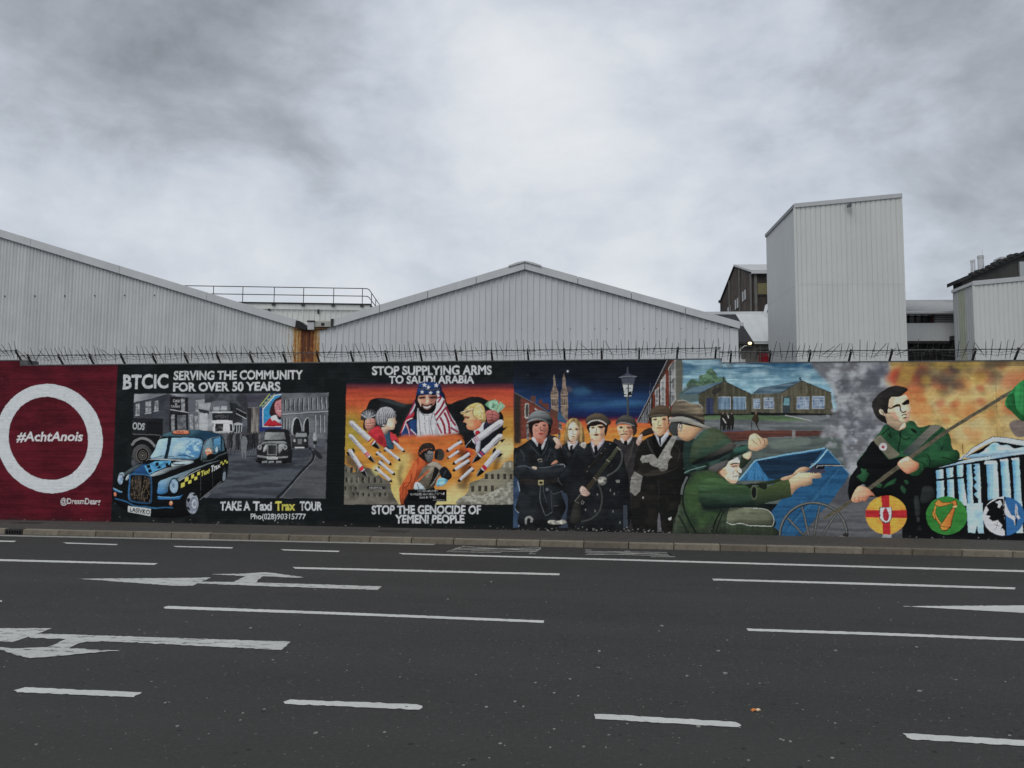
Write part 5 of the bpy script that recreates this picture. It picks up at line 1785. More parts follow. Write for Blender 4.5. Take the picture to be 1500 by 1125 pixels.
def asphalt(name, col, chip, bump=0.35):
    ma = bpy.data.materials.new(name)
    ma.use_nodes = True
    N = NT(ma.node_tree)
    out = N.n('ShaderNodeOutputMaterial')
    b = N.n('ShaderNodeBsdfPrincipled')
    N.l(b.outputs[0], out.inputs[0])
    b.inputs['Roughness'].default_value = 0.82
    b.inputs['Specular IOR Level'].default_value = 0.3
    t = N.n('ShaderNodeTexCoord')
    v = t.outputs['Object']
    big = N.noise(v, 0.28, 5.0, 0.6)
    mid = N.noise(v, 2.3, 5.0, 0.62)
    fine = N.noise(v, 95.0, 3.0, 0.7)
    fine2 = N.noise(v, 24.0, 6.0, 0.8)
    c = N.mix(N.ramp(big, [(0.3, 0.0), (0.7, 1.0)]), tuple(x * 0.84 for x in col), tuple(x * 1.24 for x in col))
    c = N.mix(N.ramp(mid, [(0.35, 0.0), (0.7, 0.8)]), c, tuple(x * y for x, y in zip(col, (0.72, 0.71, 0.67))))
    # lengthwise wear of the wheel tracks
    mpn = N.n('ShaderNodeMapping')
    mpn.inputs['Scale'].default_value = (0.05, 0.9, 1)
    N.l(v, mpn.inputs[0])
    tr = N.noise(mpn.outputs[0], 1.0, 4.0, 0.6)
    c = N.mix(N.ramp(tr, [(0.4, 0.0), (0.6, 0.6)]), c, tuple(x * 1.32 for x in col))
    c = N.mix(N.ramp(fine, [(0.38, 0.9), (0.62, 0.0)]), c, tuple(x * 0.36 for x in col))
    c = N.mix(N.ramp(fine2, [(0.52, 0.0), (0.72, 0.9)]), c, tuple(x * 1.9 for x in col))
    vo = N.n('ShaderNodeTexVoronoi')
    vo.inputs['Scale'].default_value = 42.0
    N.l(v, vo.inputs['Vector'])
    sepc = N.n('ShaderNodeSeparateColor')
    N.l(vo.outputs['Color'], sepc.inputs[0])
    pick = N.math('GREATER_THAN', sepc.outputs[0], 0.982)
    near = N.math('LESS_THAN', vo.outputs['Distance'], 0.33)
    c = N.mix(N.math('MULTIPLY', pick, near), c, chip)
    # brownish grime along the near lane edge
    sy = N.n('ShaderNodeSeparateXYZ')
    N.l(v, sy.inputs[0])
    yb = N.math('ADD', sy.outputs[1], N.math('MULTIPLY', N.noise(v, 0.7, 4.0, 0.6), 3.0))
    c = N.mix(N.math('MULTIPLY', N.ramp(N.math('DIVIDE', yb, 12.0), [(0.50, 0.55), (0.72, 0.0)]), 1.0), c, tuple(x * y for x, y in zip(col, (0.94, 0.91, 0.84))))
    # dark pits and tar spots
    vo2 = N.n('ShaderNodeTexVoronoi')
    vo2.inputs['Scale'].default_value = 16.0
    N.l(v, vo2.inputs['Vector'])
    sc2 = N.n('ShaderNodeSeparateColor')
    N.l(vo2.outputs['Color'], sc2.inputs[0])
    pits = N.math('MULTIPLY', N.math('GREATER_THAN', sc2.outputs[1], 0.93), N.math('LESS_THAN', vo2.outputs['Distance'], 0.3))
    pits = N.math('MULTIPLY', pits, N.ramp(mid, [(0.45, 0.0), (0.6, 1.0)]))
    c = N.mix(pits, c, tuple(x * 0.3 for x in col))
    crk = N.noise(v, 11.0, 7.0, 0.8, 1.2)
    c = N.mix(N.math('MULTIPLY', N.ramp(crk, [(0.57, 0.0), (0.62, 1.0)]), N.ramp(N.noise(v, 0.9, 3.0, 0.5), [(0.50, 0.0), (0.62, 0.9)])), c, tuple(x * 0.35 for x in col))
    N.l(c, b.inputs['Base Color'])
    bp = N.n('ShaderNodeBump')
    bp.inputs['Strength'].default_value = bump
    bp.inputs['Distance'].default_value = 0.008
    N.l(N.math('ADD', fine, fine2), bp.inputs['Height'])
    N.l(bp.outputs[0], b.inputs['Normal'])
    return ma


M_ROAD = asphalt('asphalt', (0.0405, 0.0405, 0.0380), (0.15, 0.15, 0.14))
M_PAVE = asphalt('footway_asphalt', (0.080, 0.074, 0.066), (0.14, 0.14, 0.13), 0.25)
M_YARD = asphalt('yard_concrete', (0.12, 0.12, 0.115), (0.2, 0.2, 0.2))

ground = MB().poly([(-900, -900, -0.06), (900, -900, -0.06), (900, 1500, -0.06), (-900, 1500, -0.06)]).build('ground', M_YARD, kind='structure')
road = MB().poly([(-90, -7, 0), (90, -7, 0), (90, KERB_Y + 0.05, 0), (-90, KERB_Y + 0.05, 0)]).build('road', M_ROAD, kind='structure')
pavement = MB().box(-90, KERB_Y + 0.15, -0.2, 90, WALL_Y + 0.1, KERB).build('pavement', M_PAVE, kind='structure')


def road_paint(name, col, wear):
    ma = bpy.data.materials.new(name)
    ma.use_nodes = True
    N = NT(ma.node_tree)
    out = N.n('ShaderNodeOutputMaterial')
    b = N.n('ShaderNodeBsdfPrincipled')
    N.l(b.outputs[0], out.inputs[0])
    b.inputs['Roughness'].default_value = 0.7
    t = N.n('ShaderNodeTexCoord')
    v = t.outputs['Object']
    mpn = N.n('ShaderNodeMapping')
    mpn.inputs['Scale'].default_value = (0.5, 1.6, 1)
    N.l(v, mpn.inputs[0])
    a = N.noise(mpn.outputs[0], 9.0, 8.0, 0.78)
    g = N.noise(v, 1.4, 4.0, 0.6)
    c = N.mix(N.ramp(g, [(0.3, 0.0), (0.7, 1.0)]), tuple(x * 0.82 for x in col), col)
    c = N.mix(N.ramp(N.noise(v, 60.0, 3.0, 0.7), [(0.4, 0.45), (0.6, 0.0)]), c, tuple(x * 0.6 for x in col))
    c = N.mix(N.ramp(a, [(wear - 0.03, 0.0), (wear + 0.03, 1.0)]), c, (0.06, 0.061, 0.061))
    N.l(c, b.inputs['Base Color'])
    return ma


M_LINE = road_paint('road_paint', (0.58, 0.585, 0.55), 0.63)
M_WORN = road_paint('road_paint_worn', (0.52, 0.525, 0.49), 0.57)
M_FADE = road_paint('road_paint_faded', (0.33, 0.33, 0.30), 0.60)


def ragged(pts, step=0.035, amp=0.007):
    """densify the outline and roughen it like hand-laid road paint"""
    out = []
    n = len(pts)
    for i in range(n):
        a, b = pts[i], pts[(i + 1) % n]
        k = max(1, min(220, int(np.linalg.norm(b - a) / step)))
        d = (b - a) / (np.linalg.norm(b - a) + 1e-9)
        nn = np.array([-d[1], d[0], 0])
        for j in range(k):
            o = nn * RNG.normal(0, amp) if j else 0
            out.append(a + (b - a) * j / k + o)
    return out


def mark(px, mat, amp=0.006, z=0.004, parts=1):
    mb = MB()
    for poly in (px if parts > 1 else [px]):
        mb.poly(ragged([on_z(*p, z) for p in poly], amp=amp))
        z += 0.0006
    me = mb.mesh('road_marking', fix=False)
    bm = bmesh.new()
    bm.from_mesh(me)
    bmesh.ops.triangulate(bm, faces=bm.faces, ngon_method='EAR_CLIP')
    for f in bm.faces:
        if f.normal.z < 0:
            f.normal_flip()
    bm.to_mesh(me)
    bm.free()
    return obj('road_marking', me, mat, road)


def zpts(s, x0=0.0, y0=0.0, k=1.0):
    return [(x0 + float(a) / k, y0 + float(b) / k) for a, b in (p.split(',') for p in s.split())]


for s in ('0,783.4 320,789.9 640,796.6 634,798.4 320,791.9 -60,784', ):
    mark(zpts(s), M_FADE)
for s in ('-40,790.9 24,792.2 20,793.9 -40,792.6', '92,794.5 173,797 170,798.4 98,796.3', '253,799.6 342,801.8 340,803.4 258,801.2',
          '411,804.5 498,806.8 495,808.6 417,806.3', '583,810 900,818.5 1200,827 1500,835.3 1580,837.5 1580,840.2 1500,838 1200,829.4 900,820.8 590,812',
          '-80,817 0,819 232,825 226,827.4 0,821.7 -80,819.7', '428,830.5 600,834.5 820,840 819,842.6 600,837.2 433,833.1',
          '1043,847.5 1280,854 1488,860.5 1485,863.2 1280,856.9 1045,850.2'):
    mark(zpts(s), M_LINE)
for s in ('239,889.4 247,887.5 500,896.8 797,908.8 797,912.3 500,900.5 241,891.5', '1093,920.5 1300,927 1500,935 1580,937.8 1580,942 1500,938.7 1300,931 1095,924',
          '-45,877.6 3,879.5 3,881.4 -45,879.6', '20,1011 37,1006.5 208,1014 196,1021 25,1014', '415,1028 425,1024.5 610,1031.5 619,1034 614,1039.5 418,1031',
          '870,1046 890,1046.2 1077,1057.5 1086,1063 1080,1065 872,1053', '1322,1074 1500,1084 1535,1086 1535,1094.5 1500,1092.5 1335,1083'):
    mark(zpts(s), M_LINE, 0.005)
mark(zpts('1321.7,888 1400,887.4 1500,886.8 1600,886 1560,903 1500,897.6'), M_LINE)
z25 = dict(x0=0, y0=820, k=2.5)
mark([zpts(s, **z25) for s in ('285,69 600,67 772,65 742,78 705,95 640,95', '730,80 860,81 935,83 1398,97 1383,110 935,95 720,86',
                               '855,82 880,68 905,59 930,57 968,59 945,72 938,84', '775,53 900,50 970,45 1000,48 1115,64 1080,66 960,60 905,61 860,57')], M_WORN, 0.008, parts=4)
mark([zpts(s, **z25) for s in ('-540,258 0,251 190,250 140,270 100,283 45,301 -60,297', '105,281 150,270 250,273 365,277 1065,300 1030,330 375,297 330,300 250,291 110,285',
                               '250,284 370,290 290,305 235,335 150,330 200,310', '-20,318 60,324 150,320 240,322 330,329 440,332 330,340 240,350 110,360 60,350 20,335')], M_WORN, 0.008, parts=4)
# worn stretched letters by the kerb
z33 = dict(x0=560, y0=770, k=3.3333)
for strokes in (((312, 128, 400, 99), (340, 119, 775, 108), (356, 110, 770, 117), (400, 102, 760, 125), (330, 127, 560, 131), (430, 122, 752, 127), (716, 136, 772, 112), (545, 131, 580, 130), (718, 138, 748, 137)),
                ((990, 118, 1020, 119), (990, 125, 1390, 131), (988, 130, 1396, 139), (1000, 136, 1420, 149), (1100, 126, 1400, 145), (990, 142, 1300, 137), (1390, 131, 1426, 151), (1310, 152, 1428, 153), (1180, 124, 1210, 125))):
    q = []
    for x0, y0, x1, y1 in strokes:
        w = 1.3
        q.append(zpts(f'{x0},{y0 - w} {x1},{y1 - w} {x1 + 3},{y1 + w} {x0 + 3},{y0 + w}', **z33))
    mark(q, M_FADE, 0.008, parts=len(q))

# kerb
M_KERB = material('kerb_stone', (0.175, 0.152, 0.116), rough=0.85, var=0.2, scale=5.0, bump=0.3, bscale=50, dirt=(0.07, 0.062, 0.05), obj_var=0.25)
KL = 0.845
k_me = MB().box(-KL / 2 + 0.006, -0.02, -0.15, KL / 2 - 0.006, 0.135, KERB + 0.004).mesh('kerb_stone', bevel=0.018)
k_me.materials.append(M_KERB)
gully_x = on_z(22, 779, 0.05)[0]
n_k = 0
x = gully_x + KL * 0.5 + 0.20
gap0 = gully_x - 0.20
xs = [x + KL * i for i in range(30)] + [gap0 - KL * (i + 0.5) for i in range(7)]
for i, kx in enumerate(xs):
    o = obj('kerb_stone', k_me, None, pavement)
    o.location = (kx, KERB_Y + RNG.normal(0, 0.003), RNG.normal(0, 0.002))
    o.rotation_euler = (0, RNG.normal(0, 0.002), RNG.normal(0, 0.003))
xr = xs[29] + KL / 2
MB().box(xr, KERB_Y - 0.02, -0.15, xr + 60, KERB_Y + 0.135, KERB).build('kerb_run', M_KERB, pavement)
xl = xs[-1] - KL / 2
MB().box(xl - 60, KERB_Y - 0.02, -0.15, xl, KERB_Y + 0.135, KERB).build('kerb_run', M_KERB, pavement)

# kerb drain
M_IRON = material('cast_iron', (0.03, 0.03, 0.031), rough=0.6, var=0.3, scale=20, bump=0.2, dirt=(0.06, 0.045, 0.035))
g = empty('kerb_drain', (gully_x, KERB_Y, 0), label='black iron drain inlet set in the kerb below the dark red mural', cat='drain')
MB().box(-0.2, 0.06, -0.14, 0.2, 0.13, KERB).build('back_plate', M_IRON, g)
MB().box(-0.2, -0.02, KERB - 0.03, 0.2, 0.13, KERB + 0.003).build('top_plate', M_IRON, g)
MB().box(-0.2, -0.02, -0.14, 0.2, 0.13, 0.004).build('base_plate', M_IRON, g)
for i in range(7):
    MB().box(-0.19 + i * 0.06, -0.018, 0.004, -0.17 + i * 0.06, 0.01, KERB - 0.03).build('bar', M_IRON, g)


def cover(name, px, py, w, d, label):
    c = on_z(px, py, KERB)
    e = empty(name, (c[0], c[1], KERB), label=label, cat='cover')
    MB().box(-w / 2, -d / 2, -0.02, w / 2, d / 2, 0.006).build('lid', M_IRON, e, bevel=0.003)
    for s in (-1, 1):
        MB().box(-w / 2 - 0.03, s * (d / 2 + 0.012) - 0.01, -0.02, w / 2 + 0.03, s * (d / 2 + 0.012) + 0.01, 0.009).build('frame_bar', M_IRON, e)
    return e


cover('inspection_cover', 40, 766.3, 0.62, 0.22, 'small dark metal cover in the pavement below the white ring')
cover('inspection_cover', 575, 778.5, 0.6, 0.3, 'dark metal cover in the pavement below the arms protest mural')

# grit, chips and gum on the carriageway
mb = MB()
for _ in range(150):
    px, py = RNG.uniform(0, 1500), 825 + 300 * RNG.random() ** 0.8
    p = on_z(px, py, 0.0)
    r = RNG.uniform(0.004, 0.012) * (1.8 if RNG.random() < 0.12 else 1)
    a0 = RNG.uniform(0, 6.3)
    q = [(p[0] + r * RNG.uniform(.6, 1.3) * math.cos(a0 + k * 1.256), p[1] + r * RNG.uniform(.6, 1.3) * math.sin(a0 + k * 1.256), 0.001) for k in range(5)]
    mb.prism(q, (0, 0, r * 0.5))
M_GRIT = material('pale_grit', (0.22, 0.22, 0.20), var=0.3, scale=3)
mb.build('road_grit', M_GRIT, kind='stuff', label='pale grit and chewing gum spots scattered over the dark road', cat='grit')

# orange peel
c = on_z(1104, 1041, 0)
pe = empty('orange_peel', tuple(c), 0.4, label='small scrap of orange peel lying on the road', cat='litter')
mb = MB()
for i in range(5):
    for j in range(6):
        def sp(u, v):
            a, b = u * 1.9 - 0.95, v * 2.4 - 1.2
            return (0.022 * math.sin(b) * math.cos(a * .6), 0.02 * math.sin(a), 0.023 * math.cos(a) * math.cos(b) - 0.006)
        mb.poly([sp(i / 5, j / 6), sp((i + 1) / 5, j / 6), sp((i + 1) / 5, (j + 1) / 6), sp(i / 5, (j + 1) / 6)])
M_PEEL = material('orange_peel', (0.55, 0.17, 0.03), rough=0.5, var=0.25, scale=40)
M_PITH = material('orange_pith', (0.6, 0.45, 0.3), rough=0.8, var=0.2, scale=40)
mb.build('rind', M_PEEL, pe)
MB().prism([(0.02, -0.02, 0.0), (0.05, -0.012, 0.002), (0.046, 0.014, 0.004), (0.018, 0.012, 0.0)], (0, 0, 0.006)).build('pith', M_PITH, pe)

# ------------------------------------------------------------------ the long wall with the murals
W_LEFT, W_RIGHT = -17.2, 10.4
X_STEP_L = on_wall(30, 528)[0]
X_STEP_R = on_wall(1057, 528)[0]
TOP_L, TOP_M, TOP_R = 3.925, 3.803, 3.715
CSP, RSP, BRW, CRS = 0.01125, 0.075 / 7, 20, 7


def wall_top(x):
    return np.where(x < X_STEP_L, TOP_L, np.where(x < X_STEP_R, TOP_M, TOP_R))


M_BACK = material('wall_core', (0.05, 0.045, 0.042), rough=0.9, var=0.2, scale=4, bump=0.4)
M_COPE = material('wall_coping', (0.14, 0.145, 0.145), rough=0.9, var=0.3, scale=6, bump=0.4, dirt=(0.05, 0.05, 0.05))
wall = empty('brick_wall', (-2.4, WALL_Y, KERB), label='long painted brick wall behind the pavement carrying the murals', cat='wall')


def wall_part(name, b, mat):
    x0, y0, z0, x1, y1, z1 = b
    MB().box(x0 + 2.4, y0 - WALL_Y, z0 - KERB, x1 + 2.4, y1 - WALL_Y, z1 - KERB).build(name, mat, wall)


segs = ((W_LEFT - 40, X_STEP_L, TOP_L), (X_STEP_L, X_STEP_R, TOP_M), (X_STEP_R, W_RIGHT + 40, TOP_R))
for x0, x1, zt in segs:
    wall_part('core', (x0 + .002, WALL_Y + 0.022, -0.1, x1 - .002, WALL_Y + 0.33, zt - 0.004), M_BACK)
    wall_part('coping', (x0, WALL_Y - 0.004, zt - 0.002, x1, WALL_Y + 0.34, zt + 0.022), M_COPE)
for x0, x1, zt in ((W_LEFT - 40, W_LEFT, TOP_L), (W_RIGHT, W_RIGHT + 40, TOP_R)):
    wall_part('painted_face', (x0, WALL_Y, KERB - 0.05, x1, WALL_Y + 0.021, zt - 0.002), M_BACK)
wall_part('coping_block', (X_STEP_L, WALL_Y - 0.012, TOP_M + 0.022, X_STEP_L + 0.22, WALL_Y + 0.34, TOP_L + 0.01), M_COPE)

paint_murals()


def mural_material():
    ma = bpy.data.materials.new('mural_paint')
    ma.use_nodes = True
    N = NT(ma.node_tree)
    out = N.n('ShaderNodeOutputMaterial')
    b = N.n('ShaderNodeBsdfPrincipled')
    N.l(b.outputs[0], out.inputs[0])
    at = N.n('ShaderNodeVertexColor')
    at.layer_name = 'paint'
    b.inputs['Roughness'].default_value = 0.6
    b.inputs['Specular IOR Level'].default_value = 0.10
    N.l(at.outputs[0], b.inputs['Base Color'])
    t = N.n('ShaderNodeTexCoord')
    bp = N.n('ShaderNodeBump')
    bp.inputs['Strength'].default_value = 0.25
    bp.inputs['Distance'].default_value = 0.004
    N.l(N.noise(t.outputs['Object'], 70.0, 4.0, 0.65), bp.inputs['Height'])
    N.l(bp.outputs[0], b.inputs['Normal'])
    return ma


M_MURAL = mural_material()
N_ROW = int((TOP_L - KERB + 0.03) / RSP) + 1
Z0 = KERB - 0.03
N_COL = int((W_RIGHT - W_LEFT) / CSP)
COURSE = RNG.random((N_ROW // CRS + 2, N_COL // BRW + 3))
LOWF = vnoise(N_ROW, N_COL + 1, 60, 120, 3)


def mural(name, c0, c1, label):
    """brickwork between columns c0..c1, each vertex carrying its paint"""
    cols, rows = np.arange(c0, c1 + 1), np.arange(N_ROW)
    X = (W_LEFT + cols * CSP)[None, :].repeat(N_ROW, 0)
    Z = (Z0 + rows * RSP)[:, None].repeat(len(cols), 1)
    course = rows // CRS
    bed = (rows % CRS == 0)[:, None]
    off = (course % 2 * (BRW // 2))[:, None]
    brick = (cols[None, :] + off) // BRW
    perp = (cols[None, :] + off) % BRW == 0
    d = (COURSE[course[:, None], brick] - 0.5) * 0.0020
    jd = 0.0008 + 0.0012 * LOWF[:, c0:c1 + 1] + 0.0011 * COURSE[course, 0][:, None]
    d = np.where(perp, jd * 0.8, d)
    d = np.where(bed, jd, d)
    Y = WALL_Y + d + (LOWF[:, c0:c1 + 1] - 0.5) * 0.010
    px, py = wall_to_px(X, Z, WALL_Y)
    fx = np.clip((px - CX0) * CS - 0.5, 1, CWID - 3)
    fy = np.clip((py - CY0) * CS - 0.5, 1, CHEI - 3)
    ix, iy = fx.astype(int), fy.astype(int)
    tx, ty = (fx - ix)[..., None], (fy - iy)[..., None]
    col = (CANV[iy, ix] * (1 - tx) + CANV[iy, ix + 1] * tx) * (1 - ty) + (CANV[iy + 1, ix] * (1 - tx) + CANV[iy + 1, ix + 1] * tx) * ty
    rgba = np.ones((N_ROW, len(cols), 4), np.float32)
    col = np.clip(col, 0, 1) ** PAINT_G * PAINT_K
    lum = (col @ np.array([0.2126, 0.7152, 0.0722]))[..., None]
    ex = np.clip(col[..., 2] - np.maximum(col[..., 0], col[..., 1]), 0, 1)
    col[..., 2] -= 0.35 * ex                  # the wall's blues are muted
    rgba[..., :3] = np.clip(lum + (col - lum) * PAINT_SAT, 0.004, 0.85)
    nr, nc = N_ROW, len(cols)
    idx = np.arange(nr * nc).reshape(nr, nc)
    q = np.stack([idx[:-1, :-1], idx[:-1, 1:], idx[1:, 1:], idx[1:, :-1]], -1)
    xm, zm = X[:-1, :-1] + CSP / 2, Z[1:, :-1]
    q = q[zm <= wall_top(xm) + 0.004]
    used = np.zeros(nr * nc, bool)
    used[q.ravel()] = True
    remap = np.cumsum(used) - 1
    q = remap[q]
    ox = float(X.mean())
    co = np.stack([X - ox, Y - WALL_Y, Z - KERB], -1).reshape(-1, 3)[used].astype(np.float32)
    me = bpy.data.meshes.new(name)
    me.vertices.add(len(co))
    me.vertices.foreach_set('co', co.ravel())
    me.loops.add(q.size)
    me.loops.foreach_set('vertex_index', q.ravel().astype(np.int32))
    me.polygons.add(len(q))
    me.polygons.foreach_set('loop_start', np.arange(0, q.size, 4, dtype=np.int32))
    me.update(calc_edges=True)
    ca = me.color_attributes.new('paint', 'FLOAT_COLOR', 'POINT')
    ca.data.foreach_set('color', rgba.reshape(-1, 4)[used].ravel())
    o = obj(name, me, M_MURAL, None, label=label, cat='mural')
    o.location = (ox, WALL_Y, KERB)
    return o


def col_at(px, py=650):
    return int(round((on_wall(px, py)[0] - W_LEFT) / CSP))


cuts = [0, col_at(167), col_at(497), col_at(752), col_at(1000), N_COL]
for a, b, t in zip(cuts, cuts[1:], (
        'dark red mural with a large white ring around a hashtag',
        'black mural with a shiny black taxi in front of a grey street scene',
        'black framed mural with an orange sky, white bombs and arms protest lettering',
        'night street mural of five people in dark coats and caps with a rifle',
        'mural of a man aiming a pistol, a blue cart and a soldier in green')):
    mural('mural', a, b, t)

# ------------------------------------------------------------------ spiked security fence along the wall top
M_STEEL = material('fence_steel', (0.035, 0.035, 0.036), rough=0.65, var=0.3, scale=12, dirt=(0.07, 0.05, 0.04))
M_GALV = material('fence_galvanised', (0.10, 0.10, 0.10), rough=0.55, var=0.3, scale=12, dirt=(0.06, 0.045, 0.04))
LEAN = 0.19
spike_me = []
for k in range(7):
    ln = 0.175 + 0.07 * RNG.random()
    me = MB().tube([(0, 0, -ln), (0, 0, 0), (0, 0, ln)], [0.0045, 0.0075, 0.0045], 5).mesh('spike')
    me.materials.append(M_STEEL)
    spike_me.append(me)
collar_me = MB().tube([(-0.02, 0, 0), (0.02, 0, 0)], 0.019, 7).mesh('collar')
collar_me.materials.append(M_GALV)


def fence(x0, x1, ztop, first, label):
    zt = ztop + 0.022
    f = empty('security_fence', (x0, WALL_Y, zt), label=label, cat='fence', group='spiked fence along the wall top')
    n = int((x1 - first) / 0.805) + 1
    ry, rz = 0.05 - LEAN, LEAN + 0.012
    for i in range(n):
        x = first + i * 0.805 - x0
        po = MB().prism([(x - .019, 0.07, -0.01), (x + .019, 0.07, -0.01), (x + .019, 0.03, -0.01), (x - .019, 0.03, -0.01)], (0, -LEAN, LEAN)).build('post', M_STEEL, f)
        MB().tube([(x - .012, ry, rz + .012), (x + .012, ry, rz + .012)], 0.026, 8).build('bracket', M_STEEL, po)
    pts = [(x, ry, rz + 0.004 * math.sin(x * 5.1)) for x in np.arange(-0.05, x1 - x0 + 0.06, 0.2)]
    MB().tube(pts, 0.0115, 6).build('rail', M_GALV, f)
    for w in range(2):
        wp = []
        for xx in np.arange(-0.05, x1 - x0, 0.05):
            sag = abs(math.sin((xx + x0 - first) / 0.805 * math.pi)) * (0.035 + 0.02 * w)
            wp.append((xx, ry + 0.02 + 0.03 * w + RNG.normal(0, .006), rz - .02 - .035 * w - sag + RNG.normal(0, .007)))
        mb = MB().tube(wp, 0.0036, 4, caps=False)
        for q in wp[::2]:
            a = RNG.uniform(0, 3.1)
            mb.tube([(q[0] - .006, q[1] - .028 * math.cos(a), q[2] - .028 * math.sin(a)), (q[0] + .006, q[1] + .028 * math.cos(a), q[2] + .028 * math.sin(a))], 0.003, 4)
        mb.build('barbed_wire', M_GALV, f, fix=False)
    x = 0.03
    while x < x1 - x0:
        o = obj('spike', spike_me[RNG.integers(7)], None, f)
        o.location = (x, ry, rz)
        a = RNG.normal(rad(38), rad(16))
        b = RNG.normal(0, rad(7))
        if RNG.random() < 0.16:
            b = RNG.normal(0, rad(38))
        o.rotation_euler = (a, b, 0)
        if RNG.random() < 0.5:
            obj('collar', collar_me, None, o)
        x += RNG.uniform(0.10, 0.155)


fx0 = on_wall(136, 534)[0]
fence(W_LEFT, X_STEP_L + 0.1, TOP_L, X_STEP_L - 0.02 - 0.805 * 3, 'short raised length of spiked fence above the left end of the red mural')
fence(X_STEP_L + 0.16, X_STEP_R + 0.02, TOP_M, fx0 - 0.805 * 2, 'long run of black spiked fence on the middle of the wall')
fence(X_STEP_R - 0.02, W_RIGHT, TOP_R, on_wall(1070, 533)[0], 'lower run of spiked fence above the pistol and soldier mural')
# ------------------------------------------------------------------ works buildings behind the wall
A_B = rad(4.4)
M_WHITE = material('white_cladding', (0.60, 0.62, 0.625), rough=0.5, var=0.05, scale=0.6, streak=0.22, dirt=(0.40, 0.41, 0.405), obj_var=0.03)
M_WHITE2 = material('weathered_cladding', (0.57, 0.582, 0.58), rough=0.55, var=0.08, scale=0.8, streak=0.45, dirt=(0.37, 0.375, 0.365), obj_var=0.035)
M_FASCIA = material('grey_flashing', (0.50, 0.515, 0.52), rough=0.45, var=0.06, scale=1.2, streak=0.15, obj_var=0.03)
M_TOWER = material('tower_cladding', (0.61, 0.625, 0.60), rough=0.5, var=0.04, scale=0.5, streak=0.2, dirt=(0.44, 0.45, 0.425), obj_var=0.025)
M_TSIDE = material('shaded_tower_cladding', (0.385, 0.405, 0.41), rough=0.5, var=0.04, scale=0.5, streak=0.2, dirt=(0.27, 0.28, 0.28), obj_var=0.02)  # tower cladding darkened, the side faces' shade put into its colour
M_ROOFG = material('roof_sheet', (0.45, 0.46, 0.46), rough=0.6, var=0.1, scale=1.5, streak=0.2)
M_DARK = material('dark_void', (0.02, 0.02, 0.021), rough=0.8, var=0.2, scale=5)
M_BROWN = material('rusty_sheet', (0.085, 0.070, 0.062), rough=0.8, var=0.3, scale=1.6, streak=0.8, dirt=(0.035, 0.03, 0.028), obj_var=0.45)
M_SLATE = material('dark_slate', (0.034, 0.035, 0.037), rough=0.9, spec=0.1, var=0.15, scale=3)
M_RUSTB = material('rust_metal', (0.15, 0.07, 0.03), rough=0.85, var=0.5, scale=9, dirt=(0.03, 0.02, 0.015))
M_RED = material('red_paint', (0.22, 0.01, 0.018), rough=0.5, var=0.1, scale=3)
M_GREYW = material('grey_render', (0.13, 0.125, 0.115), rough=0.85, var=0.2, scale=2, streak=0.4)
M_GLASS = material('dark_glass', (0.05, 0.053, 0.057), rough=0.15, var=0.4, scale=2.5, spec=0.5)
M_PIPE = material('flue_steel', (0.55, 0.57, 0.59), rough=0.4, var=0.1, scale=4)
M_GREEN = material('algae_cladding', (0.34, 0.36, 0.285), rough=0.55, var=0.1, scale=0.8, streak=0.5, dirt=(0.22, 0.25, 0.17), obj_var=0.03)


def rust_material(u_c, u_w, z_top, z_len):
    ma = bpy.data.materials.new('rust_stained_cladding')
    ma.use_nodes = True
    N = NT(ma.node_tree)
    out = N.n('ShaderNodeOutputMaterial')
    b = N.n('ShaderNodeBsdfPrincipled')
    N.l(b.outputs[0], out.inputs[0])
    b.inputs['Roughness'].default_value = 0.75
    t = N.n('ShaderNodeTexCoord')
    s = N.n('ShaderNodeSeparateXYZ')
    N.l(t.outputs['Object'], s.inputs[0])
    mpn = N.n('ShaderNodeMapping')
    mpn.inputs['Scale'].default_value = (1, 1, 0.05)
    N.l(t.outputs['Object'], mpn.inputs[0])
    st = N.noise(mpn.outputs[0], 6.0, 5.0, 0.7)
    fine = N.noise(t.outputs['Object'], 5.0, 5.0, 0.65)
    d = N.math('ABSOLUTE', N.math('DIVIDE', N.math('SUBTRACT', s.outputs[0], u_c), u_w))
    k = N.math('SUBTRACT', 1.0, d)
    k = N.math('ADD', k, N.math('MULTIPLY', N.math('SUBTRACT', st, 0.5), 2.1))
    k = N.math('ADD', k, N.math('MULTIPLY', N.math('SUBTRACT', fine, 0.5), 0.9))
    c = N.mix(N.ramp(k, [(0.05, 0.0), (0.45, 1.0)]), (0.57, 0.58, 0.57), (0.48, 0.30, 0.10))
    c = N.mix(N.ramp(k, [(0.38, 0.0), (0.75, 1.0)]), c, (0.34, 0.115, 0.02))
    c = N.mix(N.ramp(k, [(0.62, 0.0), (0.95, 0.95)]), c, (0.10, 0.028, 0.012))
    N.l(c, b.inputs['Base Color'])
    return ma


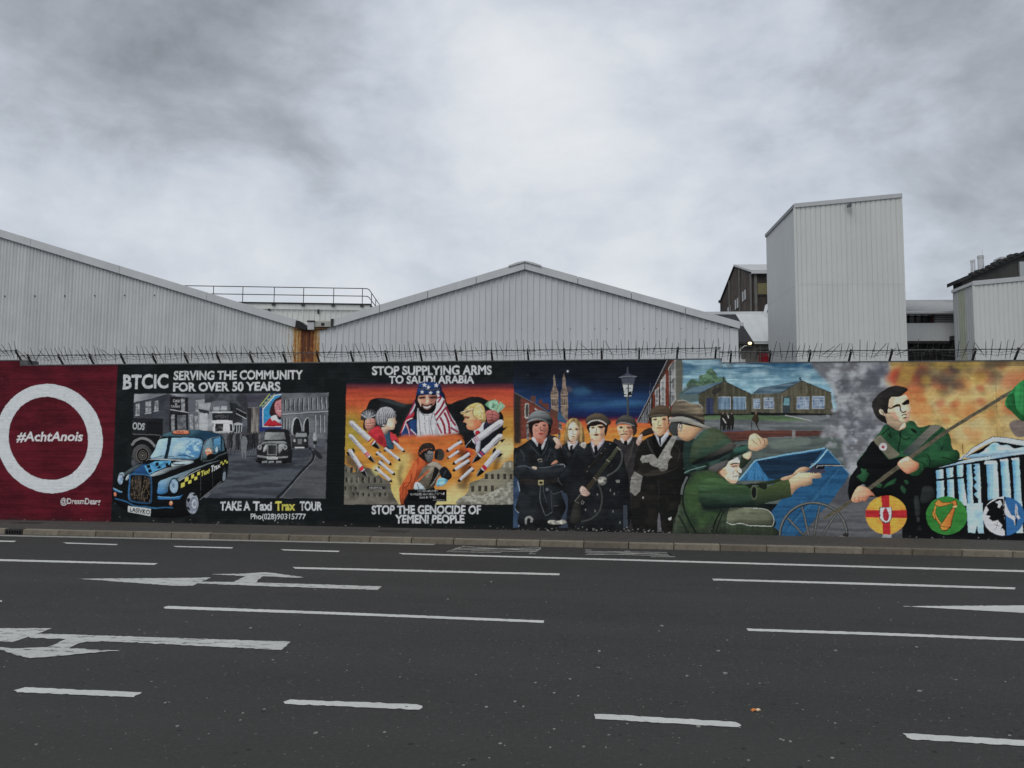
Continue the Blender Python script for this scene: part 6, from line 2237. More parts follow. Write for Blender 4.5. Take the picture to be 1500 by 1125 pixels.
def clad(parent, o, du, dn, u0, u1, zb, top, pitch, rib, per, mat, name='cladding_sheet', knots=(), ribw=0.30, shape='trap'):
    """profiled sheets from u0 to u1; o,du,dn in the parent's own frame; top(u), zb a height or function of u"""
    zbf = zb if callable(zb) else (lambda u: zb)
    o, du, dn = (np.array(a, float) for a in (o, du, dn))
    n = max(1, int(round((u1 - u0) / pitch)))
    p = (u1 - u0) / n
    made = []
    for s in range(0, n, per):
        us = []
        for i in range(s, min(s + per, n)):
            b = u0 + i * p
            if shape == 'trap':
                us += [(b, 0), (b + p * (1 - ribw - .09), 0), (b + p * (1 - ribw), rib), (b + p * (1 - .09), rib), (b + p, 0)]
            else:
                us += [(b, 0), (b + p * .18, rib * .5), (b + p * .35, rib), (b + p * .65, rib), (b + p * .82, rib * .5), (b + p, 0)]
        for kn in knots:
            if us[0][0] < kn < us[-1][0]:
                for j in range(len(us) - 1):
                    if us[j][0] < kn < us[j + 1][0]:
                        t = (kn - us[j][0]) / (us[j + 1][0] - us[j][0])
                        us.insert(j + 1, (kn, us[j][1] + t * (us[j + 1][1] - us[j][1])))
                        break
        lift = 0.004 * ((s // per) % 2)
        mb = MB()
        for j, (u, h) in enumerate(us):
            b = o + du * u + dn * (h + lift)
            mb.v += [(b[0], b[1], zbf(u)), (b[0], b[1], top(u))]
            if j and us[j][0] - us[j - 1][0] > 1e-6:
                mb.f.append([2 * j - 2, 2 * j, 2 * j + 1, 2 * j - 1])
        made.append(mb.build(name, mat, parent, fix=False))
    return made


def depth_for(pl, u, px, z):
    A = pl.o + pl.u * u + np.array([0, 0, z]) - EYE
    k = (px - 750.0) / F_PX
    return float((k * (A @ FWD) - A @ RIGHT) / (pl.n @ RIGHT - k * (pl.n @ FWD)))


def line_fn(pl, pts):
    q = [pl.uz(*p) for p in pts]
    us, zs = [a for a, _ in q], [b for _, b in q]

    def f(u):
        if u <= us[0]:
            return zs[0] + (zs[1] - zs[0]) / (us[1] - us[0]) * (u - us[0])
        if u >= us[-1]:
            return zs[-1] + (zs[-1] - zs[-2]) / (us[-1] - us[-2]) * (u - us[-1])
        return float(np.interp(u, us, zs))
    return f, us, zs


X_, Y_, MX, MY = (1, 0), (0, 1), (-1, 0), (0, -1)


def xyz(u, d, z):
    return (u, d, z)


def verge(parent, pts_lo, pts_hi, n, mat):
    """flashing along a sloping roof edge, in n lengths: lo and hi are (u,z) end pairs"""
    (ua, za), (ub, zb) = pts_lo
    (uc, zc), (ud, zd) = pts_hi
    for i in range(n):
        t0, t1 = i / n + 0.0012, (i + 1) / n - 0.0012
        lo0, lo1 = (ua + (ub - ua) * t0, za + (zb - za) * t0), (ua + (ub - ua) * t1, za + (zb - za) * t1)
        hi0, hi1 = (uc + (ud - uc) * t0, zc + (zd - zc) * t0), (uc + (ud - uc) * t1, zc + (zd - zc) * t1)
        e = 0.004 * (i % 2)
        mb = MB().prism([(lo0[0], -.13 - e, lo0[1]), (lo1[0], -.13 - e, lo1[1]), (hi1[0], -.10 - e, hi1[1]), (hi0[0], -.10 - e, hi0[1])], (0, 0.17, 0))
        mb.build('verge_flashing', mat, parent, bevel=0.008)


# --- middle gabled shed
G = Plane(29.5, 768, 480, A_B)
shed = empty('gabled_shed', tuple(G.o), A_B, label='pale grey ribbed shed with a symmetrical gable, behind the wall centre', cat='shed')
topc, us, zs = line_fn(G, [(470, 484.5), (769, 395.4), (1081, 481.8)])
uL, uR, uA = G.uz(470, 484)[0], G.uz(1081, 482)[0], us[1]
uS = G.uz(468.5, 500)[0]
clad(shed, (0, 0), X_, MY, uS, uR - 0.30, 0.0, lambda u: topc(u) + 0.02, 0.228, 0.032, 4, M_WHITE, knots=(uA,), ribw=0.26)
MB().box(uR - 0.30, -0.045, 0, uR, 0.2, topc(uR) + 0.03).build('corner_flashing', M_WHITE, shed, bevel=0.01)
lo = [(uL - .0, topc(uL)), (uA, topc(uA)), (uR + .05, topc(uR + .05))]
hiL, hiA, hiR = G.uz(470, 472.8), G.uz(769, 384), G.uz(1084, 472)
uV0 = G.uz(487, 470)[0]
verge(shed, ((uV0, topc(uV0)), (uA, topc(uA))), (G.uz(487, 467.8), (uA, hiA[1])), 4, M_FASCIA)
verge(shed, ((uA, topc(uA)), (uR + .05, topc(uR + .05))), ((uA, hiA[1]), hiR), 4, M_FASCIA)
# ridge cap
MB().prism([(uA - .62, -.15, hiA[1] - .21), (uA, -.15, hiA[1] - .03), (uA + .62, -.15, hiA[1] - .21), (uA + .62, -.15, hiA[1] - .155), (uA + .28, -.15, hiA[1] - .035), (uA, -.15, hiA[1] + .02), (uA - .28, -.15, hiA[1] - .035), (uA - .62, -.15, hiA[1] - .155)], (0, 24, 0)).build('ridge_cap', M_FASCIA, shed)
for a, b in ((hiL, (uA, hiA[1])), ((uA, hiA[1]), hiR)):
    MB().prism([(a[0], 0.05, a[1] - .02), (b[0], 0.05, b[1] - .02), (b[0], 0.05, b[1] - .12), (a[0], 0.05, a[1] - .12)], (0, 24, 0)).build('roof_slope', M_ROOFG, shed)
clad(shed, (uR - 0.002, 0.2), Y_, X_, 0, 24, 0.0, lambda u: topc(uR), 0.4, 0.03, 12, M_WHITE, name='side_sheet')
# gutter end on the right corner
q = G.uz(1087, 474)
MB().box(q[0] - .12, -.1, q[1] - .10, q[0] + .04, 24, q[1] + .02).build('gutter', M_FASCIA, shed)
# screw heads in a level row
zb_ = G.uz(600, 482.5)[1]
scr = MB().box(-.012, -.01, -.012, .012, .006, .012).mesh('screw')
scr.materials.append(M_DARK)
u = uS + 0.4
while u < uR - .5:
    o = obj('screw', scr, None, shed)
    o.location = (u, -0.006, zb_)
    u += 0.456 if RNG.random() < .6 else 0.912

# --- left gabled shed
lshed = empty('gabled_shed', tuple(G.o), A_B, label='large off-white corrugated shed whose roof slopes down from the left edge', cat='shed')
topl, us2, zs2 = line_fn(G, [(0, 347.5), (434, 480.2)])
uE = G.uz(434, 480)[0]
sl = (zs2[1] - zs2[0]) / (us2[1] - us2[0])
uAp = G.uz(-150, 330)[0]


def topl2(u):
    return topl(u) if u > uAp else topl(uAp) + sl * -1 * (u - uAp) * -1 * -1


uFar = uAp - 16
uSt = G.uz(405, 500)[0]
LTOP = lambda u: (topl(u) if u >= uAp else topl(uAp) + sl * (uAp - u)) + .02
M_STREAK = rust_material(G.uz(451, 500)[0], 0.85, 0, 0)
clad(lshed, (0, 0), X_, MY, uAp - 6, uSt, 0.0, LTOP, 0.137, 0.026, 7, M_WHITE2, knots=(uAp,), shape='sine')
clad(lshed, (0, 0), X_, MY, uSt, uE, 0.0, LTOP, 0.137, 0.026, 6, M_STREAK, shape='sine', name='stained_sheet')
hi0, hi1 = G.uz(0, 336), G.uz(437.5, 469.4)
slh = (hi1[1] - hi0[1]) / (hi1[0] - hi0[0])
hA = (uAp, hi0[1] + slh * (uAp - hi0[0]))
# joints seen at x = 45, 177, 306 and 437
jx = [G.uz(x, 400)[0] for x in (-150, -82, 45, 177, 306, 437)]
for a, b in zip(jx, jx[1:]):
    b2 = min(b, uE)
    verge(lshed, ((a, topl(a)), (b2, topl(b2))), ((a, hi0[1] + slh * (a - hi0[0])), (b, hi0[1] + slh * (b - hi0[0]))), 1, M_FASCIA)
verge(lshed, ((uAp - 6, topl(uAp) + sl * 6), (uAp, topl(uAp))), ((uAp - 6, hA[1] + slh * 6), hA), 2, M_FASCIA)
MB().prism([(uAp, .05, hA[1] - .02), (hi1[0], .05, hi1[1] - .02), (hi1[0], .05, hi1[1] - .12), (uAp, .05, hA[1] - .12)], (0, 24, 0)).build('roof_slope', M_ROOFG, lshed)
MB().prism([(uAp - 6, .05, hA[1] + slh * 6 - .02), (uAp, .05, hA[1] - .02), (uAp, .05, hA[1] - .12), (uAp - 6, .05, hA[1] + slh * 6 - .12)], (0, 24, 0)).build('roof_slope', M_ROOFG, lshed)
zq = G.uz(100, 433.5)[1]
for i in range(6):
    o = obj('screw', scr, None, lshed)
    o.location = (G.uz(8 + i * 43.8, 433)[0], -0.03, zq)
    o.scale = (1.7, 1.7, 1.7)

# --- rusty valley gutter between the sheds
uV1 = uS
zv = G.uz(450, 479)[1]
M_RUST = rust_material(G.uz(451, 500)[0], (uV1 - uE) * .8, zv, 1.4)
val = empty('valley_gutter', tuple(G.o), A_B, label='broken rusting valley gutter with orange stains between the two sheds', cat='gutter')
clad(val, (0, 0), X_, MY, uE, uV1, 0.0, lambda u: zv - .03, 0.137, 0.03, 3, M_RUST, name='stained_sheet', shape='sine')
# sheets of the left shed next to the valley are stained too
a, b = G.uz(437, 469.5), G.uz(452, 481)
MB().prism([(a[0] - .02, -.16, a[1] - .02), (a[0] + .12, -.16, a[1] - .05), (b[0], -.16, b[1] + .02), (b[0] - .05, -.16, b[1] - .1), (a[0] - .02, -.16, zv - .04)], (0, .5, 0)).build('torn_end', M_DARK, val)
MB().box(uE - .05, -.10, zv - .1, uV1 + .25, 24, zv - .02).build('gutter_trough', M_RUSTB, val)
c, d = G.uz(453, 471.5), G.uz(462, 484)
MB().box(c[0], -.2, d[1], d[0], -.02, c[1] - .03).build('outlet_box', M_FASCIA, val, bevel=.01)
MB().box(c[0] - .02, -.22, c[1] - .03, d[0] + .02, -.01, c[1] + .02).build('outlet_rim', M_DARK, val)
e0, e1 = G.uz(461, 471), G.uz(487.5, 479.5)
MB().box(e0[0], -.14, e1[1], e1[0], .03, e0[1]).build('gutter_face', material('stained_flashing', (0.42, 0.42, 0.385), rough=.5, var=.12, scale=2, streak=.3), val, bevel=.012)
MB().box(e1[0] - .04, -.155, e1[1] + .01, e1[0] + .06, -.02, e0[1] + .08).build('strap', M_IRON, val)
MB().box(e0[0] + .3, -.158, e1[1] + .05, e0[0] + .42, -.13, e1[1] + .15).build('rust_patch', M_DARK, val)

# --- railed flat roof behind the valley
TK = Plane(47.0, 440, 450, rad(10.7))
tank = empty('flat_roof_block', tuple(TK.o), TK.ang, label='pale flat-roofed block with a thin steel guard rail, behind the valley gutter', cat='building')
uT0, uT1 = TK.uz(230, 445)[0], TK.uz(540, 447)[0]
zT = TK.uz(489, 446)[1]
dT = 9.0
M_PALE = material('pale_cladding', (0.6, 0.61, 0.575), rough=.55, var=.06, scale=.7, streak=.3, dirt=(.36, .35, .28), obj_var=.03)
clad(tank, (0, 0), X_, MY, uT0, uT1, 0, lambda u: zT - .32, .33, .04, 5, M_PALE)
MB().box(uT0, -.12, zT - .36, uT1 + .1, .02, zT - .02).build('fascia', M_PALE, tank)
MB().box(uT0, -.2, zT - .03, uT1 + .15, dT, zT + .05).build('roof_deck', M_SLATE, tank)
clad(tank, (uT1, 0), Y_, X_, 0, dT, 0, lambda u: zT - .05, .33, .04, 6, M_PALE, name='side_sheet')
zr, zm = TK.uz(489, 422.4)[1], TK.uz(489, 433.6)[1]
uR0, uR1 = TK.uz(240, 419)[0], TK.uz(538, 424)[0]
for z in (zr, zm):
    MB().tube([(uR0, -.1, z), (uR1 - .2, -.1, z), (uR1, -.06, z), (uR1 + .1, .15, z - .02), (uR1 + .16, dT, z)], .028, 6).build('guard_rail', M_IRON, tank)
for px in (313, 356, 402, 445, 489, 531):
    u = TK.uz(px, 440)[0]
    MB().tube([(u, -.1, zT - .1), (u, -.1, zr)], .024, 6).build('post', M_IRON, tank)
    MB().box(u - .1, -.24, zT - .16, u + .1, -.05, zT - .06).build('foot', M_IRON, tank)
for k in range(4):
    MB().tube([(uR1 + .12, 1.2 + 2.2 * k, zT), (uR1 + .12, 1.2 + 2.2 * k, zr)], .024, 6).build('post', M_IRON, tank)
for px in (395, 467):
    u = TK.uz(px, 455)[0]
    MB().box(u - .06, -.14, zT - .62, u + .06, -.05, zT - .34).build('bracket', M_IRON, tank)

# --- tall tower
T_ = Plane(35.0, 1240, 500, A_B)
tower = empty('tower_block', tuple(T_.o), A_B, label='tall off-white ribbed tower with a sloping top', cat='tower')
uA0, zA0 = T_.uz(1165.3, 299.5)
uB0, zB0 = T_.uz(1318.5, 284.5)
uA1 = T_.uz(1169.5, 520)[0]
uA0 = (uA0 + uA1) / 2
slp = (zB0 - zA0) / (uB0 - uA0)
dS = depth_for(T_, uA0, 1125.5, 8.0)
zmid = T_.uz(1240, 415)[1]
topT = lambda u: zA0 + slp * (u - uA0)
clad(tower, (0, 0), X_, MY, uA0, uB0, 0.0, lambda u: zmid, .213, .024, 5, M_TOWER, ribw=.8)
clad(tower, (0, -.006), X_, MY, uA0, uB0, lambda u: zmid - .05, lambda u: topT(u) - .1, .213, .024, 5, M_TOWER, ribw=.8)
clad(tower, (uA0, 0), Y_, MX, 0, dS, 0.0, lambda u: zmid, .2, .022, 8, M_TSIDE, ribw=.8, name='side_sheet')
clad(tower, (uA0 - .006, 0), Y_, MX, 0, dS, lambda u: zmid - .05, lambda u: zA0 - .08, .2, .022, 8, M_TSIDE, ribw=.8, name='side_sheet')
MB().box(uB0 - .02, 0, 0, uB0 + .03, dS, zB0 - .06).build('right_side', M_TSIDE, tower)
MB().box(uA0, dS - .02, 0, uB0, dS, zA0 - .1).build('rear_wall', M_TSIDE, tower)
MB().prism([(uA0 - .06, -.08, zA0 - .16), (uB0 + .06, -.08, topT(uB0 + .06) - .16), (uB0 + .06, -.08, topT(uB0 + .06) + .02), (uA0 - .06, -.08, zA0 + .02)], (0, .1, 0)).build('parapet_cap', M_FASCIA, tower)
MB().box(uA0 - .08, .022, zA0 - .14, uA0 + .02, dS, zA0 + .01).build('side_cap', material('dark_flashing', (.16, .165, .17), rough=.5, var=.1, scale=2), tower)
MB().prism([(uA0, .02, zA0 - .1), (uB0, .02, zB0 - .1), (uB0, .02, zB0 - .2), (uA0, .02, zA0 - .2)], (0, dS, 0)).build('roof_slope', M_ROOFG, tower)
MB().box(uA0 - .07, -.05, 0, uA0 + .02, .04, zA0 - .16).build('corner_flashing', M_TOWER, tower)
MB().box(uB0 - .02, -.05, 0, uB0 + .06, .04, zB0 - .16).build('corner_flashing', M_TOWER, tower)
fl = T_.uz(1242, 303)
lamp = empty('floodlight', tuple(T_.o + T_.u * fl[0] + np.array([0, 0, fl[1]])), A_B, label='small grey floodlight on a bracket high on the tower front', cat='floodlight')
MB().tube([(.1, -.02, .2), (.06, -.12, .12), (0, -.2, .04)], .02, 6).build('arm', M_IRON, lamp)
MB().prism([(-.13, -.28, -.12), (.05, -.28, -.1), (.09, -.28, .06), (-.08, -.28, .04)], (0, .13, .03)).build('lamp_head', material('grey_metal', (.1, .105, .11), rough=.5), lamp, bevel=.015)

# --- low range left of the tower: corrugated roof, slate patch, lamp, red door
LR = Plane(35.0 + dS + 0.6, 1105, 500, A_B)
low = empty('low_workshop', tuple(LR.o), A_B, label='low workshop with a white corrugated and dark slate roof left of the tower', cat='building')
ue0, ze = LR.uz(1040, 501.5)
ue1 = LR.uz(1160, 501)[0]
zr_ = LR.uz(1100, 460.2, 7.0)[1]
ridge0, ridge1 = LR.uz(1000, 460, 7.0)[0], LR.uz(1165, 460, 7.0)[0]
su0, su1 = LR.uz(1103.5, 501)[0], LR.uz(1077.5, 460, 7.0)[0]
n = 44
for i in range(0, n, 4):
    mb = MB()
    k = 0
    for j in range(i, i + 4):
        for s, h in ((0, 0), (.25, .03), (.5, .05), (.75, .03), (1, 0)):
            t = (j + s) / n
            xb, xt = su0 + (ue1 + .4 - su0) * t, su1 + (ridge1 - su1) * t
            mb.v += [(xb, -.05, ze + h), (xt, 7.0, zr_ + h)]
            if k:
                mb.f.append([2 * k - 2, 2 * k, 2 * k + 1, 2 * k - 1])
            k += 1
    mb.build('roof_sheet', M_WHITE, low, fix=False)
MB().prism([(ue0 - 1, -.06, ze + .01), (su0, -.06, ze + .01), (su1, 7.0, zr_ + .01), (ridge0, 7.0, zr_ + .01)], (0, 0, -.08)).build('slate_slope', M_SLATE, low)
MB().prism([(su0, -.04, ze - .06), (ue1 + .4, -.04, ze - .06), (ridge1, 7.0, zr_ - .06), (su1, 7.0, zr_ - .06)], (0, 0, -.06)).build('roof_underlay', M_SLATE, low)
MB().box(ridge0, 6.9, zr_ - .02, ridge1, 7.15, zr_ + .14).build('ridge_cap', M_WHITE, low)
MB().box(ue0 - 1, .05, 0, ue1 + .3, 7, ze - .06).build('wall', M_GREYW, low)
MB().box(ue0 - 1, -.14, ze - .12, su0, -.02, ze).build('gutter', M_IRON, low)
MB().box(su0, -.12, ze - .1, ue1, -.02, ze - .01).build('gutter', M_FASCIA, low)
r0, r1 = LR.uz(1112, 517), LR.uz(1129, 540)
dr = MB().box(r0[0], -.02, 0, r1[0] + .6, .06, r0[1]).build('door', M_RED, low)
MB().box(r0[0] - .1, -.03, r0[1], r1[0] + .6, .06, r0[1] + .16).build('lintel', M_DARK, dr)
for px in (1084, 1104, 1113):
    p0 = LR.uz(px, 506)
    MB().tube([(p0[0], -.08, 0), (p0[0], -.08, p0[1])], .02, 6).build('pipe', M_GREYW, low)
p0, p1 = LR.uz(1084, 512), LR.uz(1090, 507)
MB().tube([(p0[0], -.1, 0), (p0[0], -.1, p0[1]), (p1[0], -.1, p1[1]), (p1[0] + .35, -.1, p1[1] - .01)], .035, 7).build('pipe', M_FASCIA, low)
bx = LR.uz(1085, 530)
MB().box(bx[0] - .12, -.4, bx[1] - .25, bx[0] + .14, -.05, bx[1] + .08).build('vent_box', M_FASCIA, low, bevel=.01)
# lit bulkhead lamp under the eave
lp = LR.uz(1098.5, 502.8, -.25)
pos = LR.o + LR.u * lp[0] - LR.n * .25 + np.array([0, 0, lp[1]])
bl = empty('bulkhead_lamp', tuple(pos), A_B, label='lit warm bulkhead lamp under the slate eave', cat='lamp')
ma = bpy.data.materials.new('lamp_glow')
ma.use_nodes = True
N = NT(ma.node_tree)
em = N.n('ShaderNodeEmission')
em.inputs['Color'].default_value = (1.0, 0.72, 0.36, 1)
em.inputs['Strength'].default_value = 3.2
N.l(em.outputs[0], N.n('ShaderNodeOutputMaterial').inputs[0])
bm = bmesh.new()
bmesh.ops.create_uvsphere(bm, u_segments=12, v_segments=8, radius=.085)
bmesh.ops.scale(bm, vec=(1.1, .7, .75), verts=bm.verts)
me = bpy.data.meshes.new('bulb_cover')
bm.to_mesh(me)
bm.free()
obj('bulb_cover', me, ma, bl)
MB().box(-.12, .05, -.1, .12, .14, .1).build('base', M_IRON, bl, bevel=.01)
MB().tube([(0, .1, .05), (0, .24, .05)], .02, 6).build('stem', M_IRON, bl)

# --- small white dormer by the tower
dm = LR.uz(1121, 459, 6.0)
dm1, dm2 = LR.uz(1126, 443.5, 6.0), LR.uz(1140, 459, 6.0)
MB().prism([(dm[0], 6.0, dm[1] - .3), (dm1[0], 6.0, dm1[1]), (dm2[0], 6.0, dm1[1]), (dm2[0], 6.0, dm2[1] - .3)], (0, .8, 0)).build('dormer', M_WHITE, low)
i0, i1 = LR.uz(1124, 457, 5.9), LR.uz(1126.5, 448, 5.9)
MB().prism([(i0[0], 5.97, i0[1]), (i1[0], 5.97, i1[1]), (i1[0] + .12, 5.97, i1[1]), (i1[0] + .05, 5.97, i0[1])], (0, .05, 0)).build('dormer_opening', M_DARK, low)

# --- brown rusty building far behind
BR = Plane(55.0, 1102, 430, A_B)
br = empty('rusty_building', tuple(BR.o), A_B, label='dark brown rusty gabled building behind the low workshop', cat='building')
ub, zb = BR.uz(1102, 399)
d2 = depth_for(BR, ub, 1057.5, 12)
zrg = zb + 0.0
dA = depth_for(BR, ub, 1078, 14)
A = EYE + 0
# ridge height so that the apex is seen at y = 390.5
tmp = Plane.__new__(Plane)
tmp.o, tmp.u, tmp.n, tmp.ang = BR.o, BR.u, BR.n, BR.ang
zap = BR.uz(1078, 390.5, dA)[1]
zfar = BR.uz(1057.5, 441, d2)[1]
ur = ub + 9
clad(br, (ub, 0), X_, MY, 0, 9, 0, lambda u: zb - .1, .3, .04, 4, M_BROWN)


def gab(d):
    return zb + (zap - zb) * d / dA if d < dA else zap + (zfar - zap) * (d - dA) / (d2 - dA)


clad(br, (ub, 0), Y_, MX, 0, d2, 0, lambda d: gab(d) - .03, .45, .05, 4, M_BROWN, name='gable_sheet', knots=(dA,))
MB().prism([(ub - .15, -.2, zb - .02), (ub - .15, dA, zap + .03), (ub - .15, dA, zap + .16), (ub - .15, -.2, zb + .12)], (ur - ub, 0, 0)).build('roof_slope', M_ROOFG, br)
MB().prism([(ub - .12, dA, zap + .02), (ub - .12, d2, zfar), (ub - .12, d2, zfar + .12), (ub - .12, dA, zap + .15)], (ur - ub, 0, 0)).build('roof_slope', M_SLATE, br)
MB().box(ub - .1, -.3, zb - .14, ur, -.12, zb).build('gutter', M_FASCIA, br)
MB().box(ub + .32, -.06, BR.uz(1115, 431)[1], ub + 1.6, -.045, BR.uz(1115, 415)[1]).build('translucent_panel', material('yellowed_sheet', (.17, .15, .07), rough=.6, var=.2, scale=2, streak=.5), br)
for px, y0, y1 in ((1092, 426, 440), (1081, 438, 452), (1070, 449, 462)):
    dd = depth_for(BR, ub, px, 11)
    za, zc = BR.uz(px, y0, dd)[1], BR.uz(px, y1, dd)[1]
    wn = MB().box(ub - .08, dd - .55, zc, ub - .055, dd + .55, za).build('window', material('milky_glass', (.24, .245, .25), rough=.3, var=.3, scale=2), br)
    MB().box(ub - .1, dd - .05, zc, ub - .07, dd + .05, za).build('mullion', M_BROWN, wn)
for t in (.004, .33, .66):
    dd = d2 * t + .1
    MB().box(ub - .13, dd - .12, 0, ub - .05, dd + .12, gab(dd) - .1).build('stanchion', M_GREYW, br)
MB().box(ub + .1, -.1, 0, ub + .28, -.05, zb - .1).build('stanchion', M_GREYW, br)
MB().box(ub, -.075, BR.uz(1115, 433)[1], ub + 3, -.045, BR.uz(1115, 431.4)[1]).build('rail', M_IRON, br)
pp = BR.uz(1056.5, 445, d2)
MB().tube([(pp[0], d2, 0), (pp[0], d2, BR.uz(1056.5, 443.5, d2)[1])], .09, 7).build('downpipe', M_IRON, br)
MB().box(pp[0] - .2, d2 - .15, BR.uz(1056, 443.5, d2)[1], pp[0] + .15, d2 + .15, BR.uz(1056, 442, d2)[1] + .12).build('hopper', M_IRON, br)

# --- link range right of the tower
LK = Plane(39.0, 1366, 500, A_B)
link = empty('link_building', tuple(LK.o), A_B, label='low link building with a louvred window band right of the tower', cat='building')
l0, l1 = LK.uz(1318, 470)[0], LK.uz(1450, 470)[0]
zz_ = {k: LK.uz(1366, v)[1] for k, v in dict(ridge=442.5, eave=457, fas=460.5, sill=473.5, low=500.5).items()}
zridge = LK.uz(1366, 442.5, 3.5)[1]
nn = 32
for i in range(0, nn, 4):
    mb = MB()
    k = 0
    for j in range(i, min(i + 4, nn)):
        for s, h in ((0, 0), (.7, 0), (.78, .05), (.92, .05), (1, 0)):
            t = l0 + (l1 - l0) * (j + s) / nn
            mb.v += [(t, -.3, zz_['eave'] + h), (t - .55, 3.5, zridge + h)]
            if k:
                mb.f.append([2 * k - 2, 2 * k, 2 * k + 1, 2 * k - 1])
            k += 1
    mb.build('roof_sheet', M_ROOFG, link, fix=False)
MB().box(l0, 3.3, zridge - .2, l1, 3.6, zridge + .08).build('ridge_cap', M_FASCIA, link)
MB().box(l0, -.38, zz_['fas'] - .02, l1, .1, zz_['eave'] - .02).build('fascia', M_FASCIA, link)
glz = MB().box(l0, .12, zz_['sill'], l1, .2, zz_['fas'] - .02).build('glazing', M_GLASS, link)
um = LK.uz(1367, 466)[0]
for k in range(5):
    x = l0 + (um - l0) * (k + .5) / 5 + .3
    MB().box(x - .03, .06, zz_['sill'], x + .03, .12, zz_['fas'] - .02).build('mullion', M_SLATE, glz)
MB().box(um - .06, .02, zz_['sill'], um + .06, .14, zz_['fas'] - .02).build('mullion', material('dark_red_frame', (.08, .03, .03), rough=.6), glz)
for k in range(5):
    z = zz_['sill'] + (zz_['fas'] - zz_['sill']) * (k + .3) / 5
    MB().prism([(um + .06, -.02, z), (l1, -.02, z), (l1, .1, z + .05), (um + .06, .1, z + .05)], (0, 0, .03)).build('louvre', M_ROOFG, link)
MB().box(l0, -.05, zz_['low'], l1, .3, zz_['sill']).build('panel_band', M_WHITE, link)
MB().box(l0, -.12, zz_['low'] - .1, l1, .0, zz_['low'] + .02).build('gutter', M_IRON, link)
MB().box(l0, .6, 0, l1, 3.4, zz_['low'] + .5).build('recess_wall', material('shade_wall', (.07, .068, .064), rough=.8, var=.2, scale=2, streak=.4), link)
for px in (1337, 1347, 1357, 1370, 1379, 1388):
    u = LK.uz(px, 510)[0]
    MB().box(u - .03, .5, 0, u + .03, .6, zz_['low']).build('glazing_bar', M_GREYW, link)
fl = LK.uz(1398.5, 496, -.3)
l2 = empty('floodlight', tuple(LK.o + LK.u * fl[0] - LK.n * .3 + np.array([0, 0, fl[1]])), A_B, label='small dark floodlight under the eave beside the right-hand building', cat='floodlight')
MB().box(-.2, -.12, -.12, .2, .1, .12).build('lamp_head', M_IRON, l2, bevel=.03)
MB().box(-.16, -.135, -.08, .16, -.118, .08).build('lens', M_GLASS, l2)
MB().tube([(0, .08, 0), (0, .32, .02)], .03, 6).build('arm', M_IRON, l2)

# --- right-hand block
RB = Plane(34.0, 1440, 500, A_B)
rb = empty('clad_block', tuple(RB.o), A_B, label='off-white ribbed block with an algae-stained side at the right edge', cat='building')
ra, za = RB.uz(1426, 413.5)
rz, zz2 = RB.uz(1500, 406.5)
ra = (ra + RB.uz(1431, 520)[0]) / 2
dR = depth_for(RB, ra, 1399.5, 6)
slr = 0.0
rU = ra + 9.0
clad(rb, (0, 0), X_, MY, ra, rU, 0, lambda u: za - .08 + (zz2 - za) / (rz - ra) * (u - ra), .185, .024, 5, M_TOWER, ribw=.8)
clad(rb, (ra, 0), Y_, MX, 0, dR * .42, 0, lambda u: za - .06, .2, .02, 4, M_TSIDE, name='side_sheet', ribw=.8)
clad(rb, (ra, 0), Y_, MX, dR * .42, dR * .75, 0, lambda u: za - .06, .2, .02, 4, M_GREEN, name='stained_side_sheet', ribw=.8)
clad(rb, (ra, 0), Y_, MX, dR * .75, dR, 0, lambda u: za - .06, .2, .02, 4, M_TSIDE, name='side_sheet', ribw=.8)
sr = (zz2 - za) / (rz - ra)
MB().prism([(ra - .06, -.07, za - .14), (rU, -.07, za - .14 + sr * (rU - ra)), (rU, -.07, za + .04 + sr * (rU - ra)), (ra - .06, -.07, za + .04)], (0, .09, 0)).build('parapet_cap', M_FASCIA, rb)
MB().box(ra - .07, .022, za - .1, ra + .03, dR, za + .02).build('side_cap', M_FASCIA, rb)
MB().box(ra - .06, -.05, 0, ra + .02, .03, za - .14).build('corner_flashing', M_TOWER, rb)
MB().box(ra, .05, za - .2, rU, dR, za - .12).build('roof_deck', M_ROOFG, rb)
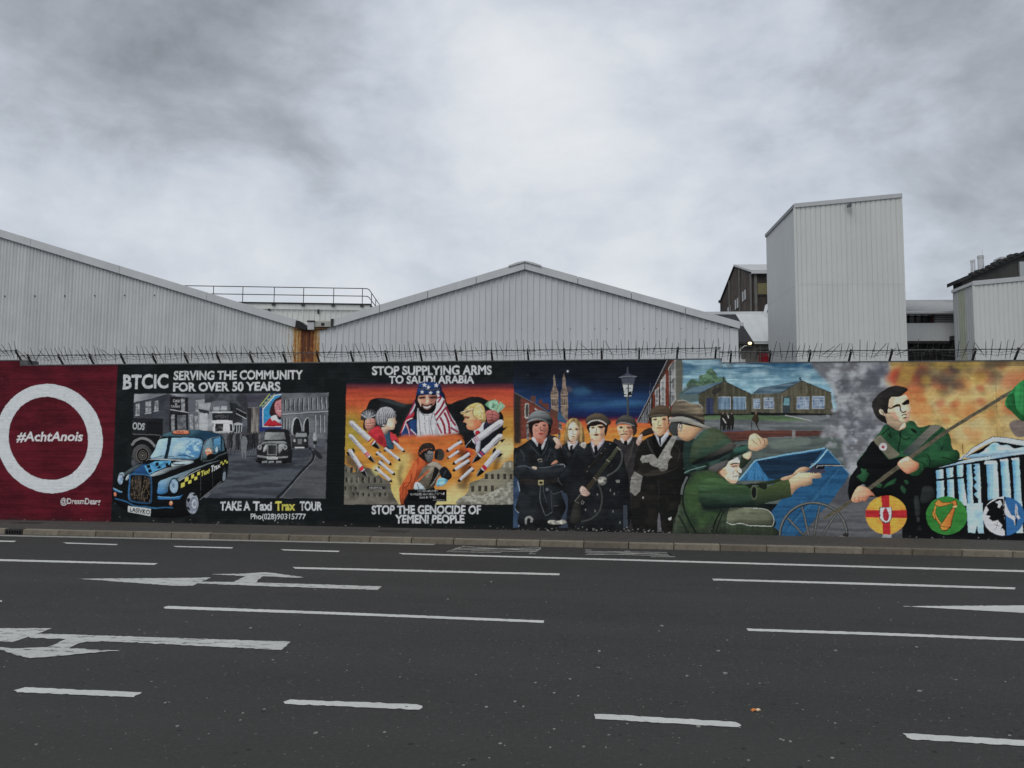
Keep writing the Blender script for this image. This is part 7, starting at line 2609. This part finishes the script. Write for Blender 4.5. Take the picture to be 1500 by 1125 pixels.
# dark roofed mill behind it
ML = Plane(RB.o[1] + dR + 1.5, 1440, 420, A_B)
ml = empty('dark_mill', tuple(ML.o), A_B, label='dark weathered gabled building with steel flues behind the right-hand block', cat='building')
p0, p1 = ML.uz(1409, 412), ML.uz(1498, 371)
sg = (p1[1] - p0[1]) / (p1[0] - p0[0])
u2 = p1[0] + 8
M_MILL = material('dark_render', (.055, .055, .052), rough=.85, var=.3, scale=1.2, streak=.6, dirt=(.02, .02, .02))
MB().prism([(p0[0], 0, za - 1), (u2, 0, za - 1), (u2, 0, p1[1] - sg * 8 + .0), (p1[0], 0, p1[1]), (p0[0], 0, p0[1])], (0, .8, 0)).build('gable_wall', M_MILL, ml)
for (a, za_), (b, zb_2) in ((p0, p1), (p1, (u2, p1[1] - sg * 8))):
    MB().prism([(a - .2 if a == p0[0] else a, -.15, za_ - .10), (b, -.15, zb_2 - .10), (b, -.15, zb_2 + .07), (a - .2 if a == p0[0] else a, -.15, za_ + .07)], (0, 1.1, 0)).build('roof_slope', M_SLATE, ml)
q = ML.uz(1499, 395, -.1)
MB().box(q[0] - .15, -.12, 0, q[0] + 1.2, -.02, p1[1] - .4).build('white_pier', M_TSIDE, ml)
for i in range(9):
    t = .15 + i * .09
    MB().box(p0[0] + (p1[0] - p0[0]) * t - .06, -.2, p0[1] + (p1[1] - p0[1]) * t + .05, p0[0] + (p1[0] - p0[0]) * t + .06, .1, p0[1] + (p1[1] - p0[1]) * t + .08 + RNG.uniform(.05, .14)).build('roof_clip', M_IRON, ml)
v = ML.uz(1480, 377.5)
MB().box(v[0] - .25, .3, v[1] - .3, v[0] + .3, .9, v[1] + .12).build('roof_vent', M_FASCIA, ml)
for k, (x0, x1, yt, yb) in enumerate(((1422.2, 1425.4, 381.5, 408), (1426.5, 1429, 380.5, 408), (1433.5, 1440, 375, 402))):
    a, b = ML.uz(x0, yt, .5), ML.uz(x1, yb, .5)
    f = empty('flue', ((ML.o + ML.u * ((a[0] + b[0]) / 2) + ML.n * .5)[0], (ML.o + ML.u * ((a[0] + b[0]) / 2) + ML.n * .5)[1], b[1] - .4), A_B,
              label=('leftmost thin steel flue on the dark mill roof', 'middle thin dark-edged flue on the dark mill roof', 'widest and tallest steel flue, rightmost on the dark mill roof')[k], cat='flue')
    r = (b[0] - a[0]) / 2 * 1.6
    hgt = a[1] - b[1] + .4
    MB().tube([(0, 0, 0), (0, 0, hgt)], r, 12).build('pipe', M_PIPE, f)
    MB().tube([(0, 0, hgt - .12), (0, 0, hgt + .01)], r * 1.08, 12).build('collar', M_FASCIA, f)
    if k == 2:
        MB().tube([(r * .7, 0, hgt - .2), (r * .7, 0, hgt + .3)], .008, 5).build('aerial', M_PIPE, f)
